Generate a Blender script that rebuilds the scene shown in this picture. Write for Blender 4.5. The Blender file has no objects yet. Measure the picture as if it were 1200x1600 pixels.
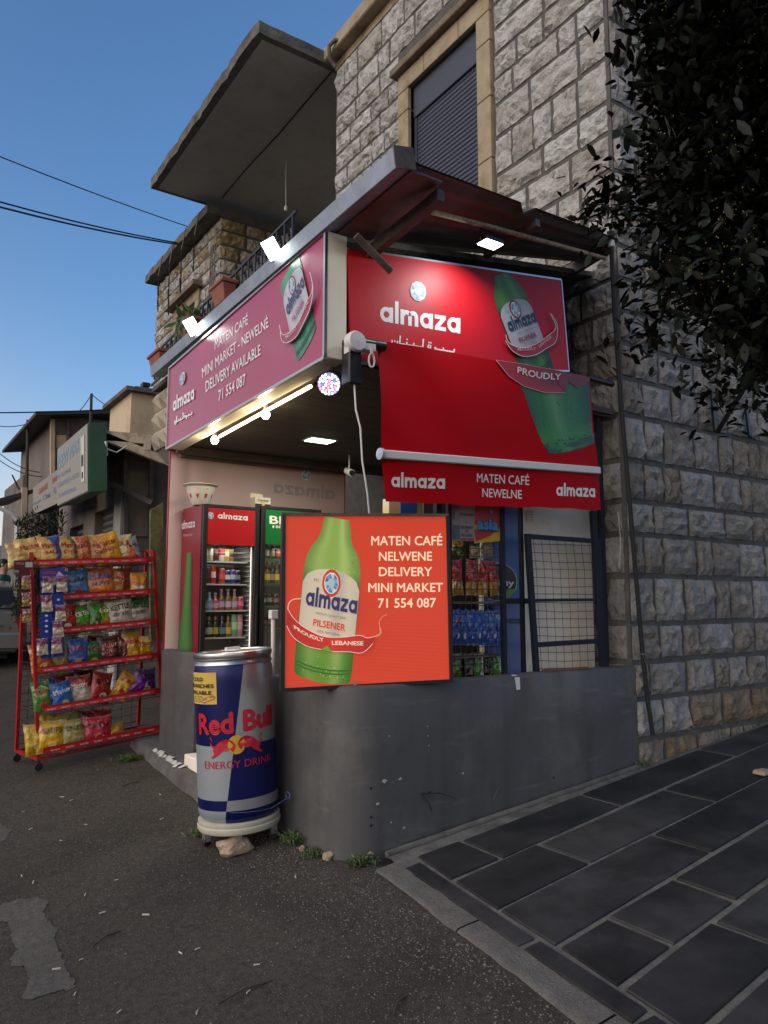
import bpy, bmesh, math, random
from math import radians as R, sin, cos, pi, sqrt, atan, atan2
from mathutils import Vector, Matrix, noise
random.seed(7)
S = bpy.context.scene
COL = S.collection
# ------------------------------------------------------------------ camera
F_PX = 1175.0; PITCH = atan(137 / F_PX); HEAD = R(55.9); EYE = 1.45
cam = bpy.data.cameras.new('camera'); camo = bpy.data.objects.new('camera', cam); COL.objects.link(camo)
cam.sensor_fit = 'VERTICAL'; cam.sensor_height = 24; cam.lens = 24 * F_PX / 1600
cam.clip_start = .05; cam.clip_end = 20000
camo.location = (0, 0, EYE); camo.rotation_euler = (R(90) + PITCH, 0, HEAD - R(90))
S.camera = camo
# ------------------------------------------------------------------ world, sun, exposure
W = bpy.data.worlds.new('World'); S.world = W; W.use_nodes = True
SKY_TINT = (.76, .93, 1.12, 1); GLOW_W = 1.15; GLOW = (3.9, 3.2, 2.75, 1)
SUN_DIR = Vector((-0.97, -0.12, 0)).normalized(); SUN_EL = R(9)
nt = W.node_tree; nt.nodes.clear()
sky = nt.nodes.new('ShaderNodeTexSky'); sky.sky_type = 'NISHITA'; sky.sun_disc = False
sky.sun_elevation = SUN_EL; sky.sun_rotation = atan2(SUN_DIR.x, SUN_DIR.y)
sky.air_density = 1.0; sky.dust_density = .7; sky.ozone_density = 2.5
bg = nt.nodes.new('ShaderNodeBackground'); bg.inputs[1].default_value = 0.15
wo = nt.nodes.new('ShaderNodeOutputWorld')
# dusk colouring of the whole dome: deeper blue above, a peach band low down, broad and warm on the sunset side
N = nt.nodes.new; LK = nt.links.new
def math_(op, a, b=None, clamp=False):
    m_ = N('ShaderNodeMath'); m_.operation = op; m_.use_clamp = clamp
    for i, v in enumerate((a, b)):
        if v is None: continue
        if isinstance(v, (int, float)): m_.inputs[i].default_value = v
        else: LK(v, m_.inputs[i])
    return m_.outputs[0]
tint = N('ShaderNodeMix'); tint.data_type = 'RGBA'; tint.blend_type = 'MULTIPLY'; tint.inputs[0].default_value = 1; tint.inputs[7].default_value = SKY_TINT
LK(sky.outputs[0], tint.inputs[6]); tcw = N('ShaderNodeTexCoord'); sx = N('ShaderNodeSeparateXYZ'); LK(tcw.outputs['Generated'], sx.inputs[0])
dt = N('ShaderNodeVectorMath'); dt.operation = 'DOT_PRODUCT'; LK(tcw.outputs['Generated'], dt.inputs[0]); dt.inputs[1].default_value = tuple(SUN_DIR)
el = math_('MAXIMUM', sx.outputs[2], 0)
wide = math_('ADD', math_('MULTIPLY', math_('POWER', math_('MAXIMUM', math_('ADD', math_('MULTIPLY', dt.outputs['Value'], .6), .4), 0), 2.4), GLOW_W), .10)
fac = math_('MULTIPLY', math_('EXPONENT', math_('MULTIPLY', math_('POWER', math_('DIVIDE', el, wide), 1.3), -1)), .9)
mixw = N('ShaderNodeMix'); mixw.data_type = 'RGBA'; LK(fac, mixw.inputs[0]); LK(tint.outputs[2], mixw.inputs[6]); mixw.inputs[7].default_value = GLOW
nt.links.new(mixw.outputs[2], bg.inputs[0]); nt.links.new(bg.outputs[0], wo.inputs[0])
sl = bpy.data.lights.new('evening_sun', 'SUN'); sl.energy = 1.3; sl.angle = R(75); sl.color = (1, .90, .79)
so = bpy.data.objects.new('evening_sun', sl); COL.objects.link(so)
sd = Vector((SUN_DIR.x * cos(R(28)), SUN_DIR.y * cos(R(28)), sin(R(28))))
so.rotation_euler = (-sd).to_track_quat('-Z', 'Y').to_euler()
S.view_settings.view_transform = 'Standard'; S.view_settings.look = 'None'
S.view_settings.exposure = 0.74; S.view_settings.gamma = 1.0

# ------------------------------------------------------------------ measuring helpers
fh = Vector((cos(HEAD), sin(HEAD), 0)); FW = fh * cos(PITCH) + Vector((0, 0, sin(PITCH)))
RT = fh.cross(Vector((0, 0, 1))); UP = RT.cross(FW); CE = Vector((0, 0, EYE))
def ray(x, y): return FW * F_PX + RT * (x - 600) - UP * (y - 800)
def onX(x, y, X): d = ray(x, y); return CE + d * (X / d.x)
def onY(x, y, Y): d = ray(x, y); return CE + d * (Y / d.y)
def onZ(x, y, Z): d = ray(x, y); return CE + d * ((Z - EYE) / d.z)
def onP(x, y, p, n): d = ray(x, y); return CE + d * ((p - CE).dot(n) / d.dot(n))
def g(x, y):
    x = max(-5, min(9, x)); y = min(y, 40)
    return .095 * (x - 2.41) + .03 * max(0, y - 3.7) + .03 * max(0, y - 14)
def onG(x, y):
    p = onZ(x, y, 0)
    for i in range(25): p = onZ(x, y, g(p.x, p.y))
    return p

# ------------------------------------------------------------------ materials
def lin(h):
    if isinstance(h, str):
        h = h.lstrip('#'); c = [int(h[i:i + 2], 16) / 255 for i in (0, 2, 4)]
        return tuple(v / 12.92 if v <= .04045 else ((v + .055) / 1.055) ** 2.4 for v in c)
    return tuple(h)
def mat(name, col, rough=.6, metal=0., var=0., scale=6., bump=0., bscale=30., emit=0., ecol=None, rnd=0.,
        col2=None, detail=6, bdist=.02, spec=.5, stain=None, stain_s=1.5, coat=0., stretch=None, trans=0.):
    m = bpy.data.materials.new(name); m.use_nodes = True; n = m.node_tree.nodes; l = m.node_tree.links
    b = n['Principled BSDF']; c = lin(col)
    b.inputs['Roughness'].default_value = rough; b.inputs['Metallic'].default_value = metal
    b.inputs['Specular IOR Level'].default_value = spec
    if coat: b.inputs['Coat Weight'].default_value = coat; b.inputs['Coat Roughness'].default_value = .12
    if trans: b.inputs['Transmission Weight'].default_value = trans
    tc = n.new('ShaderNodeTexCoord'); src = tc.outputs['Object']
    if stretch:
        mp = n.new('ShaderNodeMapping'); mp.inputs['Scale'].default_value = stretch; l.new(src, mp.inputs[0]); src = mp.outputs[0]
    out = None
    if var or col2:
        nz = n.new('ShaderNodeTexNoise'); nz.inputs['Scale'].default_value = scale; nz.inputs['Detail'].default_value = detail
        nz.inputs['Roughness'].default_value = .65; l.new(src, nz.inputs['Vector'])
        cr = n.new('ShaderNodeValToRGB'); cr.color_ramp.elements[0].position = .32; cr.color_ramp.elements[1].position = .68
        a = tuple(v * (1 - var) for v in c); d = lin(col2) if col2 else tuple(min(1, v * (1 + var)) for v in c)
        cr.color_ramp.elements[0].color = (*a, 1); cr.color_ramp.elements[1].color = (*d, 1)
        l.new(nz.outputs[0], cr.inputs[0]); out = cr.outputs[0]
    if stain:
        nz = n.new('ShaderNodeTexNoise'); nz.inputs['Scale'].default_value = stain_s; nz.inputs['Detail'].default_value = 8
        nz.inputs['Roughness'].default_value = .7; l.new(src, nz.inputs['Vector'])
        cr = n.new('ShaderNodeValToRGB'); cr.color_ramp.elements[0].position = .5; cr.color_ramp.elements[1].position = .66
        cr.color_ramp.elements[0].color = (0, 0, 0, 1); cr.color_ramp.elements[1].color = (.85, .85, .85, 1)
        l.new(nz.outputs[0], cr.inputs[0])
        mx = n.new('ShaderNodeMix'); mx.data_type = 'RGBA'; l.new(cr.outputs[0], mx.inputs[0])
        if out: l.new(out, mx.inputs[6])
        else: mx.inputs[6].default_value = (*c, 1)
        mx.inputs[7].default_value = (*lin(stain), 1); out = mx.outputs[2]
    if rnd:
        oi = n.new('ShaderNodeObjectInfo'); hs = n.new('ShaderNodeHueSaturation')
        mr = n.new('ShaderNodeMapRange'); mr.inputs[3].default_value = 1 - rnd; mr.inputs[4].default_value = 1 + rnd
        l.new(oi.outputs['Random'], mr.inputs[0]); l.new(mr.outputs[0], hs.inputs['Value'])
        ms = n.new('ShaderNodeMapRange'); ms.inputs[3].default_value = 1.5; ms.inputs[4].default_value = .4
        l.new(oi.outputs['Random'], ms.inputs[0]); l.new(ms.outputs[0], hs.inputs['Saturation'])
        if out: l.new(out, hs.inputs['Color'])
        else: hs.inputs['Color'].default_value = (*c, 1)
        out = hs.outputs[0]
    if out: l.new(out, b.inputs['Base Color'])
    else: b.inputs['Base Color'].default_value = (*c, 1)
    if bump:
        nb = n.new('ShaderNodeTexNoise'); nb.inputs['Scale'].default_value = bscale; nb.inputs['Detail'].default_value = 8
        nb.inputs['Roughness'].default_value = .6; l.new(src, nb.inputs['Vector'])
        bp = n.new('ShaderNodeBump'); bp.inputs['Strength'].default_value = bump; bp.inputs['Distance'].default_value = bdist
        l.new(nb.outputs[0], bp.inputs['Height']); l.new(bp.outputs[0], b.inputs['Normal'])
    if emit:
        b.inputs['Emission Color'].default_value = (*lin(ecol or col), 1); b.inputs['Emission Strength'].default_value = emit
    return m
def print_mat(name, rough=.4, emit=0., spec=.5, bump=0., bs=25, ribs=0., bd=.004):
    m = bpy.data.materials.new(name); m.use_nodes = True; n = m.node_tree.nodes; l = m.node_tree.links
    b = n['Principled BSDF']; a = n.new('ShaderNodeAttribute'); a.attribute_name = 'Col'
    l.new(a.outputs['Color'], b.inputs['Base Color']); b.inputs['Roughness'].default_value = rough
    b.inputs['Specular IOR Level'].default_value = spec
    if emit: l.new(a.outputs['Color'], b.inputs['Emission Color']); b.inputs['Emission Strength'].default_value = emit
    if bump or ribs:
        tc = n.new('ShaderNodeTexCoord')
        bp = n.new('ShaderNodeBump'); bp.inputs['Strength'].default_value = bump or ribs; bp.inputs['Distance'].default_value = bd
        if ribs:
            t = n.new('ShaderNodeTexWave'); t.bands_direction = 'Z'; t.inputs['Scale'].default_value = 38; t.inputs['Distortion'].default_value = .2
        else:
            t = n.new('ShaderNodeTexNoise'); t.inputs['Scale'].default_value = bs; t.inputs['Detail'].default_value = 4
        l.new(tc.outputs['Object'], t.inputs[0]); l.new(t.outputs[1 if ribs else 0], bp.inputs['Height']); l.new(bp.outputs[0], b.inputs['Normal'])
    return m
def glass_mat(name, tint=(1, 1, 1), refl=.08):
    m = bpy.data.materials.new(name); m.use_nodes = True; n = m.node_tree.nodes; l = m.node_tree.links; n.clear()
    o = n.new('ShaderNodeOutputMaterial'); mx = n.new('ShaderNodeMixShader'); t = n.new('ShaderNodeBsdfTransparent'); gl = n.new('ShaderNodeBsdfGlossy')
    t.inputs[0].default_value = (*tint, 1); gl.inputs['Roughness'].default_value = .03; mx.inputs[0].default_value = refl
    l.new(t.outputs[0], mx.inputs[1]); l.new(gl.outputs[0], mx.inputs[2]); l.new(mx.outputs[0], o.inputs[0])
    return m
M = {}
M['stone'] = mat('rock_faced_limestone', (.43, .415, .39), .93, var=.16, scale=7, bump=1.0, bscale=16, bdist=.05, rnd=.16, stain=(.20, .175, .14), stain_s=4.5)
M['stone_side'] = mat('shaded_limestone', (.255, .245, .228), .95, var=.18, scale=8, bump=.8, bscale=18, bdist=.05, rnd=.18, stain=(.15, .135, .115), stain_s=5)  # same limestone darkened: shade of the side wall put into its colour
M['stone_warm'] = mat('yellow_limestone', (.36, .30, .21), .93, var=.2, scale=6, bump=.9, bscale=12, bdist=.05, rnd=.2, stain=(.16, .12, .08), stain_s=4)
M['stone_ochre'] = mat('ochre_base_stone', (.20, .16, .11), .95, var=.25, scale=8, bump=.8, bscale=18, bdist=.05, rnd=.2, stain=(.10, .075, .05), stain_s=5)
M['mortar'] = mat('grey_mortar', (.095, .09, .083), .95, var=.25, scale=9, bump=.6, bscale=50)
M['mortar_dark'] = mat('dark_mortar', (.085, .08, .072), .95, var=.25, scale=9, bump=.6, bscale=50)
M['trim'] = mat('ochre_dressed_stone', (.33, .262, .17), .85, var=.15, scale=4, bump=.4, bscale=30, bdist=.01, stain=(.17, .12, .07), stain_s=2.5)
M['trimd'] = mat('dirty_hood_stone', (.17, .135, .09), .9, var=.3, scale=5, bump=.5, bscale=25)
M['shutter'] = mat('navy_shutter', (.035, .042, .068), .5, var=.08, scale=20)
M['concrete'] = mat('weathered_concrete', (.13, .12, .105), .92, var=.3, scale=5, bump=.6, bscale=35, stain=(.04, .037, .032), stain_s=3)
M['soffit'] = mat('soffit_plaster', (.40, .385, .365), .9, var=.08, scale=1.2, bump=.15, bscale=60, stain=(.33, .31, .29), stain_s=2.2)
M['parapet'] = mat('grey_painted_render', (.076, .074, .075), .6, spec=.35, var=.1, scale=2.2, bump=.25, bscale=14, bdist=.01, stain=(.115, .11, .104), stain_s=1.6)
M['asphalt'] = mat('asphalt', (.066, .057, .047), .95, var=.4, scale=38, bump=1.0, bscale=130, bdist=.012, stain=(.040, .035, .029), stain_s=1.1, spec=.2)
M['paving'] = mat('black_slate', (.025, .0245, .0245), .66, spec=.4, var=.6, scale=2.4, bump=.35, bscale=25, bdist=.008, rnd=.3, stain=(.004, .004, .004), stain_s=.9)
M['joint'] = mat('paving_joint', (.115, .108, .097), .92, var=.45, scale=7, bump=.5, bscale=70)
M['kerb'] = mat('kerb_concrete', (.115, .107, .095), .92, var=.2, scale=14, bump=.7, bscale=60, stain=(.09, .085, .078), stain_s=2)
M['kerb_rough'] = mat('apron_concrete', (.10, .095, .09), .9, var=.25, scale=8, bump=.5, bscale=40, stain=(.06, .055, .05), stain_s=2)
M['fascia'] = mat('galvanised_fascia', (.27, .31, .37), .55, metal=.6, var=.18, scale=7, bump=.1, bscale=20)
M['redsheet'] = mat('red_painted_soffit_sheet', (.13, .06, .06), .5, var=.35, scale=5, stain=(.09, .035, .03), stain_s=3)
M['brownsheet'] = mat('rusty_corrugated_sheet', (.13, .12, .105), .6, var=.35, scale=6, stain=(.06, .04, .032), stain_s=3, bump=.2, bscale=20)
M['steel'] = mat('brown_steel', (.12, .10, .085), .55, metal=.3, var=.3, scale=12)
M['yellowpipe'] = mat('rusty_cream_tube', (.42, .30, .16), .7, var=.4, scale=30, stain=(.12, .06, .03), stain_s=12)
M['black'] = mat('black_paint', (.012, .012, .014), .4)
M['navy'] = mat('dark_navy_steel', (.012, .014, .024), .6, spec=.25, var=.2, scale=20)
M['rubber'] = mat('black_rubber', (.012, .012, .012), .7)
M['white'] = mat('white_plastic', (.62, .62, .60), .45)
M['cream'] = mat('cream_panel', (.82, .75, .62), .55, var=.06, scale=3, stain=(.74, .66, .53), stain_s=2)
M['creamw'] = mat('cream_house_render', (.55, .43, .28), .85, var=.08, scale=2, stain=(.4, .3, .2), stain_s=1.2)
M['alu'] = mat('brushed_aluminium', (.55, .55, .55), .3, metal=1., var=.08, scale=20)
M['galv'] = mat('galvanised_steel', (.4, .4, .38), .45, metal=.9, var=.2, scale=30)
M['redpaint'] = mat('red_painted_steel', (.33, .012, .015), .35, var=.1, scale=10)
M['wire'] = mat('dark_wire', (.03, .02, .02), .5)
M['ceil'] = mat('dark_brown_ceiling', (.035, .026, .022), .6, var=.2, scale=3)
M['darkwall'] = mat('dark_brown_panel', (.05, .037, .028), .7, var=.3, scale=4)
M['greenbox'] = mat('green_sheet_metal', (.024, .075, .03), .5, var=.2, scale=3, stain=(.018, .045, .02), stain_s=2)
M['oldconc'] = mat('old_grey_render', (.15, .13, .11), .9, var=.25, scale=2, stain=(.06, .052, .045), stain_s=1.2, bump=.3)
M['rustcream'] = mat('rusty_cream_beam', (.66, .54, .36), .7, var=.15, scale=6, stain=(.2, .08, .03), stain_s=7)
M['roofdark'] = mat('dark_roofing', (.035, .03, .028), .7, var=.2, scale=5)
M['shutgrey'] = mat('grey_roller_shutter', (.10, .10, .105), .5, var=.1, scale=5)
M['moss'] = mat('mossy_board', (.16, .15, .06), .85, var=.45, scale=7, stain=(.05, .06, .03), stain_s=5)
M['diamond'] = mat('cast_concrete_block', (.40, .34, .26), .85, var=.12, scale=6, stain=(.2, .17, .13), stain_s=4)
M['terracotta'] = mat('terracotta_plastic', (.25, .075, .045), .7, var=.15, scale=9)
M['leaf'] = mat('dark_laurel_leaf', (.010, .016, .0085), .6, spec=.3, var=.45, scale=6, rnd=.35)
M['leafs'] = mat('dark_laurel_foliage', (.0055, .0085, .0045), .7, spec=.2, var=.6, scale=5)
M['berry'] = mat('yellow_berries', (.30, .24, .06), .5)
M['bark'] = mat('bark', (.05, .04, .03), .9, var=.3, scale=15, bump=.6, bscale=30)
M['weed'] = mat('green_weed', (.06, .10, .025), .6, var=.4, scale=15)
M['rockb'] = mat('buff_rock', (.36, .27, .18), .9, var=.25, scale=12, bump=.8, bscale=25)
M['butt'] = mat('pale_scrap', (.45, .42, .37), .8)
M['twig'] = mat('dry_twig', (.05, .035, .02), .9)
M['marking'] = mat('worn_road_paint', (.080, .073, .062), .9, var=.4, scale=38, bump=.8, bscale=120, bdist=.008, stain=(.058, .050, .041), stain_s=4)
M['carpaint'] = mat('silver_grey_car_paint', (.30, .30, .285), .28, metal=.6, coat=.8)
M['glassdark'] = mat('tinted_car_glass', (.02, .025, .03), .06, spec=.9)
M['tail'] = mat('red_tail_light', (.35, .01, .02), .15)
M['tyre'] = mat('tyre_rubber', (.012, .012, .012), .8)
M['skin'] = mat('skin', (.36, .20, .13), .55)
M['hair'] = mat('black_hair', (.008, .007, .006), .6)
M['teal'] = mat('teal_tshirt', (.01, .20, .19), .8)
M['jeans'] = mat('dark_trousers', (.02, .025, .04), .85)
M['clay'] = mat('scrap_paper', (.35, .24, .17), .8)
M['lampw'] = mat('cool_white_led_panel', (1, 1, 1), .3, emit=6, ecol=(.93, 1, .93))
M['lampw2'] = mat('cool_white_led_small', (1, 1, 1), .3, emit=7, ecol=(.9, .97, 1))
M['lampc'] = mat('ceiling_led', (1, 1, 1), .3, emit=4, ecol=(.75, 1, .82))
M['bulb'] = mat('warm_bulb_glow', (1, 1, 1), .3, emit=12, ecol=(1, .85, .58))
M['strip'] = mat('warm_strip_glow', (1, 1, 1), .3, emit=5, ecol=(1, .78, .42))
M['fridgein'] = mat('white_fridge_liner', (.42, .42, .40), .5)
M['fridgeled'] = mat('fridge_led', (1, 1, 1), .3, emit=.9, ecol=(1, .95, .85))
M['glass'] = glass_mat('clear_door_glass')
M['bluecab'] = mat('blue_cabinet', (.045, .11, .36), .4, var=.08, scale=3)
M['print'] = print_mat('printed_vinyl', .38)
M['printg'] = print_mat('glossy_printed_board', .42, bump=.06, bs=9, bd=.01)
M['printm'] = print_mat('matt_print', .7)
M['printb'] = print_mat('backlit_print', .4, emit=.24, ribs=.12)
M['prints'] = print_mat('street_sign_vinyl', .24, spec=1.0, bump=.1, bs=2.5, bd=.03)
M['foil'] = print_mat('foil_bag', .2, spec=.9, bump=.7, bs=26, bd=.02)
M['cansteel'] = print_mat('printed_metal', .25, spec=.7)
M['vinylwall'] = print_mat('back_of_vinyl', .6)
M['hill'] = mat('far_hills', (.13, .12, .12), .95, var=.2, scale=.004)
M['farhouse'] = mat('far_houses', (.4, .37, .33), .9)

# ------------------------------------------------------------------ mesh builder
class MB:
    def __init__(s): s.v = []; s.f = []; s.m = []; s.c = None; s.cur = 0
    def add(s, vs, fs):
        o = len(s.v); s.v += [Vector(v) for v in vs]; s.f += [tuple(i + o for i in f) for f in fs]; s.m += [s.cur] * len(fs); return s
    def box(s, lo, hi, mt=None):
        x0, y0, z0 = lo; x1, y1, z1 = hi
        vs = [Vector(p) for p in ((x0, y0, z0), (x1, y0, z0), (x1, y1, z0), (x0, y1, z0), (x0, y0, z1), (x1, y0, z1), (x1, y1, z1), (x0, y1, z1))]
        if mt: vs = [mt @ p for p in vs]
        return s.add(vs, [(0, 3, 2, 1), (4, 5, 6, 7), (0, 1, 5, 4), (1, 2, 6, 5), (2, 3, 7, 6), (3, 0, 4, 7)])
    def hexa(s, a, b):   # two quads (4 points each), a bottom b top
        return s.add(list(a) + list(b), [(3, 2, 1, 0), (4, 5, 6, 7), (0, 1, 5, 4), (1, 2, 6, 5), (2, 3, 7, 6), (3, 0, 4, 7)])
    def prism(s, pts, off):
        n = len(pts); pts = [Vector(p) for p in pts]; off = Vector(off)
        return s.add(pts + [p + off for p in pts], [tuple(reversed(range(n))), tuple(range(n, 2 * n))] + [(i, (i + 1) % n, n + (i + 1) % n, n + i) for i in range(n)])
    def bar(s, a, b, w, h, up=(0, 0, 1)):
        a = Vector(a); b = Vector(b); d = (b - a).normalized(); u = Vector(up)
        if abs(d.dot(u)) > .98: u = Vector((0, 1, 0))
        x = d.cross(u).normalized() * (w / 2); z = x.cross(d).normalized() * (h / 2)
        return s.hexa([a - x - z, a + x - z, a + x + z, a - x + z], [b - x - z, b + x - z, b + x + z, b - x + z])
    def tube(s, pts, r, n=6, cap=True):
        pts = [Vector(p) for p in pts]; k = len(pts); rr = r if isinstance(r, (list, tuple)) else [r] * k
        vs = []; pu = None
        for i, p in enumerate(pts):
            d = (pts[min(i + 1, k - 1)] - pts[max(i - 1, 0)]).normalized()
            u = pu if pu else (Vector((0, 0, 1)) if abs(d.z) < .9 else Vector((1, 0, 0)))
            x = d.cross(u).normalized(); u = x.cross(d).normalized(); pu = u
            for j in range(n): a = 2 * pi * j / n; vs.append(p + (x * cos(a) + u * sin(a)) * rr[i])
        fs = [(i * n + j, i * n + (j + 1) % n, (i + 1) * n + (j + 1) % n, (i + 1) * n + j) for i in range(k - 1) for j in range(n)]
        if cap: fs += [tuple(reversed(range(n))), tuple(range((k - 1) * n, k * n))]
        return s.add(vs, fs)
    def lathe(s, prof, n=20, mt=None, a0=0, a1=2 * pi):
        vs = []; full = abs(a1 - a0 - 2 * pi) < 1e-6; m = n if full else n + 1
        for r, z in prof:
            for j in range(m):
                a = a0 + (a1 - a0) * j / n; v = Vector((r * cos(a), r * sin(a), z)); vs.append(mt @ v if mt else v)
        k = len(prof); fs = []
        for i in range(k - 1):
            for j in range(n):
                j2 = (j + 1) % m; fs.append((i * m + j, i * m + j2, (i + 1) * m + j2, (i + 1) * m + j))
        return s.add(vs, fs)
    def grid(s, fn, nu, nv):
        vs = [fn(i / nu, j / nv) for j in range(nv + 1) for i in range(nu + 1)]
        return s.add(vs, [(j * (nu + 1) + i, j * (nu + 1) + i + 1, (j + 1) * (nu + 1) + i + 1, (j + 1) * (nu + 1) + i) for j in range(nv) for i in range(nu)])
    def xf(s, mt): s.v = [mt @ v for v in s.v]; return s
    def mesh(s, name, mats, smooth=None, shift=None, bevel=0):
        me = bpy.data.meshes.new(name)
        me.from_pydata([tuple(v - shift) if shift else tuple(v) for v in s.v], [], s.f)
        for m in (mats if isinstance(mats, (list, tuple)) else [mats]): me.materials.append(m)
        if s.cur: me.polygons.foreach_set('material_index', s.m)
        if s.c:
            at = me.color_attributes.new('Col', 'FLOAT_COLOR', 'POINT')
            at.data.foreach_set('color', [x for c in s.c for x in (*c, 1)])
        bm = bmesh.new(); bm.from_mesh(me)
        if not s.c: bmesh.ops.recalc_face_normals(bm, faces=bm.faces)
        if bevel: bmesh.ops.bevel(bm, geom=bm.edges[:], offset=bevel, segments=1, affect='EDGES', clamp_overlap=True)
        bm.to_mesh(me); bm.free()
        if smooth is not None:
            me.polygons.foreach_set('use_smooth', [True] * len(me.polygons)); me.set_sharp_from_angle(angle=R(smooth))
        me.update(); return me
def link(name, me, parent=None, loc=None):
    o = bpy.data.objects.new(name, me); COL.objects.link(o)
    if parent: o.parent = parent
    if loc is not None: o.location = loc
    return o
ORG = {}
def tag(o, label, cat, group=None, kind=None):
    if label: o['label'] = label
    if cat: o['category'] = cat
    if group: o['group'] = group
    if kind: o['kind'] = kind
    return o
def thing(name, loc, label, cat, group=None, rot=None, mtx=None):
    o = bpy.data.objects.new(name, None); COL.objects.link(o); o.empty_display_size = .1
    if mtx is not None: o.matrix_world = mtx
    else:
        o.location = loc
        if rot: o.rotation_euler = rot
    ORG[o.name] = Vector(loc) if loc is not None else Vector()
    return tag(o, label, cat, group)
def part(name, mb, m, parent, smooth=None, world=True, bevel=0, label=None, kind=None):
    """a part; with world=True the builder's points are world points of an unrotated thing"""
    org = ORG.get(parent.name, Vector()) if world else Vector()
    o = link(name, mb.mesh(name, m, smooth, org if world else None, bevel), parent); ORG[o.name] = org
    if label: o['label'] = label
    if kind: o['kind'] = kind
    return o
def solo(name, mb, m, label, cat, group=None, smooth=None, bevel=0, kind=None, loc=None):
    """a one-mesh thing from world points; origin at its base centre"""
    if loc is None:
        n = len(mb.v); loc = Vector((sum(v.x for v in mb.v) / n, sum(v.y for v in mb.v) / n, min(v.z for v in mb.v)))
    o = link(name, mb.mesh(name, m, smooth, loc, bevel), None, loc); ORG[o.name] = loc
    return tag(o, label, cat, group, kind)
def struct(name, mb, m, smooth=None, parent=None):
    o = link(name, mb.mesh(name, m, smooth), parent); o['kind'] = 'structure'; ORG[o.name] = Vector(); return o
def copy_tree(o, parent=None):
    c = o.copy(); COL.objects.link(c); c.parent = parent
    for ch in o.children: copy_tree(ch, c)
    return c

# ------------------------------------------------------------------ printing
_tc = {}
def glyphs(s, bold=.0):
    bold = 0
    k = (s, bold)
    if k in _tc: return _tc[k]
    cu = bpy.data.curves.new('t', 'FONT'); cu.body = s; cu.size = 1; cu.offset = bold; cu.resolution_u = 3; cu.fill_mode = 'FRONT'
    o = bpy.data.objects.new('t', cu); COL.objects.link(o); dg = bpy.context.evaluated_depsgraph_get(); dg.update()
    me = o.evaluated_get(dg).to_mesh()
    vs = [(v.co.x, v.co.y) for v in me.vertices]; fs = [tuple(p.vertices) for p in me.polygons]
    o.evaluated_get(dg).to_mesh_clear(); bpy.data.objects.remove(o); bpy.data.curves.remove(cu)
    if vs:
        x0 = min(v[0] for v in vs); x1 = max(v[0] for v in vs); vs = [(v[0] - x0, v[1]) for v in vs]; w = x1 - x0
        h = max(v[1] for v in vs)
    else: w = h = 1
    _tc[k] = (vs, fs, w, h); return _tc[k]
def circ(x, y, r, n=20, ry=None, a0=0): return [(x + r * cos(a0 + 2 * pi * i / n), y + (ry or r) * sin(a0 + 2 * pi * i / n)) for i in range(n)]
def almaza_shapes():
    """lower-case word mark in strokes: list of polygons, x from 0, x-height 1"""
    P = []; t = .30; x = 0
    def rect(a, b, c, d): P.append(([(a, b), (c, b), (c, d), (a, d)], .3))
    def ring(cx, cy, ro, ri, a0=0, a1=2 * pi, n=18):
        for i in range(n):
            p = a0 + (a1 - a0) * i / n; q = a0 + (a1 - a0) * (i + 1) / n
            P.append(([(cx + ri * cos(p), cy + ri * sin(p)), (cx + ro * cos(p), cy + ro * sin(p)), (cx + ro * cos(q), cy + ro * sin(q)), (cx + ri * cos(q), cy + ri * sin(q))], 0))
    def a(x): ring(x + .5, .5, .52, .23); rect(x + .75, -.02, x + 1.05, 1.02); return x + 1.2
    def el(x): rect(x, -.02, x + t, 1.5); return x + t + .15
    def m(x):
        rect(x, -.02, x + t, 1.02)
        for k in range(2):
            cx = x + t + .12 + k * .54 + .09; ring(cx, .6, .42, .12, 0, pi, 10); rect(cx + .12, -.02, cx + .42, .62)
        return x + t + .12 + .54 + .09 + .42 + .15
    def z(x): rect(x, .75, x + .9, 1.02); rect(x, -.02, x + .92, .25); P.append(([(x + .02, .25), (x + .42, .25), (x + .88, .75), (x + .48, .75)], .6)); return x + 1.05
    for f in (a, el, m, a, z, a): x = f(x)
    return P, x - .15
ALM, ALMW = almaza_shapes()
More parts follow.
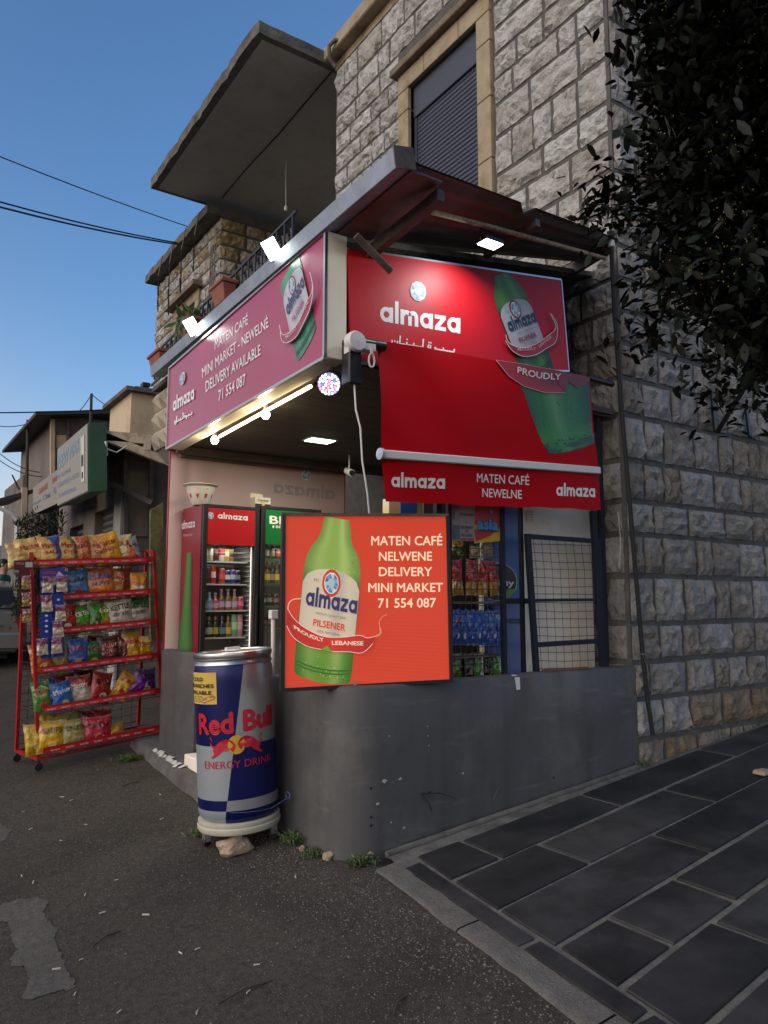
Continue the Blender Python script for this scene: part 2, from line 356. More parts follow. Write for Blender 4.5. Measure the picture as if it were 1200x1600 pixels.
class Print:
    """flat print: polygons on a surface given by fn(x, y) -> (point, normal)"""
    def __init__(s, fn, lift=.0012): s.fn = fn; s.mb = MB(); s.mb.c = []; s.k = 0; s.lift = lift; s.seg = []
    def poly(s, pts, col, layer=None, div=0):
        if layer is None: s.k += 1; layer = s.k
        cols = [lin(c) for c in col] if isinstance(col, list) else [lin(col)] * len(pts)
        vs = []
        for p in pts:
            q, n = s.fn(*p); vs.append(q + n * s.lift * layer)
        # orient
        nn = s.fn(*pts[0])[1]; ar = Vector()
        for i in range(len(vs)): ar += vs[i].cross(vs[(i + 1) % len(vs)])
        idx = tuple(range(len(vs)))
        if ar.dot(nn) < 0: idx = tuple(reversed(idx))
        s.mb.add(vs, [idx]); s.mb.c += cols
    def stroke(s, pts, w, col, layer=None):
        if layer is None: s.k += 1; layer = s.k
        ws = w if isinstance(w, list) else [w] * len(pts)
        L = []; Rr = []
        for i, p in enumerate(pts):
            a = pts[max(i - 1, 0)]; b = pts[min(i + 1, len(pts) - 1)]; dx, dy = b[0] - a[0], b[1] - a[1]; d = sqrt(dx * dx + dy * dy) or 1
            nx, ny = -dy / d * ws[i] / 2, dx / d * ws[i] / 2; L.append((p[0] + nx, p[1] + ny)); Rr.append((p[0] - nx, p[1] - ny))
        for i in range(len(pts) - 1): s.poly([L[i], L[i + 1], Rr[i + 1], Rr[i]], col, layer)
    def mesh2d(s, vs, fs, tf, col, layer):
        P = []
        for v in vs:
            q, n = s.fn(*tf(v)); P.append(q + n * s.lift * layer)
        if not fs: return
        nn = s.fn(*tf(vs[0]))[1]; f = fs[0]
        flip = (P[f[1]] - P[f[0]]).cross(P[f[2]] - P[f[0]]).dot(nn) < 0
        s.mb.add(P, [tuple(reversed(f)) if flip else f for f in fs]); s.mb.c += [lin(col)] * len(P)
    def text(s, t, a, b, top, col, bold=.008, layer=None, curve=None):
        """text from a to b along the baseline, top: point at cap height above a"""
        s.seg.append(('lettering', len(s.mb.v), len(s.mb.f)))
        if layer is None: s.k += 1; layer = s.k
        vs, fs, w, h = glyphs(t, bold); cap = glyphs('H', bold)[3]
        def tf(v):
            u = v[0] / w; q = v[1] / cap
            x = a[0] + (b[0] - a[0]) * u + (top[0] - a[0]) * q; y = a[1] + (b[1] - a[1]) * u + (top[1] - a[1]) * q
            if curve: dx, dy = curve(u); x += dx; y += dy
            return x, y
        s.mesh2d(vs, fs, tf, col, layer)
        if bold:
            q = bold * 1.3 + .012
            for i, (sx_, sy_) in enumerate(((q, 0), (q / 2, q / 2), (q / 2, -q / 2))):
                s.mesh2d([(v[0] + sx_, v[1] + sy_) for v in vs], fs, tf, col, layer + .12 * (i + 1))
    def almaza(s, a, b, top, col, layer=None):
        """top: point at x-height above a"""
        s.seg.append(('word_mark', len(s.mb.v), len(s.mb.f)))
        if layer is None: s.k += 1; layer = s.k
        for p, kk in ALM:
            s.poly([(a[0] + (b[0] - a[0]) * x / ALMW + (top[0] - a[0]) * y, a[1] + (b[1] - a[1]) * x / ALMW + (top[1] - a[1]) * y) for x, y in p], col, layer + kk)
    def gem(s, c, ex, ey, ring=None):
        """faceted diamond, ex/ey half-axis vectors"""
        s.seg.append(('gem_emblem', len(s.mb.v), len(s.mb.f)))
        def P(r, a): return (c[0] + ex[0] * r * cos(a) + ey[0] * r * sin(a), c[1] + ex[1] * r * cos(a) + ey[1] * r * sin(a))
        if ring: s.poly([P(1.32, 2 * pi * i / 24) for i in range(24)], ring)
        s.poly([P(1.05, 2 * pi * i / 10) for i in range(10)], '#e8eef2')
        s.k += 1; cs = ['#9fb4c4', '#5f7f9a', '#c6d3dc', '#7d97ab', '#3f6280', '#b3c3cf']
        for i in range(10):
            a = 2 * pi * i / 10; b2 = 2 * pi * (i + 1) / 10; m2 = (a + b2) / 2
            s.poly([P(.97, a), P(.97, b2), P(.5, m2)], cs[i % 6], s.k); s.poly([P(.97, a), P(.5, m2), P(.5, m2 - 2 * pi / 10)], cs[(i * 2 + 1) % 6], s.k)
        s.poly([P(.5, 2 * pi * (i + .5) / 10) for i in range(10)], '#a9bccb')
    def arabic(s, a, b, top, col, layer=None):
        """'beerat lubnan' drawn as strokes, x 0..10 left to right, y 0..1 baseline to top"""
        if layer is None: s.k += 1; layer = s.k
        s.seg.append(('arabic_lettering', len(s.mb.v), len(s.mb.f)))
        def T(x, y): return (a[0] + (b[0] - a[0]) * x / 10 + (top[0] - a[0]) * y, a[1] + (b[1] - a[1]) * x / 10 + (top[1] - a[1]) * y)
        unit = sqrt((top[0] - a[0]) ** 2 + (top[1] - a[1]) ** 2); w = unit * .2
        def st(*p): s.stroke([T(*q) for q in p], w, col, layer)
        def dot(x, y): s.poly([T(x - .1, y - .1), T(x + .1, y - .1), T(x + .1, y + .12), T(x - .1, y + .12)], col, layer)
        st((.1, .35), (.1, -.1), (.3, -.35), (.7, -.35), (.95, -.1), (.95, .35)); dot(.5, .2)      # nun
        st((1.3, 0), (1.3, 1.15)); st((1.3, 0), (4.9, 0)); st((2.4, 0), (2.4, .42)); dot(2.4, .75)
        st((3.5, 0), (3.5, .42)); dot(3.5, -.38); st((4.9, 0), (4.9, 1.2))
        st((5.7, .1), (5.75, .45), (6.1, .45), (6.15, .1), (5.7, .1)); dot(5.8, .8); dot(6.1, .8)
        st((6.5, -.35), (6.75, -.2), (6.85, .1), (6.85, .35)); st((6.85, .05), (9.8, .05)); st((8.1, 0), (8.1, .42)); dot(7.95, -.35); dot(8.25, -.35)
        st((9.8, 0), (9.8, .5)); dot(9.6, -.35)
    def done(s, name, m, parent, **k):
        if 'lettering' not in name or len(s.seg) < 2: return part(name, s.mb, m, parent, **k)
        sg = s.seg + [(None, len(s.mb.v), len(s.mb.f))]
        for (nm, v0, f0), (_, v1, f1) in zip(sg[:-1], sg[1:]):
            b = MB(); b.v = s.mb.v[v0:v1]; b.c = s.mb.c[v0:v1]; b.f = [tuple(i - v0 for i in f) for f in s.mb.f[f0:f1]]; b.m = [0] * len(b.f)
            part(nm, b, m, parent, **k)
def planeP(p, n): p = Vector(p); n = Vector(n).normalized(); return lambda x, y: (onP(x, y, p, n), n)
def blend(a, b, t): a = lin(a); b = lin(b); return tuple(a[i] * (1 - t) + b[i] * t for i in range(3))
def bottle_art(pr, B, g_dark='#1d5c22', g_mid='#4d9a35', g_lit='#8ccf5a', red='#c32a2e', label='#d9d5d2', alm='#1e2a55', neck=True, lo=0.):
    """beer bottle drawn in its own frame: B(x,y)->sign coordinates, x -1..1 half width, y 0 base .. 4.6 neck"""
    prof = [(0, .9), (.06, .97), (.2, 1), (.9, 1), (1.6, 1), (2.2, .99), (2.55, .97), (2.8, .91), (3.0, .79), (3.15, .63), (3.3, .54), (3.5, .49), (4.6, .43)]
    pr.k += 1; L = pr.k; N = 20
    def shade(x, y):
        t = (x + 1) / 2
        e = abs(x) ** 2.2 * .95
        hl = .55 * math.exp(-((x - .42) / .2) ** 2) + .3 * math.exp(-((x + .5) / .2) ** 2)
        c = blend(g_mid, g_dark, min(1, e)); c = blend(c, g_lit, hl)
        if y < .35: c = blend(c, g_dark, .4)
        if .35 < y < .9: c = blend(c, g_lit, .3 * sin(pi * (y - .35) / .55))
        if y > 2.4: c = blend(c, g_lit, .25)
        return c
    for i in range(len(prof) - 1):
        (y0, w0), (y1, w1) = prof[i], prof[i + 1]
        for j in range(N):
            xs = [-1 + 2 * j / N, -1 + 2 * (j + 1) / N]
            q = [(xs[0], y0, w0), (xs[1], y0, w0), (xs[1], y1, w1), (xs[0], y1, w1)]
            pr.poly([B(x * w, y + (.09 * (x * x) if y < .3 else 0) - (.1 if y < .1 else 0)) for x, y, w in q], [shade(x, y) for x, y, w in q], L)
    rr = random.Random(3); pr.k += 1
    for i in range(90):
        x = rr.uniform(-.85, .85); y = rr.choice([rr.uniform(.05, .3), rr.uniform(.1, 3)]); r = rr.uniform(.008, .022)
        pr.poly([B(x + r * cos(a), y + r * sin(a)) for a in (0, 1.57, 3.14, 4.71)], g_dark if rr.random() < .6 else g_lit, pr.k)
    for yy in (.18, .26): pr.stroke([B(x / 10 * .93, yy - .05 + .09 * (x / 10) ** 2) for x in range(-10, 11)], abs(B(0, .03)[1] - B(0, 0)[1]) + .2, g_dark)
    # label
    pr.k += 1; L = pr.k
    top = [(x, 2.15 + .38 * sqrt(max(0, 1 - (x / .98) ** 2))) for x in [i / 8 * .98 for i in range(-8, 9)]]
    for i in range(16):
        a, b = top[i], top[i + 1]
        def lc(x): return blend(label, '#8c8482', min(1, max(0, 1 - abs(x - .3) / .3) * .45 + (abs(x) ** 4) * .3))
        pr.poly([B(a[0], 1.0 - .12 * (1 - a[0] ** 2)), B(b[0], 1.0 - .12 * (1 - b[0] ** 2)), B(*b), B(*a)], [lc(a[0]), lc(b[0]), lc(b[0]), lc(a[0])], L)
    c = B(0, 2.22); e1 = B(.24, 2.22); e2 = B(0, 2.46)
    pr.gem(c, (e1[0] - c[0], e1[1] - c[1]), (e2[0] - c[0], e2[1] - c[1]), ring=red)
    pr.almaza(B(-.82, 1.62), B(.95, 1.62), B(-.82, 1.92), alm)
    pr.text('PILSENER', B(-.5, 1.18), B(.6, 1.18), B(-.5, 1.33), red, .02)
    pr.text('PREMIUM QUALITY BEER', B(-.45, 1.45), B(.6, 1.45), B(-.45, 1.50), '#77706e', 0)
    pr.text('100% NATURAL', B(-.35, 1.04), B(.45, 1.04), B(-.35, 1.10), '#77706e', 0)
    pr.text('EST.', B(-.62, 2.2), B(-.42, 2.2), B(-.62, 2.26), '#555555', 0)
def ribbon(pr, top, bot, col, col2, edge='#e8d8cc'):
    """ribbon between two px polylines"""
    pr.k += 1
    for i in range(len(top) - 1):
        t = i / (len(top) - 1); c = blend(col, col2, abs(2 * t - 1) * .6)
        pr.poly([top[i], top[i + 1], bot[i + 1], bot[i]], c, pr.k)
    w = .9
    pr.stroke(top, w, edge); pr.stroke(bot, w, edge)
def bez(pts, n=14):
    """catmull-rom through points"""
    out = []; P = [pts[0]] + list(pts) + [pts[-1]]
    for i in range(1, len(P) - 2):
        for k in range(n // (len(pts) - 1) + 2):
            t = k / (n // (len(pts) - 1) + 2); a, b, c, d = P[i - 1:i + 3]
            out.append(tuple(.5 * ((2 * b[j]) + (-a[j] + c[j]) * t + (2 * a[j] - 5 * b[j] + 4 * c[j] - d[j]) * t * t + (-a[j] + 3 * b[j] - 3 * c[j] + d[j]) * t ** 3) for j in range(2)))
    out.append(tuple(pts[-1])); return out

# ------------------------------------------------------------------ materials that follow world position (fixed masonry, ground)
for k in ('stone', 'stone_side', 'stone_warm', 'stone_ochre', 'paving', 'asphalt', 'kerb', 'joint', 'mortar', 'mortar_dark', 'marking', 'parapet', 'kerb_rough', 'soffit', 'concrete', 'oldconc'):
    n = M[k].node_tree.nodes; l = M[k].node_tree.links
    geo = n.new('ShaderNodeNewGeometry'); oi = n.new('ShaderNodeObjectInfo'); vm = n.new('ShaderNodeVectorMath'); vm.operation = 'MULTIPLY_ADD'
    vm.inputs[1].default_value = (9, 9, 9); l.new(oi.outputs['Random'], vm.inputs[0]); l.new(geo.outputs['Position'], vm.inputs[2])
    tc = [x for x in n if x.type == 'TEX_COORD'][0]
    for lk in list(tc.outputs['Object'].links): l.new(vm.outputs[0], lk.to_socket)
def add_crags(m, sc=9, st=.8, dist=.05):
    """split-stone facets: voronoi ridges warped by noise"""
    n = m.node_tree.nodes; l = m.node_tree.links; b = n['Principled BSDF']; vm = [x for x in n if x.type == 'VECT_MATH'][0]
    nz = n.new('ShaderNodeTexNoise'); nz.inputs['Scale'].default_value = 7; nz.inputs['Detail'].default_value = 3; l.new(vm.outputs[0], nz.inputs['Vector'])
    ad = n.new('ShaderNodeVectorMath'); ad.operation = 'MULTIPLY_ADD'; ad.inputs[1].default_value = (.22, .22, .22); l.new(nz.outputs['Color'], ad.inputs[0]); l.new(vm.outputs[0], ad.inputs[2])
    vo = n.new('ShaderNodeTexVoronoi'); vo.feature = 'F1'; vo.inputs['Scale'].default_value = sc; l.new(ad.outputs[0], vo.inputs['Vector'])
    bp = n.new('ShaderNodeBump'); bp.inputs['Strength'].default_value = st; bp.inputs['Distance'].default_value = dist; l.new(vo.outputs['Distance'], bp.inputs['Height'])
    ob = b.inputs['Normal'].links[0].from_socket; l.new(ob, bp.inputs['Normal']); l.new(bp.outputs[0], b.inputs['Normal'])
add_crags(M['stone'], 9, .5, .045); add_crags(M['stone_side'], 11, .35, .03); add_crags(M['stone_warm'], 11, .35, .03); add_crags(M['stone_ochre'], 11, .35, .03)
def add_aggregate(m, sc=95, amt=.5, col=(.20, .19, .17)):
    """pale chippings showing in the asphalt, in colour and relief"""
    n = m.node_tree.nodes; l = m.node_tree.links; b = n['Principled BSDF']
    vm = [x for x in n if x.type == 'VECT_MATH'][0]
    vo = n.new('ShaderNodeTexVoronoi'); vo.inputs['Scale'].default_value = sc; l.new(vm.outputs[0], vo.inputs['Vector'])
    cr = n.new('ShaderNodeValToRGB'); cr.color_ramp.elements[0].position = .10; cr.color_ramp.elements[0].color = (1, 1, 1, 1)
    cr.color_ramp.elements[1].position = .34; cr.color_ramp.elements[1].color = (0, 0, 0, 1); l.new(vo.outputs['Distance'], cr.inputs[0])
    sep = n.new('ShaderNodeSeparateColor'); l.new(vo.outputs['Color'], sep.inputs[0])
    th = n.new('ShaderNodeMath'); th.operation = 'MULTIPLY'; l.new(sep.outputs[0], th.inputs[0]); l.new(cr.outputs[0], th.inputs[1])
    th2 = n.new('ShaderNodeMath'); th2.operation = 'MULTIPLY'; th2.inputs[1].default_value = amt; l.new(th.outputs[0], th2.inputs[0])
    mx = n.new('ShaderNodeMix'); mx.data_type = 'RGBA'; l.new(th2.outputs[0], mx.inputs[0])
    src = b.inputs['Base Color'].links[0].from_socket; l.new(src, mx.inputs[6]); mx.inputs[7].default_value = (*col, 1); l.new(mx.outputs[2], b.inputs['Base Color'])
    bp = n.new('ShaderNodeBump'); bp.inputs['Strength'].default_value = .9; bp.inputs['Distance'].default_value = .006
    l.new(th.outputs[0], bp.inputs['Height']); ob = b.inputs['Normal'].links[0].from_socket; l.new(ob, bp.inputs['Normal']); l.new(bp.outputs[0], b.inputs['Normal'])
def add_streaks(m, col, amt=.5):
    """rain runs, rubbed scuffs and specks on painted render"""
    n = m.node_tree.nodes; l = m.node_tree.links; b = n['Principled BSDF']; vm = [x for x in n if x.type == 'VECT_MATH'][0]; out = b.inputs['Base Color'].links[0].from_socket
    for sc, lo, hi, c_, a_ in (((7, 7, .7), .50, .72, col, amt), ((2.5, 2.5, 16), .60, .70, (.16, .155, .15), .3), ((30, 30, 30), .68, .73, (.03, .03, .03), .5)):
        mp = n.new('ShaderNodeMapping'); mp.inputs['Scale'].default_value = sc; l.new(vm.outputs[0], mp.inputs[0])
        nz = n.new('ShaderNodeTexNoise'); nz.inputs['Scale'].default_value = 1; nz.inputs['Detail'].default_value = 6; l.new(mp.outputs[0], nz.inputs['Vector'])
        cr = n.new('ShaderNodeValToRGB'); cr.color_ramp.elements[0].position = lo; cr.color_ramp.elements[0].color = (0, 0, 0, 1); cr.color_ramp.elements[1].position = hi; cr.color_ramp.elements[1].color = (a_, a_, a_, 1); l.new(nz.outputs[0], cr.inputs[0])
        mx = n.new('ShaderNodeMix'); mx.data_type = 'RGBA'; l.new(cr.outputs[0], mx.inputs[0]); l.new(out, mx.inputs[6]); mx.inputs[7].default_value = (*c_, 1); out = mx.outputs[2]
    l.new(out, b.inputs['Base Color'])
add_streaks(M['parapet'], (.05, .048, .046), .55); add_streaks(M['kerb_rough'], (.05, .046, .04), .6)
add_aggregate(M['asphalt'], 72, .75, (.19, .175, .15)); add_aggregate(M['marking'], 95, .35, (.2, .2, .18)); add_aggregate(M['kerb'], 70, .3, (.24, .23, .2))

# ------------------------------------------------------------------ ground, road, hills
def frange(a, b, st):
    o = []; v = a
    while v < b - 1e-6: o.append(v); v += st
    return o + [b]
xs = [-4000, -600, -120, -40, -12, -5] + frange(-3.5, 4.4, .12) + [5, 6, 7, 9, 14, 40, 200, 1200, 5000]
ys = [-3000, -300, -40, -8, -2, .2] + frange(.8, 9, .12) + [10, 11, 12, 13, 14, 16, 18, 22, 28, 34, 40, 70, 140, 500, 1500, 5000]
def gz(x, y):
    z = g(x, y)
    if -4 < x < 5 and .3 < y < 9.5:
        z += .010 * noise.noise(Vector((x * 1.1, y * 1.1, 0))) + .004 * noise.noise(Vector((x * 5, y * 5, 3)))
    return z
def gzz(x, y): return gz(x, y)
mb = MB(); vs = []
for y in ys:
    for x in xs:
        z = gz(x, y)
        if x > 2.42 and y < 3.6 and x < 12: z -= .06
        if x > 2.5 and 3.6 <= y < 8: z -= .05
        vs.append((x, y, z))
n = len(xs); mb.add(vs, [(j * n + i, j * n + i + 1, (j + 1) * n + i + 1, (j + 1) * n + i) for j in range(len(ys) - 1) for i in range(n - 1)])
struct('ground', mb, M['asphalt'], smooth=60)

# worn road markings (left edge of the picture)
def patch(name, poly, m, dz=.004):
    """thin sheet following the ground, from ground-plane corners"""
    mb = MB(); c = [Vector((p[0], p[1], 0)) for p in poly]
    def fn(u, v):
        a = c[0].lerp(c[1], u); b = c[3].lerp(c[2], u); p = a.lerp(b, v)
        e = (.06 * noise.noise(Vector((p.x * 6, p.y * 6, 5))) + .03 * noise.noise(Vector((p.x * 25, p.y * 25, 5)))) * (1 if u in (0, 1) or v in (0, 1) else 0)
        p.x += e; p.y += e * .7
        return Vector((p.x, p.y, gz(p.x, p.y) + dz))
    mb.grid(fn, 40, 40); return struct(name, mb, m, smooth=60)
def gp(x, y): p = onG(x, y); return (p.x, p.y)
patch('road_marking', [gp(55, 1560), gp(118, 1545), gp(60, 1402), gp(0, 1415)], M['marking'], .003)
patch('road_marking', [gp(-60, 1330), gp(14, 1310), gp(2, 1282), gp(-60, 1290)], M['marking'], .003)

# pavement: joint bed, kerb, slate slabs
PZ = lambda x, y: g(x, y) + .014
XJ = lambda y: 2.59 - .125 * (3.52 - y)
XO = lambda y: XJ(y) - .25
bed = MB()
bed.grid(lambda u, v: (lambda y: (lambda x: Vector((x, y, PZ(x, y) - .010)))(XJ(y) - .11 + u * 9))(.2 + v * (3.66 - .2)), 20, 10)
pav = struct('pavement', bed, M['joint'], smooth=60)
kerbp = MB(); rk = random.Random(5)
yy = .2
while yy < 3.52:
    L = min(.85, 3.56 - yy)
    def kf(u, v, y0=yy, L=L):
        y = y0 + u * (L - .012); w = .012 * noise.noise(Vector((y * 6, v * 3, 1)))
        x = XO(y) + w + (0 if v < .25 else (v - .25) / .75 * .135)
        z = (gz(x, y) - .03) if v == 0 else PZ(x, y) - .004 + .005 * noise.noise(Vector((x * 9, y * 9, 2))) - (.012 if v < .3 else 0)
        return Vector((x, y, z))
    b = MB(); b.grid(kf, 10, 6); k = part('kerb_stone', b, M['kerb'], pav, smooth=60, world=False); yy += L
# slab rows: direction turned 6 degrees towards the camera side, columns parallel to the kerb
a6 = R(6.3); ru = Vector((cos(a6), sin(a6), 0)); rows = []
base = Vector((2.60, 3.50, 0))
# first a border strip along the kerb
def slab(pts, rng):
    """one slate: corners in plan, slightly uneven"""
    dz = rng.uniform(-.002, .003); b = MB(); c = sum((Vector((p[0], p[1], 0)) for p in pts), Vector()) / len(pts)
    top = []; 
    for p in pts: top.append(Vector((p[0] + rng.uniform(-.007, .007), p[1] + rng.uniform(-.007, .007), PZ(p[0], p[1]) + dz + rng.uniform(-.001, .001))))
    cc = sum(top, Vector()) / len(top); inn = [v.lerp(cc, .012) + Vector((0, 0, .0)) for v in top]
    out = [v - Vector((0, 0, .005)) for v in top]; low = [v - Vector((0, 0, .02)) for v in top]; k = len(pts)
    b.add(inn + out + low, [tuple(range(k))] + [(k + i, k + (i + 1) % k, (i + 1) % k, i) for i in range(k)] + [(2 * k + i, 2 * k + (i + 1) % k, k + (i + 1) % k, k + i) for i in range(k)])
    for i, v in enumerate(b.v): b.v[i] = v - Vector((c.x, c.y, 0))
    o = part('paving_slab', b, M['paving'], pav, world=False); o.location = (c.x, c.y, 0); return o
rs = random.Random(11)
ytop = 3.50
yy = 3.46
for L in (1.02, .62, .5, .55, .6):
    y1 = yy - L
    if y1 < .2: break
    slab([(XJ(y1) - .105, y1 + .015), (XJ(y1) - .018, y1 + .015), (XJ(yy) - .018, yy - .015), (XJ(yy) - .105, yy - .015)], rs); yy = y1
def rowline(k, x):   # y of the k-th row line at x: first follows the wall, later ones fan out
    ys_ = [3.53, 3.145, 2.755, 2.36, 2.0, 1.66, 1.2, .7]; sl = [.03, .056, .056, .068, .085, .085, .09, .09]
    return ys_[k] + sl[k] * (x - 2.6)
starts = [[0, 2.92, 4.0, 5.4, 6.8, 8.2], [0, 3.19, 4.43, 5.9, 7.3, 8.6], [0, 3.73, 5.1, 6.4, 7.8], [0, 2.80, 3.32, 4.35, 5.5, 6.8], [0, 3.08, 4.2, 5.3, 6.6], [0, 3.3, 4.5, 5.8], [0, 2.9, 4.2, 5.4]]
for r, st in enumerate(starts):
    for i in range(len(st) - 1):
        ym = rowline(r, 2.5); x0 = (st[i] or XJ(ym - .2)) + .017; x1 = st[i + 1] - .017; xa, xb = (XJ(rowline(r + 1, 2.5)) + .017, XJ(ym) + .017) if i == 0 else (x0, x0)
        if rowline(r, x1) - rowline(r + 1, x1) < .1: continue
        top = lambda x: min(3.64, rowline(r, x)) - .017
        slab([(xa, rowline(r + 1, xa) + .017), (x1, rowline(r + 1, x1) + .017), (x1, top(x1)), (xb, top(xb))], rs)
# cement fillet along the foot of the parapet
fl = MB(); pts = [Vector((x, 3.69 - .035 * (1 + .3 * noise.noise(Vector((x * 4, 0, 0)))), PZ(x, 3.66) + .004)) for x in frange(2.5, 4.85, .12)]
fl.tube([p - Vector((0, -.012, .006)) for p in pts], .019, 6); part('cement_fillet', fl, M['joint'], pav, smooth=60, world=False)
# concrete apron in front of the doorway
ap = MB()
def apf(u, v):
    y = 4.95 + u * 2.4; w = .02 * noise.noise(Vector((y * 3, 0, 7)))
    xo = 2.02 + .04 * (y - 5) + w
    prof = [(xo - .02, 0), (xo, .085), (xo + .03, .10), (2.75, .12)]
    k = v * 3; i = min(2, int(k)); t = k - i; p = (prof[i][0] * (1 - t) + prof[i + 1][0] * t, prof[i][1] * (1 - t) + prof[i + 1][1] * t)
    return Vector((p[0], y, g(2.1, y) + p[1] - .01 + .006 * noise.noise(Vector((p[0] * 8, y * 8, 0)))))
ap.grid(apf, 26, 9); ap.prism([apf(0, i / 9) for i in range(10)] + [Vector((2.75, 4.95, -.1)), Vector((2.0, 4.95, -.1))], (0, .001, 0))
ap.prism([apf(1, i / 9) for i in range(10)] + [Vector((2.75, 7.35, -.1)), Vector((2.1, 7.35, -.1))], (0, .001, 0))
apron = struct('doorway_apron', ap, M['kerb_rough'], smooth=50)
wp = MB(); rp = random.Random(2)
for i in range(16):
    y = 5.95 + i * .045; x0 = 2.05 + .04 * (y - 5) + rp.uniform(-.02, .01)
    z0 = g(2.1, y) + .092; w = rp.uniform(.02, .06)
    wp.add([(x0, y, z0 + .006), (x0 + w, y + .01, z0 + .018), (x0 + w * .8, y + .06, z0 + .018), (x0 - .01, y + .05, z0 - .0)], [(0, 1, 2, 3)])
part('spilt_white_paint', wp, mat('spilt_white_paint', (.5, .49, .46), .7), apron, world=False)

# hills behind the far end of the street
hb = MB()
def hf(u, v):
    a = R(55 + u * 75); r = 2200 + v * 1400; h = (v ** .8) * (210 + 70 * noise.noise(Vector((u * 6, 1, 0))) + 25 * noise.noise(Vector((u * 22, v * 3, 0))))
    return Vector((cos(a) * r, sin(a) * r, 5 + h))
hb.grid(hf, 60, 8); hills = struct('hills', hb, M['hill'], smooth=60)
hs_ = MB(); rh = random.Random(9)
for i in range(260):
    u = rh.uniform(.3, 1); v = rh.uniform(0, .75); p = hf(u, v); w = rh.uniform(6, 14)
    hs_.box((p.x - w, p.y - w, p.z - 8), (p.x + w, p.y + w, p.z + rh.uniform(6, 16)))
o = struct('hillside_town', hs_, M['farhouse']); o['kind'] = 'stuff'; tag(o, 'pale houses of a town scattered over the far hillside', 'town')

# ------------------------------------------------------------------ masonry
def stone_variants(n, rng, nx=6, ny=4):
    out = []
    for k in range(n):
        vs = []; off = rng.uniform(0, 99)
        for j in range(ny + 1):
            for i in range(nx + 1):
                u = i / nx - .5; v = j / ny - .5; e = i in (0, nx) or j in (0, ny)
                z = .05 + .22 * rng.random() if e else .62 + .7 * noise.noise(Vector((u * 3.2 + off, v * 3.2, off))) + .5 * noise.noise(Vector((u * 8, v * 8 + off, 1))) + rng.uniform(-.2, .2)
                ju = rng.uniform(-.018, .018); jv = rng.uniform(-.025, .025)
                if i in (0, nx): ju = abs(ju) * (1 if i == 0 else -1) * 1.2
                if j in (0, ny): jv = abs(jv) * (1 if j == 0 else -1) * 1.2
                vs.append((u + ju, v + jv, z))
        fs = [(j * (nx + 1) + i, j * (nx + 1) + i + 1, (j + 1) * (nx + 1) + i + 1, (j + 1) * (nx + 1) + i) for j in range(ny) for i in range(nx)]
        # triangulate at random for a chipped look
        tf = []
        for a, b, c, d in fs: tf += [(a, b, c), (a, c, d)] if rng.random() < .5 else [(a, b, d), (b, c, d)]
        ring = [i for i in range(nx + 1)] + [j * (nx + 1) + nx for j in range(1, ny + 1)] + [ny * (nx + 1) + i for i in range(nx - 1, -1, -1)] + [j * (nx + 1) for j in range(ny - 1, 0, -1)]
        b0 = len(vs); vs += [(vs[i][0], vs[i][1], -1.0) for i in ring]; m = len(ring)
        tf += [(ring[(i + 1) % m], ring[i], b0 + i, b0 + (i + 1) % m) for i in range(m)]
        out.append((vs, tf))
    return out
SV = stone_variants(18, random.Random(21), 8, 5)
_sm = {}
def stone_mesh(k, m):
    if (k, m.name) not in _sm:
        b = MB(); b.add(*SV[k]); _sm[(k, m.name)] = b.mesh('stone', m)
    return _sm[(k, m.name)]
def courses(u0, u1, zs, rng, mean=.42, holes=(), gap=.03, quoin=None):
    """list of (uc, zc, len, height)"""
    out = []
    for i in range(len(zs) - 1):
        z0, z1 = zs[i], zs[i + 1]; segs = [(u0, u1)]
        for a, b, c, d in holes:
            if z1 > c + .03 and z0 < d - .03:
                ns = []
                for s0, s1 in segs:
                    if b <= s0 or a >= s1: ns.append((s0, s1)); continue
                    if a > s0: ns.append((s0, a))
                    if b < s1: ns.append((b, s1))
                segs = ns
        for s0, s1 in segs:
            if s1 - s0 < .06: continue
            L = s1 - s0; cuts = [s0]; u = s0 + rng.uniform(.15, mean)
            while u < s1 - .14: cuts.append(u); u += rng.choice([rng.uniform(.2, .3), rng.uniform(.32, .48), rng.uniform(.45, .62)]) * mean / .42
            cuts.append(s1)
            for j in range(len(cuts) - 1):
                a, b = cuts[j], cuts[j + 1]
                if b - a > .05: out.append(((a + b) / 2, (z0 + z1) / 2, b - a - gap, z1 - z0 - gap * rng.uniform(.9, 1.5)))
    return out
def lay(parent, specs, limit=300, depth=.055):
    """specs: (centre, udir, normal, length, height, material, variant); largest in view as parts, the rest joined"""
    specs.sort(key=lambda s: (s[0] - CE).length / max(.1, s[3])); org = ORG[parent.name]; rest = {}
    for i, (c, u, nrm, L, h, m, k) in enumerate(specs):
        mt = Matrix((u, Vector((0, 0, 1)), nrm)).transposed()
        if i < limit:
            o = bpy.data.objects.new('stone', stone_mesh(k, m)); COL.objects.link(o); o.parent = parent
            o.location = c - org; o.rotation_euler = mt.to_euler(); o.scale = (L, h, depth)
        else:
            b = rest.setdefault(m.name, MB()); mm = Matrix.Translation(c) @ mt.to_4x4() @ Matrix.Diagonal((L, h, depth, 1))
            b.add([mm @ Vector(v) for v in SV[k][0]], SV[k][1])
    for nm, b in rest.items(): part('stonework', b, bpy.data.materials[nm], parent, kind='stuff')
XF = 4.776; YF = 3.706
house = thing('stone_house', (7, 6, g(6, 4)), 'big two storey limestone house with ochre framed shuttered window', 'house')
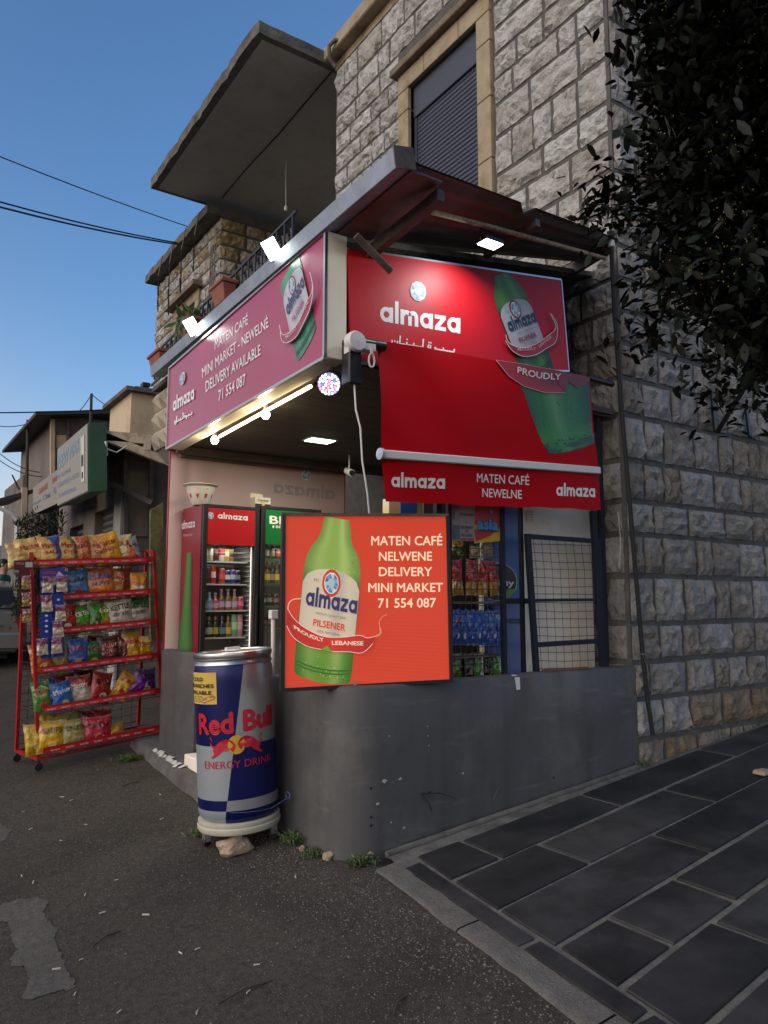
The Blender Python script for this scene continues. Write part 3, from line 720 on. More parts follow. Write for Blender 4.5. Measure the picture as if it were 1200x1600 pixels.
# wall cores
WY0, WY1, WZ0, WZ1 = 5.32, 6.50, 5.40, 7.32
mb = MB()
mb.box((XF, YF + .02, -.3), (XF + .3, WY0, 8.6)); mb.box((XF, WY1, -.3), (XF + .3, 8.2, 8.6))
mb.box((XF, WY0, -.3), (XF + .3, WY1, WZ0)); mb.box((XF, WY0, WZ1), (XF + .3, WY1, 8.6))
mb.box((XF + .3, YF + .02, -.3), (11.5, YF + .32, 8.6)); mb.box((XF + .3, 7.9, -.3), (7.6, 8.2, 8.6))
part('wall', mb, M['mortar'], house)
mb = MB(); mb.box((XF - .01, YF + .0, 8.6), (11.5, 8.22, 8.72)); part('cornice', mb, M['trim'], house)
mb = MB(); mb.prism([(XF - .16, YF - .16, 8.72), (11.5, YF - .16, 8.72), (11.5, 8.3, 8.72), (XF - .16, 8.3, 8.72)], (0, 0, .2)); part('roof_edge', mb, M['trim'], house, bevel=.015)
specs = []; rng = random.Random(4)
zc = [onY(978, y, YF).z for y in (1194, 1160, 1096, 1036, 975, 899, 833, 781, 717, 647, 589, 535, 484, 435, 385, 330, 271, 214, 167, 101, 43)] 
while zc[-1] < 8.4: zc.append(zc[-1] + rng.uniform(.25, .33))
zc[0] = -.05; zc[-1] = 8.6
# street-facing wall (X = const): u runs along -Y seen from outside; visible above the canopy and beside the sign
up_ = [z for z in zc if z > 3.7]
hole = (WY0 - .22, WY1 + .22, WZ0 - .3, WZ1 + .34)
for uc, z, L, h in courses(YF + .035, 8.19, up_, rng, holes=[hole]):
    specs.append((Vector((XF - .0, uc, z)), Vector((0, -1, 0)), Vector((-1, 0, 0)), L, h, M['stone'], rng.randrange(18)))
lo_ = [z for z in zc if .7 < z < 4.4 and z <= up_[0] + 1e-6]
for uc, z, L, h in courses(YF + .035, 4.75, lo_, rng, mean=.36):
    specs.append((Vector((XF - .0, uc, z)), Vector((0, -1, 0)), Vector((-1, 0, 0)), L, h, M['stone_side'], rng.randrange(18)))
# side wall (Y = const)
for uc, z, L, h in courses(XF + .0, 8.6, zc, rng, mean=.36):
    warm = z < .62 and uc > 5.6 or z < .3
    specs.append((Vector((uc, YF + .02, z)), Vector((1, 0, 0)), Vector((0, -1, 0)), L, h, M['stone_ochre'] if warm and rng.random() < .8 else M['stone_side'], rng.randrange(18)))
lay(house, specs)
# window: surround blocks, hood, shutter
win = MB(); win.box((XF + .10, WY0, WZ0), (XF + .16, WY1, WZ1)); win_o = part('window', win, M['black'], house)
x0, x1 = XF - .045, XF + .12
def blocks(y0, y1, zs, nm='frame'):
    for a, b in zip(zs[:-1], zs[1:]):
        q = MB(); q.box((x0, y0, a + .004), (x1, y1, b - .004)); part(nm, q, M['trim'], win_o, bevel=.006)
blocks(WY0 - .2, WY0, [WZ0 - .1, 5.75, 6.4, 7.0, WZ1]); blocks(WY1, WY1 + .2, [WZ0 - .1, 5.8, 6.5, 7.05, WZ1])
for a, b in ((WY0 - .2, 5.6), (5.6, 6.2), (6.2, WY1 + .2)):
    q = MB(); q.box((x0, a + .004, WZ1 + .004), (x1, b - .004, WZ1 + .22)); part('frame', q, M['trim'], win_o, bevel=.006)
q = MB(); q.prism([(XF - .13, WY0 - .26, WZ1 + .225), (XF - .13, WY1 + .26, WZ1 + .225), (XF, WY1 + .26, WZ1 + .225), (XF, WY0 - .26, WZ1 + .225)], (0, 0, .09)); part('hood', q, M['trimd'], win_o, bevel=.01)
q = MB(); q.box((XF - .06, WY0 - .2, WZ0 - .2), (XF + .1, WY1 + .2, WZ0 - .1)); part('sill', q, M['trim'], win_o, bevel=.01)
q = MB(); q.box((XF + .03, WY0 + .004, 6.95), (XF + .098, WY1 - .004, WZ1 - .004)); part('shutter_box', q, M['shutter'], win_o, bevel=.006)
q = MB(); z = WZ0
while z < 6.94:
    q.prism([(XF + .07, WY0 + .05, z), (XF + .058, WY0 + .05, z + .012), (XF + .058, WY0 + .05, z + .043), (XF + .07, WY0 + .05, z + .05)], (0, WY1 - WY0 - .1, 0)); z += .052
part('slat', q, M['shutter'], win_o, kind='stuff')
for y in (WY0, WY1 - .048):
    q = MB(); q.box((XF + .045, y, WZ0), (XF + .09, y + .048, 6.95)); part('guide_rail', q, M['shutter'], win_o)
# curved cable duct at the roof corner
q = MB(); q.tube([onX(524, 105, XF - .12), onX(515, 92, XF - .2), onX(514, 72, XF - .22), onX(524, 62, XF - .18), onX(536, 66, XF - .1)], .028, 8); part('cable_duct', q, M['concrete'], house, smooth=60)
# big canopy slab over the recessed terrace, and the recess
SZ = 8.70; rs2 = random.Random(6)
sl_ = MB(); X0s, X1s, Y0s, Y1s = 3.62, 7.5, 8.26, 12.75; nE = 30
edge = []
for i in range(nE + 1):
    y = Y0s + (Y1s - Y0s) * i / nE; edge.append((X0s + .018 * rs2.random() + (.02 if i % 7 == 0 else 0), y))
poly = edge + [(X1s, Y1s), (X1s, Y0s), (5.0, Y0s)] + [(5.0 - (5.0 - X0s) * k / 8, Y0s + .015 * rs2.random()) for k in range(1, 8)]
poly = list(reversed(poly))
sl_.prism([(x, y, SZ) for x, y in poly], (0, 0, .17)); part('canopy_slab', sl_, [M['concrete']], house)
s2 = MB(); s2.prism([(X0s + .12, Y0s + .1, SZ - .012), (X0s + .12, Y1s - .1, SZ - .012), (X1s, Y1s - .1, SZ - .012), (X1s, Y0s + .1, SZ - .012)][::-1], (0, 0, .016)); part('soffit', s2, M['soffit'], house)
s3 = MB(); s3.tube([(XF + .01, Y0s + .1, SZ - .016), (XF + .03, 10, SZ - .017), (XF, 11.3, SZ - .016), (XF + .02, 12.3, SZ - .017)], .011, 5); part('soffit_crack', s3, M['black'], house)
s4 = MB(); p = onZ(447, 250, SZ - .02); s4.tube([p, p + Vector((.0, 0, -.45)), p + Vector((.01, 0, -.8))], .007, 5); part('ceiling_wire', s4, M['white'], house)
s4 = MB(); s4.lathe([(0, -.05), (.028, -.045), (.03, .02), (.015, .04), (0, .04)], 10, Matrix.Translation(p + Vector((.01, 0, -.84)))); part('lamp_holder', s4, M['white'], house, smooth=50)
rc = MB(); rc.box((7.3, 8.2, 3.0), (7.5, 12.3, SZ)); rc.box((XF, 8.2, 3.2), (7.3, 12.3, 3.4)); part('terrace_recess', rc, M['soffit'], house)

# ------------------------------------------------------------------ the far wing
wing = thing('stone_wing', (6, 14, .3), 'lower limestone wing with dark roof edge and small window, beyond the concrete canopy slab', 'house')
WT = 8.34; YW0, YW1 = 12.3, 16.0
b = MB(); b.box((XF + .02, YW0 + .02, 0), (8.5, YW1, WT)); part('wall', b, M['mortar_dark'], wing)
specs = []; zz = frange(4.3, WT - .02, .27)
for uc, z, L, h in courses(YW0, YW1, zz, rng, mean=.4, holes=[(13.2, 14.7, 5.8, 7.45)]):
    specs.append((Vector((XF + .02, uc, z)), Vector((0, -1, 0)), Vector((-1, 0, 0)), L, h, M['stone_warm'] if rng.random() < .35 else M['stone'], rng.randrange(18)))
for uc, z, L, h in courses(XF + .02, 7.4, zz, rng, mean=.5):
    specs.append((Vector((uc, YW0 + .02, z)), Vector((1, 0, 0)), Vector((0, -1, 0)), L, h, M['stone_warm'], rng.randrange(18)))  # end face all in warm stone: its yellow light put into the colour
lay(wing, specs)
b = MB(); e = [(XF - .28 + .03 * rng.random(), YW0 + .02 + (YW1 - YW0) * i / 16) for i in range(17)]
b.prism([(x, y, WT) for x, y in e] + [(8.5, YW1 + .02, WT), (8.5, YW0 + .02, WT)], (0, 0, .16)); part('roof_edge', b, M['concrete'], wing)
b = MB(); b.box((XF - .01, 13.42, 5.9), (XF + .015, 14.48, 7.1)); wo_ = part('window', b, M['black'], wing)
for lo, hi in (((XF - .05, 13.22, 5.8), (XF + .03, 13.42, 7.1)), ((XF - .05, 14.48, 5.8), (XF + .03, 14.68, 7.1)), ((XF - .05, 13.22, 7.1), (XF + .03, 14.68, 7.3)), ((XF - .05, 13.88, 5.9), (XF + .02, 13.97, 7.1))):
    b = MB(); b.box(lo, hi); part('frame', b, M['trim'], wo_, bevel=.01)
b = MB(); b.box((XF - .2, 13.1, 7.303), (XF + .01, 14.8, 7.4)); part('hood', b, M['trimd'], wo_)
b = MB()
for k in range(4):
    y = 12.6 + k * .7; b.tube([(XF - .3, y, WT + .1), (XF - .34, y + .1, WT - .3), (XF - .2, y + .5, WT - .8 - .2 * k % .5), (XF - .1, y + .9, WT - .5)], .012, 4)
part('loose_cable', b, M['black'], wing)
b = MB(); p = onX(400, 200 + 150, XF)
for i in range(3): b.tube([(XF - .02, 12.5 + .1 * i, 7.9), (XF - .05, 12.45 + .1 * i, 7.0), (XF - .04, 12.5 + .1 * i, 6.2)], .012, 4)
part('drop_cable', b, M['black'], wing)

# ------------------------------------------------------------------ the kiosk shell
ZP = .955
kiosk = thing('market_kiosk', (3.5, 5.2, .05), 'small open kiosk with dark grey parapet and metal canopy, against the stone house', 'kiosk')
def wallpath(pts, th, z1, seg=1, name='parapet', m=None):
    """pts: outer line in plan; builds a wall with rounded top edges following the ground"""
    L = []
    for i, p in enumerate(pts):
        a = Vector(pts[max(i - 1, 0)]); b = Vector(pts[min(i + 1, len(pts) - 1)]); d = (b - a).normalized(); L.append((Vector(p), Vector((-d.y, d.x))))
    prof = [(0, None), (.0, .3), (.0, .6), (0, z1 - .02), (.012, z1 - .005), (.03, z1), (th - .03, z1), (th - .005, z1 - .01), (th, z1 - .03), (th, None)]
    mb = MB(); n = len(prof); vs = []
    for i, (p, nn) in enumerate(L):
        for o, z in prof:
            q = p + nn * o; wob = .006 * noise.noise(Vector((p.x * 2.5, p.y * 2.5, (z or 0) * 2.5))) if o == 0 else 0
            wz = .006 * noise.noise(Vector((p.x * 3, p.y * 3, 4))) if z and z > z1 - .1 else 0
            q2 = q - nn * wob; vs.append((q2.x, q2.y, (g(q.x, q.y) - .2) if z is None else z + wz))
    mb.add(vs, [(i * n + j, (i + 1) * n + j, (i + 1) * n + j + 1, i * n + j + 1) for i in range(len(L) - 1) for j in range(n - 1)])
    mb.add([vs[j] for j in range(n)], [tuple(range(n))]); mb.add([vs[(len(L) - 1) * n + j] for j in range(n)], [tuple(reversed(range(n)))])
    return part(name, mb, m or M['parapet'], kiosk, smooth=45)
path = [(2.24, 4.64 - .1 * i) for i in range(8)] + [(2.24 + .26 * (1 - cos(a)), 3.945 - .24 * sin(a)) for a in [R(10 * k) for k in range(1, 10)]] + [(2.6 + .15 * i, YF) for i in range(15)] + [(4.80, YF)]
wallpath(path, .13, ZP)
wallpath([(2.25, 6.97), (2.25, 6.6), (2.25, 6.3), (2.25, 6.10)], .12, 1.0)
b = MB(); b.box((2.37, 6.995, 0), (XF, 7.12, 1.0)); part('side_wall', b, M['parapet'], kiosk)
b = MB(); b.box((2.38, 4.66, -.1), (2.748, 6.99, .24)); b.box((2.75, 3.84, -.1), (XF - .06, 6.99, .28)); part('floor', b, M['oldconc'], kiosk)
b = MB(); b.box((2.16, 5.62, .0), (2.379, 6.05, .22), None); part('step', b, M['cream'], kiosk, bevel=.006)
# ceiling with plank joints, back panel
b = MB()
y = 3.78
while y < 7.0: b.box((2.26, y, 2.87), (XF - .05, min(y + .195, 7.05), 2.885)); y += .2
part('ceiling', b, M['ceil'], kiosk)
b = MB(); b.box((2.24, 3.755, 2.886), (XF - .062, 6.84, 2.93)); b.box((XF - .06, 4.78, .29), (XF - .045, 6.96, 2.868)); part('inner_lining', b, M['darkwall'], kiosk)
# roof deck, box gutter beam with its end, side canopy sheet and its frame
b = MB(); b.hexa([(2.14, 3.0, 3.66), (2.14, 3.10, 3.66), (2.14, 3.10, 3.67), (2.14, 3.0, 3.67)], [(2.141, 3.0, 3.66), (2.141, 3.10, 3.66), (2.141, 3.10, 3.67), (2.141, 3.0, 3.67)])
b = MB(); b.hexa([(2.07, 2.95, 3.635), (2.19, 2.95, 3.67), (2.17, 2.95, 3.775), (2.055, 2.95, 3.745)], [(2.07, 7.02, 3.56), (2.19, 7.02, 3.57), (2.17, 7.02, 3.66), (2.055, 7.02, 3.66)])
part('gutter_beam', b, M['fascia'], kiosk, bevel=.004)
b = MB(); b.hexa([(2.065, 2.942, 3.63), (2.195, 2.942, 3.665), (2.175, 2.942, 3.78), (2.05, 2.942, 3.75)], [(2.065, 2.95, 3.63), (2.195, 2.95, 3.665), (2.175, 2.95, 3.78), (2.05, 2.95, 3.75)])
part('beam_end_cap', b, M['steel'], kiosk)
def roofz(x, y): return 3.71 + (x - 2.14) * .205 + (y - 3.0) * -.03
def edgeY(x): return 2.97 + (x - 2.14) * .235 + (.05 if 3.25 < x < 3.38 else 0)
b = MB()
b.grid(lambda u, v: (lambda x: Vector((x, edgeY(x) + v * (3.95 - edgeY(x)), roofz(x, edgeY(x) + v * .8) + .012 * sin(v * 34) - (.03 if v == 0 and .43 < u < .5 else 0))))(2.19 + u * 2.42), 28, 26)
b.v += [v + Vector((0, 0, .012)) for v in b.v[:]]; n_ = len(b.v) // 2; b.f += [tuple(i + n_ for i in reversed(f)) for f in b.f[:]]; b.m = [0] * len(b.f)
part('corrugated_sheet', b, M['brownsheet'], kiosk, smooth=50)
b = MB(); b.hexa([(2.17, 2.955, 3.655), (2.42, 3.01, 3.70), (2.42, 3.01, 3.712), (2.17, 2.955, 3.667)], [(2.17, 3.72, 3.63), (2.42, 3.72, 3.66), (2.42, 3.72, 3.672), (2.17, 3.72, 3.642)]); part('red_soffit_sheet', b, M['redsheet'], kiosk)
b = MB(); b.bar((2.45, 3.06, 3.66), (2.40, 3.76, 3.56), .05, .07); part('purlin', b, M['steel'], kiosk)
b = MB(); b.bar((4.52, 3.56, 4.14), (4.50, 4.12, 4.06), .04, .08); part('purlin', b, M['steel'], kiosk)
b = MB(); b.bar((3.45, 3.3, 3.90), (3.42, 3.78, 3.86), .04, .05); part('purlin', b, M['steel'], kiosk)
b = MB(); b.tube([(2.47, 3.22, 3.65), (3.1, 3.34, 3.78), (4.5, 3.62, 4.06)], .016, 8); part('canopy_tube', b, M['yellowpipe'], kiosk, smooth=60)
b = MB(); a1 = onY(556, 368, 3.42); a2 = onY(611, 424, 3.42); b.tube([a1, a2 + Vector((0, 0, 0))], .022, 10); part('stub_pipe', b, M['steel'], kiosk, smooth=60)
# roof deck over the kiosk and balcony parapet blocks at its far end
b = MB(); b.hexa([(2.2, 3.72, 3.60), (2.2, 7.4, 3.52), (XF - .03, 7.4, 3.9), (XF - .03, 3.95, 4.1)], [(2.2, 3.72, 3.64), (2.2, 7.4, 3.56), (XF - .03, 7.4, 3.94), (XF - .03, 3.95, 4.14)]); part('roof_deck', b, M['concrete'], kiosk)
b = MB(); b.box((2.26, 3.74, 2.93), (2.30, 6.7, 3.6)); b.box((2.26, 6.75, 2.8), (4.6, 6.79, 3.55)); part('sign_backing', b, M['darkwall'], kiosk)
b = MB(); b.hexa([(2.30, 3.735, 2.9), (4.12, 3.735, 2.9), (4.12, 3.735, 3.82), (2.30, 3.735, 3.57)], [(2.30, 3.75, 2.9), (4.12, 3.75, 2.9), (4.12, 3.75, 3.82), (2.30, 3.75, 3.57)]); part('side_backing', b, M['darkwall'], kiosk)
for x, y in ((3.02, 3.84), (4.62, 3.84)):
    b = MB(); b.box((x - .02, y - .02, ZP), (x + .02, y + .02, 2.88)); part('post', b, M['navy'], kiosk)

# balcony blocks with pyramids
bal = thing('balcony_parapet', (2.4, 7.2, 3.0), 'balcony corner of cast concrete pyramid blocks at the far end of the long street sign', 'parapet')
b = MB(); b.box((2.26, 6.84, 2.95), (3.4, 7.46, 3.52)); b.hexa([(2.35, 6.9, 2.8), (3.3, 6.9, 2.8), (3.3, 7.35, 2.8), (2.35, 7.35, 2.8)], [(2.26, 6.84, 2.95), (3.4, 6.84, 2.95), (3.4, 7.46, 2.95), (2.26, 7.46, 2.95)]); part('balcony_slab', b, M['oldconc'], bal)
def pyr(o, u, v, n, s):
    b = MB(); o = Vector(o); u = Vector(u) * s; v = Vector(v) * s
    b.add([o, o + u, o + u + v, o + v, o + (u + v) * .5 + Vector(n) * s * .38], [(0, 1, 4), (1, 2, 4), (2, 3, 4), (3, 0, 4), (3, 2, 1, 0)]); return b
for i in range(3):
    for j in range(3):
        part('pyramid_block', pyr((2.258, 7.455 - i * .205, 2.93 + j * .195), (0, -1, 0), (0, 0, 1), (-1, 0, 0), .19), M['diamond'], bal)
        part('pyramid_block', pyr((2.28 + i * .205, 6.838, 2.93 + j * .195), (1, 0, 0), (0, 0, 1), (0, -1, 0), .19), M['diamond'], bal)

# wrought iron railing on the kiosk roof and planters hung on it
rail = thing('iron_railing', (2.33, 6, 3.6), 'black wrought iron railing with scrolls, running along the kiosk roof above the street sign', 'railing')
b = MB()
for z in (3.70, 4.0): b.bar((2.20, 4.3, z + .05), (2.20, 7.45, z - .10), .015, .02)
y = 4.35
while y < 7.4:
    b.bar((2.20, y, 3.64), (2.20, y, 4.04 - .045 * (y - 4.3)), .014, .014)
    b.tube([(2.20, y + .05 + .045 * cos(t) * (1 - t / 14), 3.89 - .035 * (y - 4.3) + .09 * sin(t) * (1 - t / 14)) for t in [k * .7 for k in range(13)]], .009, 4); y += .12
part('scrolls_and_bars', b, M['black'], rail)
def planter(y0, y1, zt, label, plant):
    t = thing('planter_box', (2.2, (y0 + y1) / 2, zt - .19), label, 'planter', 'terracotta planters on the roof railing')
    b = MB(); zb = zt - .16; xa, xb = 2.06, 2.18
    b.hexa([(xa + .03, y0 + .03, zb), (xb - .03, y0 + .03, zb), (xb - .03, y1 - .03, zb), (xa + .03, y1 - .03, zb)], [(xa, y0, zt - .03), (xb, y0, zt - .03), (xb, y1, zt - .03), (xa, y1, zt - .03)])
    part('trough', b, M['terracotta'], t, bevel=.006)
    b = MB(); b.box((xa - .012, y0 - .012, zt - .03), (xb + .012, y1 + .012, zt)); part('rim', b, M['terracotta'], t, bevel=.005)
    if plant:
        b = MB(); r = random.Random(plant)
        for i in range(60):
            c = Vector((r.uniform(xa, xb), r.uniform(y0, y1), zt)); d = Vector((r.uniform(-.6, .4), r.uniform(-.6, .6), r.uniform(.2, 1))).normalized() * r.uniform(.05, .22)
            if i % 3 == 0: d.z = -abs(d.z) * .8; c.x = xa - .02
            s = d.cross(Vector((r.random(), r.random(), .1))).normalized() * .018
            b.add([c, c + d * .5 + s, c + d, c + d * .5 - s], [(0, 1, 2, 3)])
        part('plant', b, M['weed'], t)
planter(5.24, 5.50, 3.90, 'terracotta planter box on the railing right behind the nearer floodlight, the largest of three', 0)
planter(5.98, 6.24, 3.84, 'middle terracotta planter box, with trailing green plant, behind the farther floodlight', 3)
planter(6.78, 7.10, 3.78, 'terracotta planter box at the far left end of the kiosk roof above the pyramid blocks', 0)

# ------------------------------------------------------------------ signs
# street sign
ssg = thing('street_sign', (2.15, 5.1, 2.8), 'long red street sign box, coloured pinkish with sky sheen, reading MATEN CAFÉ MINI MARKET above the kiosk entrance', 'sign')
YA, YB = 3.705, 6.55
b = MB(); b.hexa([(2.104, YA, 2.855), (2.24, YA, 2.855), (2.24, YB, 2.79), (2.104, YB, 2.79)], [(2.104, YA, 3.63), (2.24, YA, 3.63), (2.24, YB, 3.53), (2.104, YB, 3.53)]); part('box', b, M['cream'], ssg, bevel=.004)
for (ya, za, yb, zb) in ((YA, 2.85, YB, 2.785), (YA, 3.625, YB, 3.525)):
    b = MB(); b.bar((2.094, ya, za), (2.094, yb, zb), .02, .018); part('edge_trim', b, M['alu'], ssg)
for y, za, zb in ((YA + .006, 2.86, 3.62), (YB, 2.79, 3.52)):
    b = MB(); b.bar((2.094, y, za), (2.094, y, zb), .018, .02); part('edge_trim', b, M['alu'], ssg)
def fnS(x, y):
    p = onX(x, y, 2.101); w = .006 * noise.noise(Vector((p.y * 1.7, p.z * 2.2, 3))) + .01 * max(0, .25 - abs(p.y - 3.95)) * sin(p.z * 9 + p.y * 16)
    return p + Vector((-.006 - w, 0, 0)), Vector((-1, 0, 0))
def project(p):
    v = Vector(p) - CE; return 600 + F_PX * v.dot(RT) / v.dot(FW), 800 - F_PX * v.dot(UP) / v.dot(FW)
b = MB(); b.c = []
b.grid(lambda u, v: fnS(*project((2.101, YA + .01 + (YB - YA - .02) * u, (2.86 - .065 * u) + v * (.76 - .035 * u))))[0], 40, 12); b.c = [lin('#a03054')] * len(b.v)  # red vinyl; the pinkish sky reflection is put into this base colour
part('face', b, M['prints'], ssg, smooth=60)
pr = Print(fnS, .0015); WH = '#e9e4e6'
pr.text('MATEN CAFÉ', (336.7, 546.8), (389, 506.4), (336.7, 532.5), WH)
pr.text('MINI MARKET - NEWELNÉ', (317.5, 591), (420.6, 511), (317, 576), WH)
pr.text('DELIVERY AVAILABLE', (323, 613), (408.8, 554.5), (322.7, 597), WH)
pr.text('71 554 087', (343.6, 627.4), (386, 600.7), (343.6, 611), WH)
pr.almaza((272.6, 643.3), (305.6, 623.3), (272.6, 628.4), WH)
pr.arabic((275.4, 661), (303, 647.5), (275.4, 653), WH)
pr.gem((288, 592), (4.6, -3), (0, 9.5))
pr.done('lettering', M['prints'], ssg)
pr = Print(fnS, .0015); pr.k = 1
def BS(x, y): return (482 + 15 * x - 10 * y, 540 - 27 * x - 42 * y)
def bottle_clipped(pr, B, ymax, **k):
    """bottle picture cut at ymax of its own frame"""
    p0 = pr.poly
    bottle_art(pr, lambda x, y: B(x, min(y, ymax)), **k)
bottle_clipped(pr, BS, 2.86, g_dark='#1c5a40', g_mid='#2f7f5c', g_lit='#64b083', red='#8e2140', label='#b9b6c6', alm='#27305e')
z1 = lambda p: (420 + p[0] * .1374, 380 + p[1] * .1374)
tp = [z1(p) for p in ((165, 940), (190, 1040), (250, 1045), (340, 970), (420, 850), (470, 690), (535, 600), (550, 480), (513, 340))]
bt = [z1(p) for p in ((178, 1010), (200, 1120), (270, 1140), (370, 1070), (450, 925), (525, 765), (556, 600), (555, 480), (516, 340))]
ribbon(pr, bez(tp), bez(bt), '#a8304e', '#701a36')
pr.text('PROUDLY', z1((255, 1110)), z1((375, 985)), z1((243, 1075)), '#d8b8c4'); pr.text('LEBANESE', z1((405, 905)), z1((520, 690)), z1((385, 880)), '#d8b8c4')
pr.done('bottle_picture', M['prints'], ssg)

# red board on the kiosk's side
rsg = thing('red_wall_sign', (3.2, 3.71, 3.0), 'glossy bright red board with white lettering and green bottle, tilted under the side canopy', 'sign')
NY = Vector((0, -1, 0))
def fnR(x, y): return onY(x, y, 3.70), NY
c4 = [onY(543, 388, 3.70), onY(877, 437, 3.70), onY(889, 580, 3.70), onY(549, 566, 3.70)]
b = MB(); b.prism([c4[3], c4[2], c4[1], c4[0]], (0, .02, 0)); b.c = None
part('board', b, mat('red_corrugated_board', (.50, .004, .009), .45, bump=.04, bscale=9, spec=.3), rsg)
b = MB()
for a, c in ((c4[3], c4[2]), (c4[2], c4[1]), (c4[1], c4[0])): b.bar(a + Vector((0, .012, 0)), c + Vector((0, .012, 0)), .03, .012)
part('edge_trim', b, M['alu'], rsg)
pr = Print(fnR, .0014)
pr.almaza((594, 501.5), (719, 521), (594, 478.5), '#e9e6e4')
pr.arabic((611, 535), (711, 551), (612, 524), '#e9e6e4')
pr.gem((652.7, 455.5), (12, 2.6), (1, -14.5)); pr.done('lettering', M['printg'], rsg)
pr = Print(fnR, .0014)
def BR_(x, y): return (843 + 24 * x - 17.6 * y, 586 - 9 * x - 46 * y)
bottle_clipped(pr, BR_, 3.42, g_dark='#12380f', g_mid='#2f6a1c', g_lit='#78a83a', red='#8e1a22', label='#b8b2b6')
z7 = lambda p: (740 + p[0] * .1938, 410 + p[1] * .1938)
tp = [z7(p) for p in ((242, 590), (262, 650), (330, 688), (420, 690), (520, 645), (600, 583), (640, 548), (640, 500), (600, 420))]
bt = [z7(p) for p in ((240, 640), (290, 715), (380, 765), (480, 752), (560, 705), (637, 655), (655, 590), (652, 500), (604, 420))]
ribbon(pr, bez(tp), bez(bt), '#b01a26', '#6c0f1c')
pr.text('PROUDLY', z7((335, 722)), z7((482, 712)), z7((333, 700)), '#d8b8b4'); pr.text('LEBANESE', z7((508, 695)), z7((607, 615)), z7((500, 675)), '#d8b8b4')
pr.done('bottle_picture', M['printg'], rsg)

# drop-down banner with roller, bar and valance
ban = thing('drop_awning', (3.4, 3.66, 2.05), 'red vinyl drop awning with white bar and valance, hanging below the red wall sign', 'awning')
def wave(p): return .018 * noise.noise(Vector((p.x * 1.6, p.z * 1.3, 8))) + .010 * sin((p.x - 2.45) * 8 + p.z * 9) * max(0, 1 - (p.x - 2.45) * 1.4) + .004 * noise.noise(Vector((p.x * 6, p.z * 5, 1)))
def fnB(x, y):
    p = onY(x, y, 3.64); return p + Vector((0, wave(p), 0)), NY
q4 = [(591, 531), (921, 589), (935.5, 735), (597.5, 709)]; v4 = [(597.5, 709), (935.5, 735), (937.5, 797), (601, 784)]
def gridpx(c4, nu, nv, edge=0):
    b = MB(); b.c = []
    def f(u, v):
        x = (c4[0][0] * (1 - u) + c4[1][0] * u) * (1 - v) + (c4[3][0] * (1 - u) + c4[2][0] * u) * v
        y = (c4[0][1] * (1 - u) + c4[1][1] * u) * (1 - v) + (c4[3][1] * (1 - u) + c4[2][1] * u) * v
        if edge and v == 1: y += edge * noise.noise(Vector((u * 9, 0, 2)))
        return fnB(x, y)[0]
    b.grid(f, nu, nv); return b
mv = print_mat('red_awning_vinyl', .6, spec=.06, bump=.12, bs=2.2, bd=.03)
b = gridpx(q4, 36, 24); b.c = [(.42, .003, .007)] * len(b.v); part('fabric', b, mv, ban, smooth=60)
b = gridpx(v4, 36, 8, 2.5); b.c = [(.42, .003, .007)] * len(b.v); part('valance', b, mv, ban, smooth=60)
b = MB(); b.bar(onY(595, 709.5, 3.63), onY(937, 735.5, 3.63), .03, .052); part('front_bar', b, M['white'], ban, bevel=.006)
b = MB(); p = onY(594.5, 709, 3.63); b.lathe([(0, -.012), (.036, -.008), (.036, .008), (0, .012)], 12, Matrix.Translation(p) @ Matrix.Rotation(R(90), 4, 'Y')); part('bar_cap', b, mat('pale_blue_cap', (.35, .42, .6), .4), ban, smooth=50)
pr = Print(fnB, .0016)
for a, c, t in (((611.8, 760.5), (694, 764), (611.8, 745)), ((868, 774.5), (929, 777), (868, 761))): pr.almaza(a, c, t, '#ded8d4', 1)
pr.text('MATEN CAFÉ', (745.8, 752.8), (827, 757.7), (745.8, 739.5), '#ded8d4', layer=1); pr.text('NEWELNE', (754.6, 776), (815.8, 779), (754.6, 763), '#ded8d4', layer=1)
pr.done('lettering', M['print'], ban)
pr = Print(fnB, .0016); L = [(804, 590), (818, 612), (832, 655), (846, 690), (857, 709)]; Rt = [(920, 594), (921.5, 612), (925, 655), (927, 680), (928.5, 693)]
N = 12
for i in range(4):
    for j in range(N):
        def pt(i, t): return (L[i][0] * (1 - t) + Rt[i][0] * t, L[i][1] * (1 - t) + Rt[i][1] * t + (4 * sin(pi * t) if i == 4 else 0))
        def sh(i, t):
            c = blend('#256b22', '#0f3411', abs(2 * t - .9) ** 2.2 if t < 1 else 1); c = blend(c, '#7d9a6a', max(0, 1 - abs(t - .42) / .13) * .45 * (1 if i < 3 else .3)); return blend(c, '#3a8f1f', .5 if i == 3 else 0)
        a, c = j / N, (j + 1) / N
        pr.poly([pt(i, a), pt(i, c), pt(i + 1, c), pt(i + 1, a)], [sh(i, a), sh(i, c), sh(i + 1, c), sh(i + 1, a)], 1)
pr.poly([(852, 699), (890, 693), (929, 677), (928.8, 693), (895, 704), (866, 710), (857, 709)], '#1c3d18', 2)
rr = random.Random(8)
for i in range(150):
    t = rr.random(); y0 = 698 - 19 * t + rr.gauss(0, 3.2); x0 = 850 + 78 * t; r = rr.uniform(.4, 1.2)
    if i > 110: x0, y0 = rr.uniform(830, 925), rr.uniform(620, 690)
    pr.poly(circ(x0, y0, r, 5), '#0d2a10' if rr.random() < .6 else '#5f8f4a', 3)
pr.poly([(774, 563), (813.6, 569), (875.7, 580.5), (919.5, 589.5), (921, 595), (901, 607), (886, 596.5), (880.5, 614.5), (848.5, 613.5), (817.5, 604), (794, 588)], ['#a01019', '#a01019', '#8e0f1a', '#6c0f18', '#6c0f18', '#7c0f18', '#5c0c15', '#9c1420', '#9c1420', '#9c1420', '#a01019'], 4)
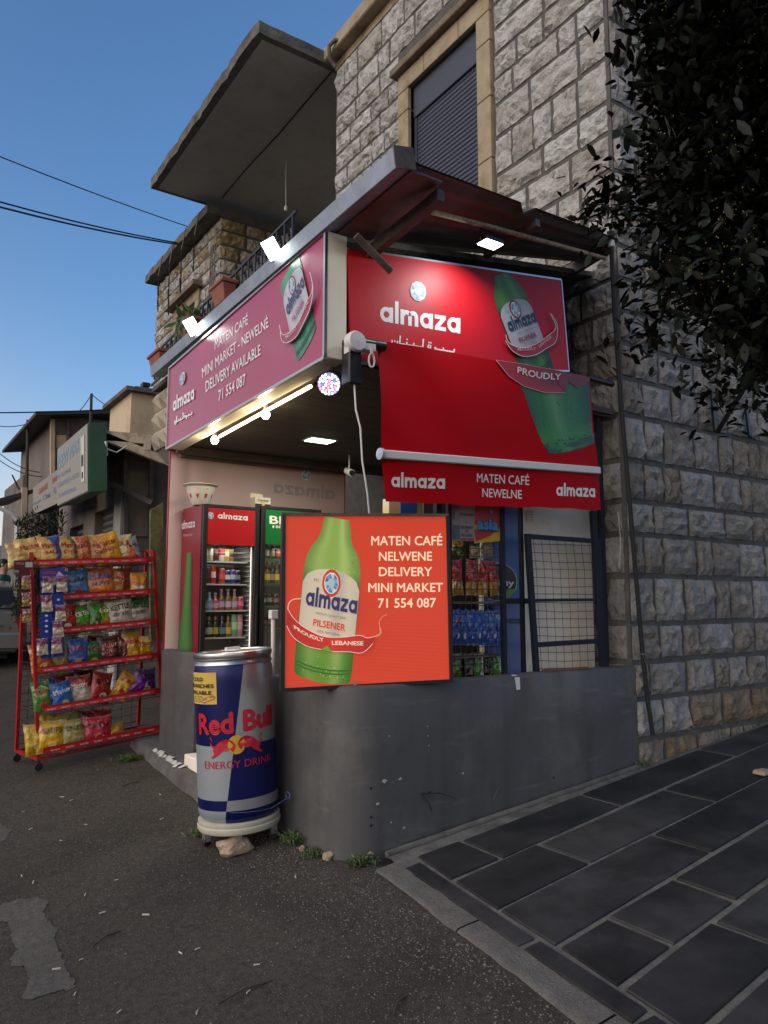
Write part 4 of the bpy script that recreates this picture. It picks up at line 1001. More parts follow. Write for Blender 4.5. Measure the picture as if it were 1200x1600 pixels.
pr.poly([(876, 581), (886, 596.5), (881, 612), (870, 600)], '#7a0e18', 5)
pr.stroke([(774, 563), (794, 588), (817.5, 604), (848.5, 613.5), (880.5, 614.5)], 1.0, '#d08a88', 6); pr.stroke([(774, 563), (813.6, 569), (875.7, 580.5)], .7, '#d08a88', 6)
pr.text('PROUDLY', (806.5, 583), (873.7, 594), (807, 573.5), '#d8c4c0', layer=7, bold=.03, curve=lambda u: (0, 3 * sin(pi * u)))
pr.done('bottle_picture', M['print'], ban)
# roller tube, gear, crank ring, dark arm
b = MB(); b.tube([onY(552, 534, 3.63), onY(600, 541, 3.63)], .032, 10); b.tube([onY(918, 590, 3.68), onY(957, 601, 3.68)], .022, 8); part('roller_tube', b, M['black'], ban, smooth=60)
p = onY(556, 534, 3.60); b = MB(); b.lathe([(0, .03), (.055, .026), (.064, .01), (.064, -.03), (0, -.03)], 16, Matrix.Translation(p) @ Matrix.Rotation(R(90), 4, 'X')); b.box((p.x + .03, 3.60, p.z - .03), (p.x + .14, 3.66, p.z + .03)); b.box((p.x - .05, 3.6, p.z - .07), (p.x + .04, 3.65, p.z - .02)); part('gear_box', b, M['white'], ban, smooth=40)
b = MB(); p2 = onY(580.5, 548, 3.58); b.tube([p2 + Vector((0, 0, .04)), p2 + Vector((0, 0, -.02))], .010, 6); b.tube([p2 + Vector((.02 * sin(t), 0, -.06 + .04 * cos(t))) for t in [k * .5 for k in range(14)]], .006, 5); part('crank_eye', b, M['white'], ban, smooth=60)
b = MB(); a = onY(553, 562, 3.62); b.box((a.x - .045, 3.60, a.z - .15), (a.x + .045, 3.69, a.z + .13)); part('arm_housing', b, M['black'], ban, bevel=.008)
b = MB(); b.tube([onY(553, 590, 3.62), onY(556, 640, 3.62), onY(563, 668, 3.62), onY(566, 720, 3.63), onY(574, 770, 3.64), onY(577, 802, 3.66)], .0055, 6)
part('hanging_cord', b, M['white'], ban, smooth=60)

# square board leaning on the parapet
dirB = Vector((cos(R(-17.1)), sin(R(-17.1)), 0)); nB = Vector((-sin(R(17.1)), -cos(R(17.1)), 0)); pB = Vector((2.985, 3.63, 0))
fnQ0 = planeP(pB, nB); fnQ = lambda x, y: (fnQ0(x, y)[0], nB)
bd = thing('square_board', (2.45, 3.79, .93), 'square orange red board with green bottle, black framed, on the parapet corner', 'sign')
cq = [fnQ(x, y)[0] for x, y in ((441, 801), (701, 803), (707.5, 1066), (438, 1081))]
ci = [fnQ(x, y)[0] for x, y in ((446, 806), (696.5, 807), (702, 1061), (444.5, 1075))]
bk = -nB * .05
b = MB(); b.prism([ci[3], ci[2], ci[1], ci[0]], bk); b.v = [v + bk * .15 for v in b.v]; part('panel', b, mat('corrugated_panel', '#d02c18', .35), bd)
for i in range(4):
    j = (i + 1) % 4; b = MB(); f = nB * .012
    b.hexa([cq[i] + f, cq[j] + f, ci[j] + f, ci[i] + f], [cq[i] + bk, cq[j] + bk, ci[j] + bk, ci[i] + bk]); part('frame', b, M['steel'] if i == 0 else M['black'], bd)  # top bar brown, not black: light on that edge put into its colour
pr = Print(fnQ, .001); pr.k = 0
nU, nV = 10, 12
def qp(u, v): 
    a = [(446, 806), (696.5, 807), (702, 1061), (444.5, 1075)]
    return tuple((a[0][k] * (1 - u) + a[1][k] * u) * (1 - v) + (a[3][k] * (1 - u) + a[2][k] * u) * v for k in (0, 1))
for i in range(nU):
    for j in range(nV):
        def cc(u, v): return '#e0341f'
        pr.poly([qp(i / nU, j / nV), qp((i + 1) / nU, j / nV), qp((i + 1) / nU, (j + 1) / nV), qp(i / nU, (j + 1) / nV)], '#d8462c', 0)
pr.done('printed_face', M['printb'], bd)
CRM = '#ffe6c0'
pr = Print(fnQ, .0012)
pr.text('MATEN CAFÉ', (580, 851.8), (690.5, 851.8), (580, 838), CRM, .012, 1); pr.text('NELWENE', (592, 876), (674.5, 875.8), (592, 862.5), CRM, .012, 1)
pr.text('DELIVERY', (592, 900), (674.5, 900), (592, 886.5), CRM, .012, 1); pr.text('MINI MARKET', (575.5, 925), (691.5, 924.5), (575.5, 911.5), CRM, .012, 1)
pr.text('71 554 087', (590.5, 949.5), (680.5, 948.7), (590.5, 935.5), CRM, .012, 1); pr.done('lettering', M['printb'], bd)
pr = Print(fnQ, .0012)
def BQ(x, y): return (503 + 45 * x + 6.5 * y, 1060 + 8 * x - 67 * y)
bottle_clipped(pr, BQ, 3.73, g_dark='#386c26', g_mid='#76a03a', g_lit='#c0d07c', red='#d04028', label='#d8c8ac', alm='#3a3764')
zb = lambda p: (420 + p[0] * .25, 780 + p[1] * .25)
tp = [zb(p) for p in ((115, 685), (150, 742), (220, 802), (330, 855), (450, 862), (560, 850), (610, 866), (662, 856))]
bt = [zb(p) for p in ((108, 790), (150, 862), (230, 915), (320, 937), (400, 950), (490, 952), (580, 958), (645, 900))]
ribbon(pr, bez(tp), bez(bt), '#d23a2e', '#8e2620')
pr.stroke([zb(p) for p in bez([(115, 685), (122, 650), (150, 626), (200, 622)])], 1.6, '#e8bca0'); pr.stroke([zb(p) for p in bez([(662, 856), (692, 835), (684, 770), (702, 735), (732, 720)])], [3.0] * 8 + [1.2] * 30, '#d88a74')
pr.poly([zb(p) for p in ((320, 940), (357, 915), (392, 952))], '#6aa83a')
pr.text('PROUDLY', zb((155, 808)), zb((338, 890)), zb((150, 785)), '#f0d8c0', .03, curve=lambda u: (0, 3.0 * sin(pi * u))); pr.text('LEBANESE', zb((388, 908)), zb((582, 912)), zb((388, 884)), '#f0d8c0', .03)
pr.done('bottle_picture', M['printb'], bd)
b = MB(); f2 = lambda x, y: fnQ(x, y)[0] + nB * .02
b.prism([f2(551, 1064), f2(556, 1064), f2(556.5, 1095), f2(552, 1095)], nB * -.004); part('metal_strap', b, M['galv'], bd)

# back of the translucent vinyl on the far side of the kiosk
YV = 6.98
vs_ = thing('vinyl_screen', (3.0, YV, .9), 'pale back of a vinyl banner closing the far side of the kiosk, its lettering mirrored', 'banner')
def fnV(x, y):
    p = onY(x, y, YV); w = .03 * sin(p.x * 14) * max(0, 1 - (p.x - 2.3) * 2.2) + .01 * noise.noise(Vector((p.x * 3, p.z * 2, 0)))
    return p + Vector((0, -abs(w), 0)), NY
b = MB(); b.c = []
def fv(u, v):
    x = 2.27 + 1.93 * u; z = .97 + 1.89 * v; w = .03 * sin(x * 14) * max(0, 1 - (x - 2.3) * 2.2) + .01 * noise.noise(Vector((x * 3, z * 2, 0)))
    return Vector((x, YV - abs(w), z))
b.grid(fv, 60, 20)
for v in b.v:
    t = (v.x - 2.27) / 1.93; c = blend('#cbaea8', '#b3938c', t)
    if v.z > 2.79: c = lin('#6e1420')
    b.c.append(c)
part('sheet', b, M['vinylwall'], vs_, smooth=60)
pr = Print(fnV, .003)
pr.almaza((523, 781), (428, 770), (523, 767), '#948a88'); pr.gem((478, 743), (7, .6), (0, 7.5)); pr.done('mirrored_lettering', M['vinylwall'], vs_)
b = MB()
for x in (2.28, 4.2): b.bar((x, YV + .015, 1.0), (x, YV + .015, 2.86), .03, .03)
b.bar((2.28, YV + .015, 2.865), (4.2, YV + .015, 2.865), .028, .01); part('frame', b, M['redpaint'], vs_)

# ------------------------------------------------------------------ lamps on and in the kiosk
def point(name, p, e, col, r=.03, parent=None):
    l = bpy.data.lights.new(name, 'POINT'); l.energy = e; l.color = col; l.shadow_soft_size = r
    o = bpy.data.objects.new(name, l); COL.objects.link(o); o.location = p; return o
def flood(c, aim, label, s=.072):
    c = Vector(c); t = thing('floodlight', c, label, 'floodlight', 'floodlights on the gutter beam above the street sign')
    n = Vector(aim).normalized(); u0 = n.cross(Vector((0, 0, 1))).normalized(); v0 = u0.cross(n); u = u0 * cos(1.15) + v0 * sin(1.15); v = v0 * cos(1.15) - u0 * sin(1.15)
    b = MB(); b.hexa([c - u * s - v * s * .75, c + u * s - v * s * .75, c + u * s + v * s * .75, c - u * s + v * s * .75][::-1], [p - n * .04 for p in (c - u * s * .8 - v * s * .6, c + u * s * .8 - v * s * .6, c + u * s * .8 + v * s * .6, c - u * s * .8 + v * s * .6)][::-1]); part('housing', b, M['steel'], t, bevel=.004)
    b = MB(); k = .9; q = [c + u * s * k * a + v * s * .75 * k * d + n * .004 for a, d in ((-1, -1), (1, -1), (1, 1), (-1, 1))]; b.add(q, [(0, 1, 2, 3)]); part('lit_panel', b, M['lampw'], t)
    b = MB(); b.tube([c - n * .03 - v * s * .5, c - n * .02 - v * s * 1.0, Vector((2.11, c.y, 3.76 - .02 * (c.y - 3.5)))], .010, 6); part('bracket', b, M['alu'], t)
    l = bpy.data.lights.new('floodlight_lamp', 'AREA'); l.energy = .35; l.size = s * 1.6; l.color = (.95, 1, .93); o = bpy.data.objects.new('floodlight_lamp', l); COL.objects.link(o)
    o.location = c + n * .03; o.rotation_euler = n.to_track_quat('-Z', 'Y').to_euler(); o.parent = None
flood(onX(425, 389, 2.03), (-.50, -.62, -.58), 'lit square white floodlight above the bottle end of the street sign, the nearer of two')
flood(onX(300, 510, 2.03), (-.50, -.66, -.55), 'lit square floodlight above the far half of the street sign, smaller of two', .075)
# lamp under the side canopy
c = onY(766, 381, 3.36); t = thing('canopy_lamp', c, 'small flat lit floodlight hanging from the canopy tube over the red wall sign', 'floodlight')
b = MB(); b.box((c.x - .075, c.y - .05, c.z), (c.x + .075, c.y + .05, c.z + .022)); part('housing', b, M['black'], t, bevel=.004)
b = MB(); b.box((c.x - .068, c.y - .044, c.z - .006), (c.x + .068, c.y + .044, c.z - .001)); part('lit_panel', b, M['lampw2'], t)
b = MB(); b.tube([(c.x - .08, c.y, c.z + .01), (c.x - .082, c.y, c.z + .08), (c.x + .082, c.y, c.z + .08), (c.x + .08, c.y, c.z + .01)], .004, 4); part('bracket', b, M['black'], t)
l = bpy.data.lights.new('canopy_lamp_light', 'AREA'); l.energy = 4.2; l.size = .2; l.color = (.93, .97, 1); o = bpy.data.objects.new('canopy_lamp_light', l); COL.objects.link(o)
o.location = c - Vector((0, 0, .02)); o.rotation_euler = Vector((-.25, .12, -1)).to_track_quat('-Z', 'Y').to_euler()
# warm strip and bulbs along the lower edge of the street sign
b = MB(); b.tube([(2.27, 5.75, 2.775), (2.27, 5.0, 2.80), (2.27, 4.2, 2.825)], .012, 6)
solo('strip_light', b, M['strip'], 'warm glowing strip light along the bottom edge of the street sign', 'strip light', smooth=60)
l = bpy.data.lights.new('strip_light_lamp', 'AREA'); l.shape = 'RECTANGLE'; l.size = 1.5; l.size_y = .03; l.energy = 5; l.color = (1, .78, .48); o = bpy.data.objects.new('strip_light_lamp', l); COL.objects.link(o)
o.location = (2.28, 5.0, 2.77); o.rotation_euler = (0, R(12), R(90)); o.rotation_euler = Vector((.25, 0, -1)).to_track_quat('-Z', 'X').to_euler()
for (x, y, lab) in ((415, 648, 'warm lit bulb below the middle of the strip light, nearer of the two'), (335.5, 688, 'warm lit bulb below the far end of the strip light')):
    c = onX(x, y, 2.29); t = thing('light_bulb', c, lab, 'bulb', 'bulbs hanging at the sign edge'); r = .034
    b = MB(); b.lathe([(0, -r), (r * .6, -r * .8), (r, -r * .1), (r * .85, r * .5), (r * .55, r * .95)], 14, Matrix.Translation(c)); part('glowing_dome', b, M['bulb'], t, smooth=60)
    b = MB(); b.lathe([(r * .56, r * .95), (r * .5, r * 1.6), (.016, r * 2), (.016, r * 2.9), (0, r * 2.9)], 12, Matrix.Translation(c)); part('socket', b, M['white'], t, smooth=50)
    point('bulb_lamp', c - Vector((0, 0, .05)), 2.2, (1, .8, .5), .035)
# ceiling panel
c = onZ(500, 688, 2.862); t = thing('ceiling_light', c, 'lit rectangular white panel light set in the dark kiosk ceiling', 'ceiling light')
b = MB(); b.box((c.x - .13, c.y - .09, c.z - .004), (c.x + .13, c.y + .09, c.z + .006)); part('frame', b, M['white'], t)
b = MB(); b.box((c.x - .115, c.y - .075, c.z - .009), (c.x + .115, c.y + .075, c.z - .005)); part('lit_panel', b, M['lampc'], t)
l = bpy.data.lights.new('ceiling_light_lamp', 'AREA'); l.energy = 9; l.size = .2; l.color = (.95, 1, .92); o = bpy.data.objects.new('ceiling_light_lamp', l); COL.objects.link(o); o.location = c - Vector((0, 0, .02))
# disco spotlight
c = onX(514, 600, 2.16); t = thing('disco_spotlight', c, 'round black party spotlight with many coloured glowing leds under the sign corner', 'spotlight')
n = (CE + Vector((-.3, .3, -.4)) - c).normalized(); mt = Matrix.Translation(c) @ n.to_track_quat('Z', 'Y').to_matrix().to_4x4(); r = .068
b = MB(); b.lathe([(r, .0), (r * 1.1, 0), (r * 1.1, -.09), (r * .7, -.13), (0, -.13)], 20, mt); part('housing', b, M['black'], t, smooth=40)
b = MB(); b.box((-.09, -.012, -.12), (-.08, .012, .02), mt); b.box((.08, -.012, -.12), (.09, .012, .02), mt); b.tube([c - n * .06, (2.2, c.y + .03, 2.84)], .01, 6); part('yoke', b, M['black'], t)
b = MB(); b.c = []; rd = random.Random(5); b.lathe([(0, .001), (r, .001)], 20, mt); b.c = [lin('#403a50')] * len(b.v)
pal = ['#e06080', '#3050ff', '#a0b0ff', '#ffe890', '#b060ff', '#ffffff', '#90d0ff', '#ffffff']
for ring, m_ in ((0, 1), (.3, 6), (.58, 12), (.84, 18)):
    for k in range(m_):
        a = 2 * pi * k / m_ + ring; p = (ring * r * cos(a), ring * r * sin(a)); q = circ(p[0], p[1], r * .115, 7); b.add([mt @ Vector((x, y, .004)) for x, y in q], [tuple(range(7))]); b.c += [lin(pal[rd.randrange(8)])] * 7
part('led_lens', b, print_mat('coloured_leds', .3, emit=3.2), t)

# ------------------------------------------------------------------ drinks fridges
ORD = ['first', 'second', 'third', 'fourth', 'fifth', 'sixth', 'seventh', 'eighth', 'ninth', 'tenth']
def clathe(prof, n=12):
    """lathe with a colour for each ring"""
    b = MB(); b.c = []; b.lathe([(r, z) for r, z, c in prof], n)
    for r, z, c in prof: b.c += [lin(c)] * n
    return b
def can_mesh(col, col2, h=.15, r=.031):
    return clathe([(0, 0, '#999999'), (r * .8, 0, '#999999'), (r, .008, col), (r, h * .33, col), (r, h * .331, col2), (r, h * .66, col2), (r, h * .661, col), (r, h - .01, col), (r * .82, h, '#b0b0b0'), (r * .8, h - .004, '#a0a0a0'), (0, h - .004, '#a0a0a0')]).mesh('can', M['cansteel'], 40)
def bottle_mesh(glass, lab, cap, h=.22, r=.031):
    return clathe([(0, 0, glass), (r, .003, glass), (r, h * .14, glass), (r + .0006, h * .141, lab), (r + .0006, h * .42, lab), (r, h * .421, glass), (r, h * .52, glass), (r * .75, h * .62, glass), (r * .42, h * .72, glass), (r * .40, h * .76, lab), (r * .38, h * .86, lab), (r * .38, h * .92, glass), (r * .46, h * .93, cap), (r * .46, h, cap), (0, h, cap)]).mesh('bottle', M['cansteel'], 40)
def jar_mesh(glass, lab, cap, h=.14, r=.042):
    return clathe([(0, 0, glass), (r * .8, .003, glass), (r, h * .2, lab), (r, h * .5, lab), (r * .9, h * .62, lab), (r * .5, h * .76, glass), (r * .36, h * .84, glass), (r * .42, h * .85, cap), (r * .42, h, cap), (0, h, cap)]).mesh('bottle', M['cansteel'], 40)
_pm = {}
def product(kind, cols, p, h, label, cat):
    k = (kind, cols, h)
    if k not in _pm: _pm[k] = {'can': can_mesh, 'bottle': bottle_mesh, 'jar': jar_mesh}[kind](*cols, h=h) if kind != 'can' else can_mesh(*cols, h=h)
    o = link({'jar': 'bottle'}.get(kind, kind), _pm[k], None, p); o.rotation_euler = (0, 0, random.uniform(0, 6)); return tag(o, label, cat)
FY = 6.42
def fridge(xl, xr, zt, zb, header, hname, label, shelves, tub=.30):
    t = thing('drinks_fridge', ((xl + xr) / 2, FY + .25, zb), label, 'fridge'); d = .52; w = .045
    b = MB(); b.box((xl, FY + .02, zb), (xl + .03, FY + d, zt)); b.box((xr - .03, FY + .02, zb), (xr, FY + d, zt)); b.box((xl + .031, FY + .02, zt - .03), (xr - .031, FY + d, zt)); b.box((xl + .031, FY + .02, zb), (xr - .031, FY + d, zb + .12)); b.box((xl + .031, FY + d - .03, zb + .121), (xr - .031, FY + d, zt - .031))
    part('cabinet', b, M['black'], t)
    b = MB(); b.box((xl + .032, FY + d - .05, zb + .13), (xr - .032, FY + d - .032, zt - tub)); b.box((xl + .032, FY + .05, zb + .13), (xl + .045, FY + d - .051, zt - tub)); b.box((xr - .045, FY + .05, zb + .13), (xr - .032, FY + d - .051, zt - tub)); part('liner', b, M['fridgein'], t)
    b = MB(); z = zb + .2
    while z < zt - tub: b.box((xr - .075, FY + .07, z), (xr - .046, FY + .4, z + .008)); z += .045
    part('shelf_rack', b, M['fridgein'], t, kind='stuff')
    b = MB(); b.box((xl + .035, FY + .022, zt - tub + .002), (xr - .035, FY + .2, zt - .032)); part('header_box', b, M['black'], t)
    b = MB(); b.box((xr - .052, FY + .05, zb + .4), (xr - .047, FY + .055, zt - tub - .01)); part('led_tube', b, M['fridgeled'], t)
    l = bpy.data.lights.new('fridge_lamp', 'AREA'); l.energy = .5; l.size = .3; l.color = (1, .95, .86); o = bpy.data.objects.new('fridge_lamp', l); COL.objects.link(o); o.location = ((xl + xr) / 2, FY + .12, zt - tub - .02); o.rotation_euler = (R(20), 0, 0)
    for z in shelves:
        b = MB(); b.box((xl + .05, FY + .06, z - .012), (xr - .08, FY + .42, z)); sh = part('shelf', b, M['fridgein'], t)
    dr = MB(); z0, z1 = zb + .125, zt - .0
    dr.box((xl, FY - .02, z0), (xl + w, FY + .015, z1)); dr.box((xr - w, FY - .02, z0), (xr, FY + .015, z1)); dr.box((xl + w, FY - .02, z0), (xr - w, FY + .015, z0 + w)); dr.box((xl + w, FY - .02, z1 - .03), (xr - w, FY + .015, z1)); dd = part('door', dr, M['black'], t, bevel=.003)
    b = MB(); b.add([(xl + w, FY + .002, z0 + w), (xr - w, FY + .002, z0 + w), (xr - w, FY + .002, zt - tub), (xl + w, FY + .002, zt - tub)], [(0, 1, 2, 3)]); part('pane', b, M['glass'], dd)
    b = MB(); b.box((xr - .035, FY - .045, zb + .75), (xr - .018, FY - .021, zb + 1.2)); part('handle', b, M['black'], dd, bevel=.003)
    b = MB(); b.box((xl + w + .001, FY - .014, zt - tub + .001), (xr - w - .001, FY + .012, zt - .031)); hd = part('header_panel', b, mat(hname, header, .35, spec=.6), dd)
    return t, dd
P = lambda x, y: onY(x, y, FY)
xl1, xr1 = P(314, 900).x, P(403, 900).x; zt1 = P(316, 787).z
sh1 = [onY(355, y, FY + .08).z for y in (847, 877.5, 912.5, 953.5, 995.5)]
f1, d1 = fridge(xl1, xr1, zt1, .29, '#b01218', 'red_fridge_header', 'tall drinks fridge with red header and burgundy side standing left inside the kiosk', sh1, tub=.36)
b = MB(); b.c = []; b.add([(xl1 - .003, FY + .02, .3), (xl1 - .003, FY + .52, .3), (xl1 - .003, FY + .52, zt1), (xl1 - .003, FY + .02, zt1)], [(0, 1, 2, 3)]); b.c = [lin('#7c1226')] * 4
for v in b.v[2:]: pass
part('side_print', b, M['print'], f1)
NX = Vector((-1, 0, 0)); fnF = lambda x, y: (onX(x, y, xl1 - .0045), NX)
pr = Print(fnF, .001); pr.almaza((284, 827), (304.5, 823.5), (284, 818), '#c9bcc2', 1); pr.text('Pilsener Beer', (287, 839), (301, 837), (287, 834), '#b59aa4', 0, 1); pr.done('side_lettering', M['print'], f1)
pr = Print(fnF, .001)
prof = [(864, 292, 300), (872, 291.5, 300), (895, 290, 300), (940, 286.5, 299.5), (975, 282, 300), (1000, 279, 301), (1040, 277, 301)]
for i in range(len(prof) - 1):
    (y0, a0, b0_), (y1, a1, b1_) = prof[i], prof[i + 1]
    for j in range(6):
        s_, e_ = j / 6, (j + 1) / 6; cs = [blend('#3f7c35', '#1f4d22', abs(2 * t_ - .8) ** 1.6 if t_ < 1 else 1) for t_ in (s_, e_)]
        pr.poly([(a0 + (b0_ - a0) * s_, y0), (a0 + (b0_ - a0) * e_, y0), (a1 + (b1_ - a1) * e_, y1), (a1 + (b1_ - a1) * s_, y1)], [cs[0], cs[1], cs[1], cs[0]], 1)
pr.done('side_bottle_picture', M['print'], f1)
fnH = lambda x, y: (onY(x, y, FY - .0155), NY); pr = Print(fnH, .001); pr.almaza((340.5, 810), (387, 813.5), (340.5, 803.5), '#e2d8d4', 1); pr.gem((329.5, 805.5), (4.6, .3), (0, 5.2)); pr.done('header_lettering', M['print'], d1)
xl2, xr2 = P(405.5, 900).x, P(500, 900).x; zt2 = P(406, 790).z
sh2 = [onY(430, y, FY + .08).z for y in (873.5, 911, 948, 981)]
f2_, d2 = fridge(xl2, xr2, zt2, .29, '#0b6a2c', 'green_fridge_header', 'tall black drinks fridge with green header half hidden behind the square board', sh2, tub=.36)
pr = Print(fnH, .001); pr.text('BE', (421, 818), (447, 819.5), (421, 806), '#e8e0c8', .03, 1); pr.text('BEER', (431, 825), (450, 826), (431, 821), '#e8e0c8', .01, 1); pr.poly([(425, 823), (427, 820.5), (429, 823), (427, 825.5)], '#e8e0c8', 1); pr.done('header_lettering', M['print'], d2)
for z in sh2:
    b = MB(); b.box((xl2 + .05, FY + .052, z - .03), (xr2 - .08, FY + .058, z + .002)); part('shelf_strip', b, M['greenbox'], f2_)
def row(shelf_i, shelves, items, fr, y0=FY + .12):
    names = {0: 'top', 1: 'second', 2: 'third', 3: 'fourth', 4: 'lowest'} if len(shelves) == 5 else {0: 'top', 1: 'second', 2: 'third', 3: 'lowest'}
    for i, (px, kind, cols, h, desc, cat) in enumerate(items):
        q = onY(px, 900, y0); where = ORD[i] + ' from left'
        product(kind, cols, (q.x, y0, shelves[shelf_i] + .001), h, f'{desc}, {where} on {names[shelf_i]} shelf of {fr} fridge', cat)
RF = 'red header'
row(0, sh1, [(319.5, 'jar', ('#7c4a20', '#d8d0c4', '#7a1a1a'), .15, 'amber beer bottle', 'bottle'), (329, 'jar', ('#2c2220', '#8a7c70', '#50505a'), .11, 'dark squat bottle', 'bottle'), (337, 'jar', ('#8a5a30', '#d9d2c6', '#c0c0c0'), .135, 'white labelled squat bottle', 'bottle'), (345, 'jar', ('#b89240', '#4a8f96', '#c8c8c8'), .14, 'gold and teal squat bottle', 'bottle'), (355, 'jar', ('#caa258', '#69a3a6', '#d8d8d8'), .13, 'cream and teal squat bottle', 'bottle'), (363, 'jar', ('#603a20', '#a8845c', '#888888'), .11, 'brown squat bottle', 'bottle'), (370, 'jar', ('#8c6a44', '#d8c8b4', '#e0e0e0'), .14, 'tan squat bottle', 'bottle'), (379, 'jar', ('#a08468', '#e0dcd4', '#e0e0e0'), .14, 'white squat bottle', 'bottle')], RF)
row(1, sh1, [(319, 'can', ('#9a9a98', '#b8b8b4'), .165, 'plain silver can', 'can'), (327, 'can', ('#b4ae9c', '#d0ccc0'), .165, 'tall pale silver can', 'can'), (336, 'can', ('#57181c', '#40121a'), .13, 'dark red can', 'can'), (345.5, 'can', ('#c4beb4', '#b02224'), .17, 'silver can with red band', 'can'), (353, 'can', ('#b08a3c', '#d8c690'), .14, 'gold can', 'can'), (359, 'can', ('#8a6a34', '#403020'), .14, 'brown and gold can', 'can')], RF)
row(2, sh1, [(317.5, 'can', ('#18181c', '#484850'), .14, 'black can', 'can'), (325, 'can', ('#30282c', '#5a1c20'), .15, 'black and red can', 'can'), (332, 'can', ('#b81a20', '#d8c8c8'), .165, 'tall bright red can', 'can'), (346.5, 'can', ('#b03a2c', '#c85a40'), .14, 'orange red can', 'can'), (355, 'can', ('#1a2a5c', '#c0c4cc'), .125, 'navy blue can with white band', 'can'), (363, 'can', ('#26398c', '#a8b0bc'), .13, 'blue and silver energy can', 'can'), (370.5, 'can', ('#101014', '#6a7078'), .125, 'short black can', 'can')], RF)
row(3, sh1, [(318, 'bottle', ('#7c7a40', '#b8a878', '#b0a070'), .15, 'small olive bottle', 'bottle'), (328, 'bottle', ('#5a78a0', '#88a0b8', '#d8e0e0'), .16, 'pale blue bottle with white cap', 'bottle'), (337, 'bottle', ('#a04858', '#c890a0', '#e0e0d8'), .155, 'pink bottle with white cap', 'bottle'), (346.5, 'bottle', ('#6a5420', '#b090b8', '#c8c0c8'), .19, 'amber bottle with lilac neck label', 'bottle'), (357, 'bottle', ('#6a5a24', '#b8a0c0', '#d0c8d0'), .19, 'amber bottle with lilac neck label', 'bottle'), (367, 'bottle', ('#74602a', '#b090b8', '#c8c0c8'), .19, 'amber bottle with lilac neck label', 'bottle'), (376.5, 'can', ('#b02a68', '#d07090'), .12, 'short magenta can', 'can')], RF)
row(4, sh1, [(316, 'bottle', ('#181410', '#c8c0b0', '#e0e0d8'), .2, 'black bottle with white label', 'bottle'), (328.5, 'bottle', ('#20301c', '#a8a890', '#181818'), .21, 'dark green bottle with silver label', 'bottle'), (338, 'bottle', ('#28301a', '#a8a030', '#181818'), .21, 'dark bottle with yellow label', 'bottle'), (348.5, 'bottle', ('#20241c', '#5878a0', '#282828'), .21, 'dark bottle with blue label', 'bottle'), (358, 'bottle', ('#6a5010', '#c0a040', '#181818'), .21, 'gold bottle', 'bottle'), (367, 'can', ('#6a9a70', '#a0c8a0'), .2, 'tall pale green can', 'can'), (375.5, 'can', ('#b08088', '#c8a0a0'), .2, 'tall pale pink can', 'can')], RF)
GF = 'green header'
row(0, sh2, [(415, 'bottle', ('#202418', '#b8b090', '#303030'), .19, 'dark bottle with cream label', 'bottle'), (424, 'bottle', ('#24301c', '#707860', '#303030'), .18, 'dark green bottle', 'bottle'), (434, 'bottle', ('#3a2418', '#a04030', '#303030'), .18, 'brown bottle with red label', 'bottle')], GF)
row(1, sh2, [(409.5, 'bottle', ('#6a4a10', '#c8a850', '#c8c0a0'), .2, 'amber beer bottle', 'bottle'), (417, 'bottle', ('#6a4a10', '#c8a850', '#c8c0a0'), .2, 'amber beer bottle', 'bottle'), (425, 'bottle', ('#241a10', '#a08850', '#c8c0a0'), .2, 'dark beer bottle', 'bottle'), (432, 'bottle', ('#6a4a10', '#c8a850', '#c8c0a0'), .2, 'amber beer bottle', 'bottle')], GF)
row(2, sh2, [(411, 'can', ('#203c28', '#a0a8a0'), .12, 'green can', 'can'), (421, 'can', ('#28181a', '#808080'), .13, 'black can with grey band', 'can'), (431, 'can', ('#301818', '#8a6a6a'), .12, 'dark red can', 'can')], GF)
row(3, sh2, [(413, 'can', ('#401a1a', '#705858'), .11, 'maroon can', 'can'), (422, 'can', ('#282420', '#706050'), .11, 'brown can', 'can')], GF)

# bowl and carton on the fridges, camera, white pipe
c = onY(313, 783, FY + .14); c.z = zt1 + .001; t = thing('coffee_cup_planter', c, 'big white bowl shaped like a coffee cup with red diamond pattern, on the left fridge', 'bowl')
b = MB(); prof = [(0, 0), (.07, 0), (.078, .012), (.10, .06), (.122, .12), (.13, .165), (.162, .18), (.158, .186), (.125, .172), (.115, .12), (.09, .05), (0, .03)]
b.lathe(prof, 28, Matrix.Translation(c)); part('bowl', b, mat('cream_glaze', (.62, .58, .50), .25), t, smooth=50)
def fnC(a, z):
    k = max(0, min(1, (z - .01) / .155)); r = .079 + (.13 - .079) * k ** .8 + .0015; a_ = a - R(124.1) ; return c + Vector((r * cos(a_), r * sin(a_), z)), Vector((cos(a_), sin(a_), 0))
pr = Print(fnC, .001)
for k, a in enumerate((-1.75, -1.0, -.3, .4, 1.1)):
    a += .3; 
    if k % 2 == 0: pr.poly([(a - .14, .095), (a, .05), (a + .14, .095), (a, .14)], '#b01820', 1)
    else:
        pr.poly([(a - .09, .06), (a + .09, .06), (a + .12, .10), (a - .12, .10)], '#b02a20', 1); pr.stroke([(a, .10), (a, .14)], .02, '#3a6a2a', 1); pr.stroke([(a - .1, .135), (a + .1, .135)], .008, '#3a6a2a', 1)
pr.done('painted_pattern', M['print'], t)
c = onY(405, 788, FY + .2); c.z = zt2 + .001; t = thing('beer_carton', c, 'small cream and navy beer carton with open flap on top of the fridges', 'carton')
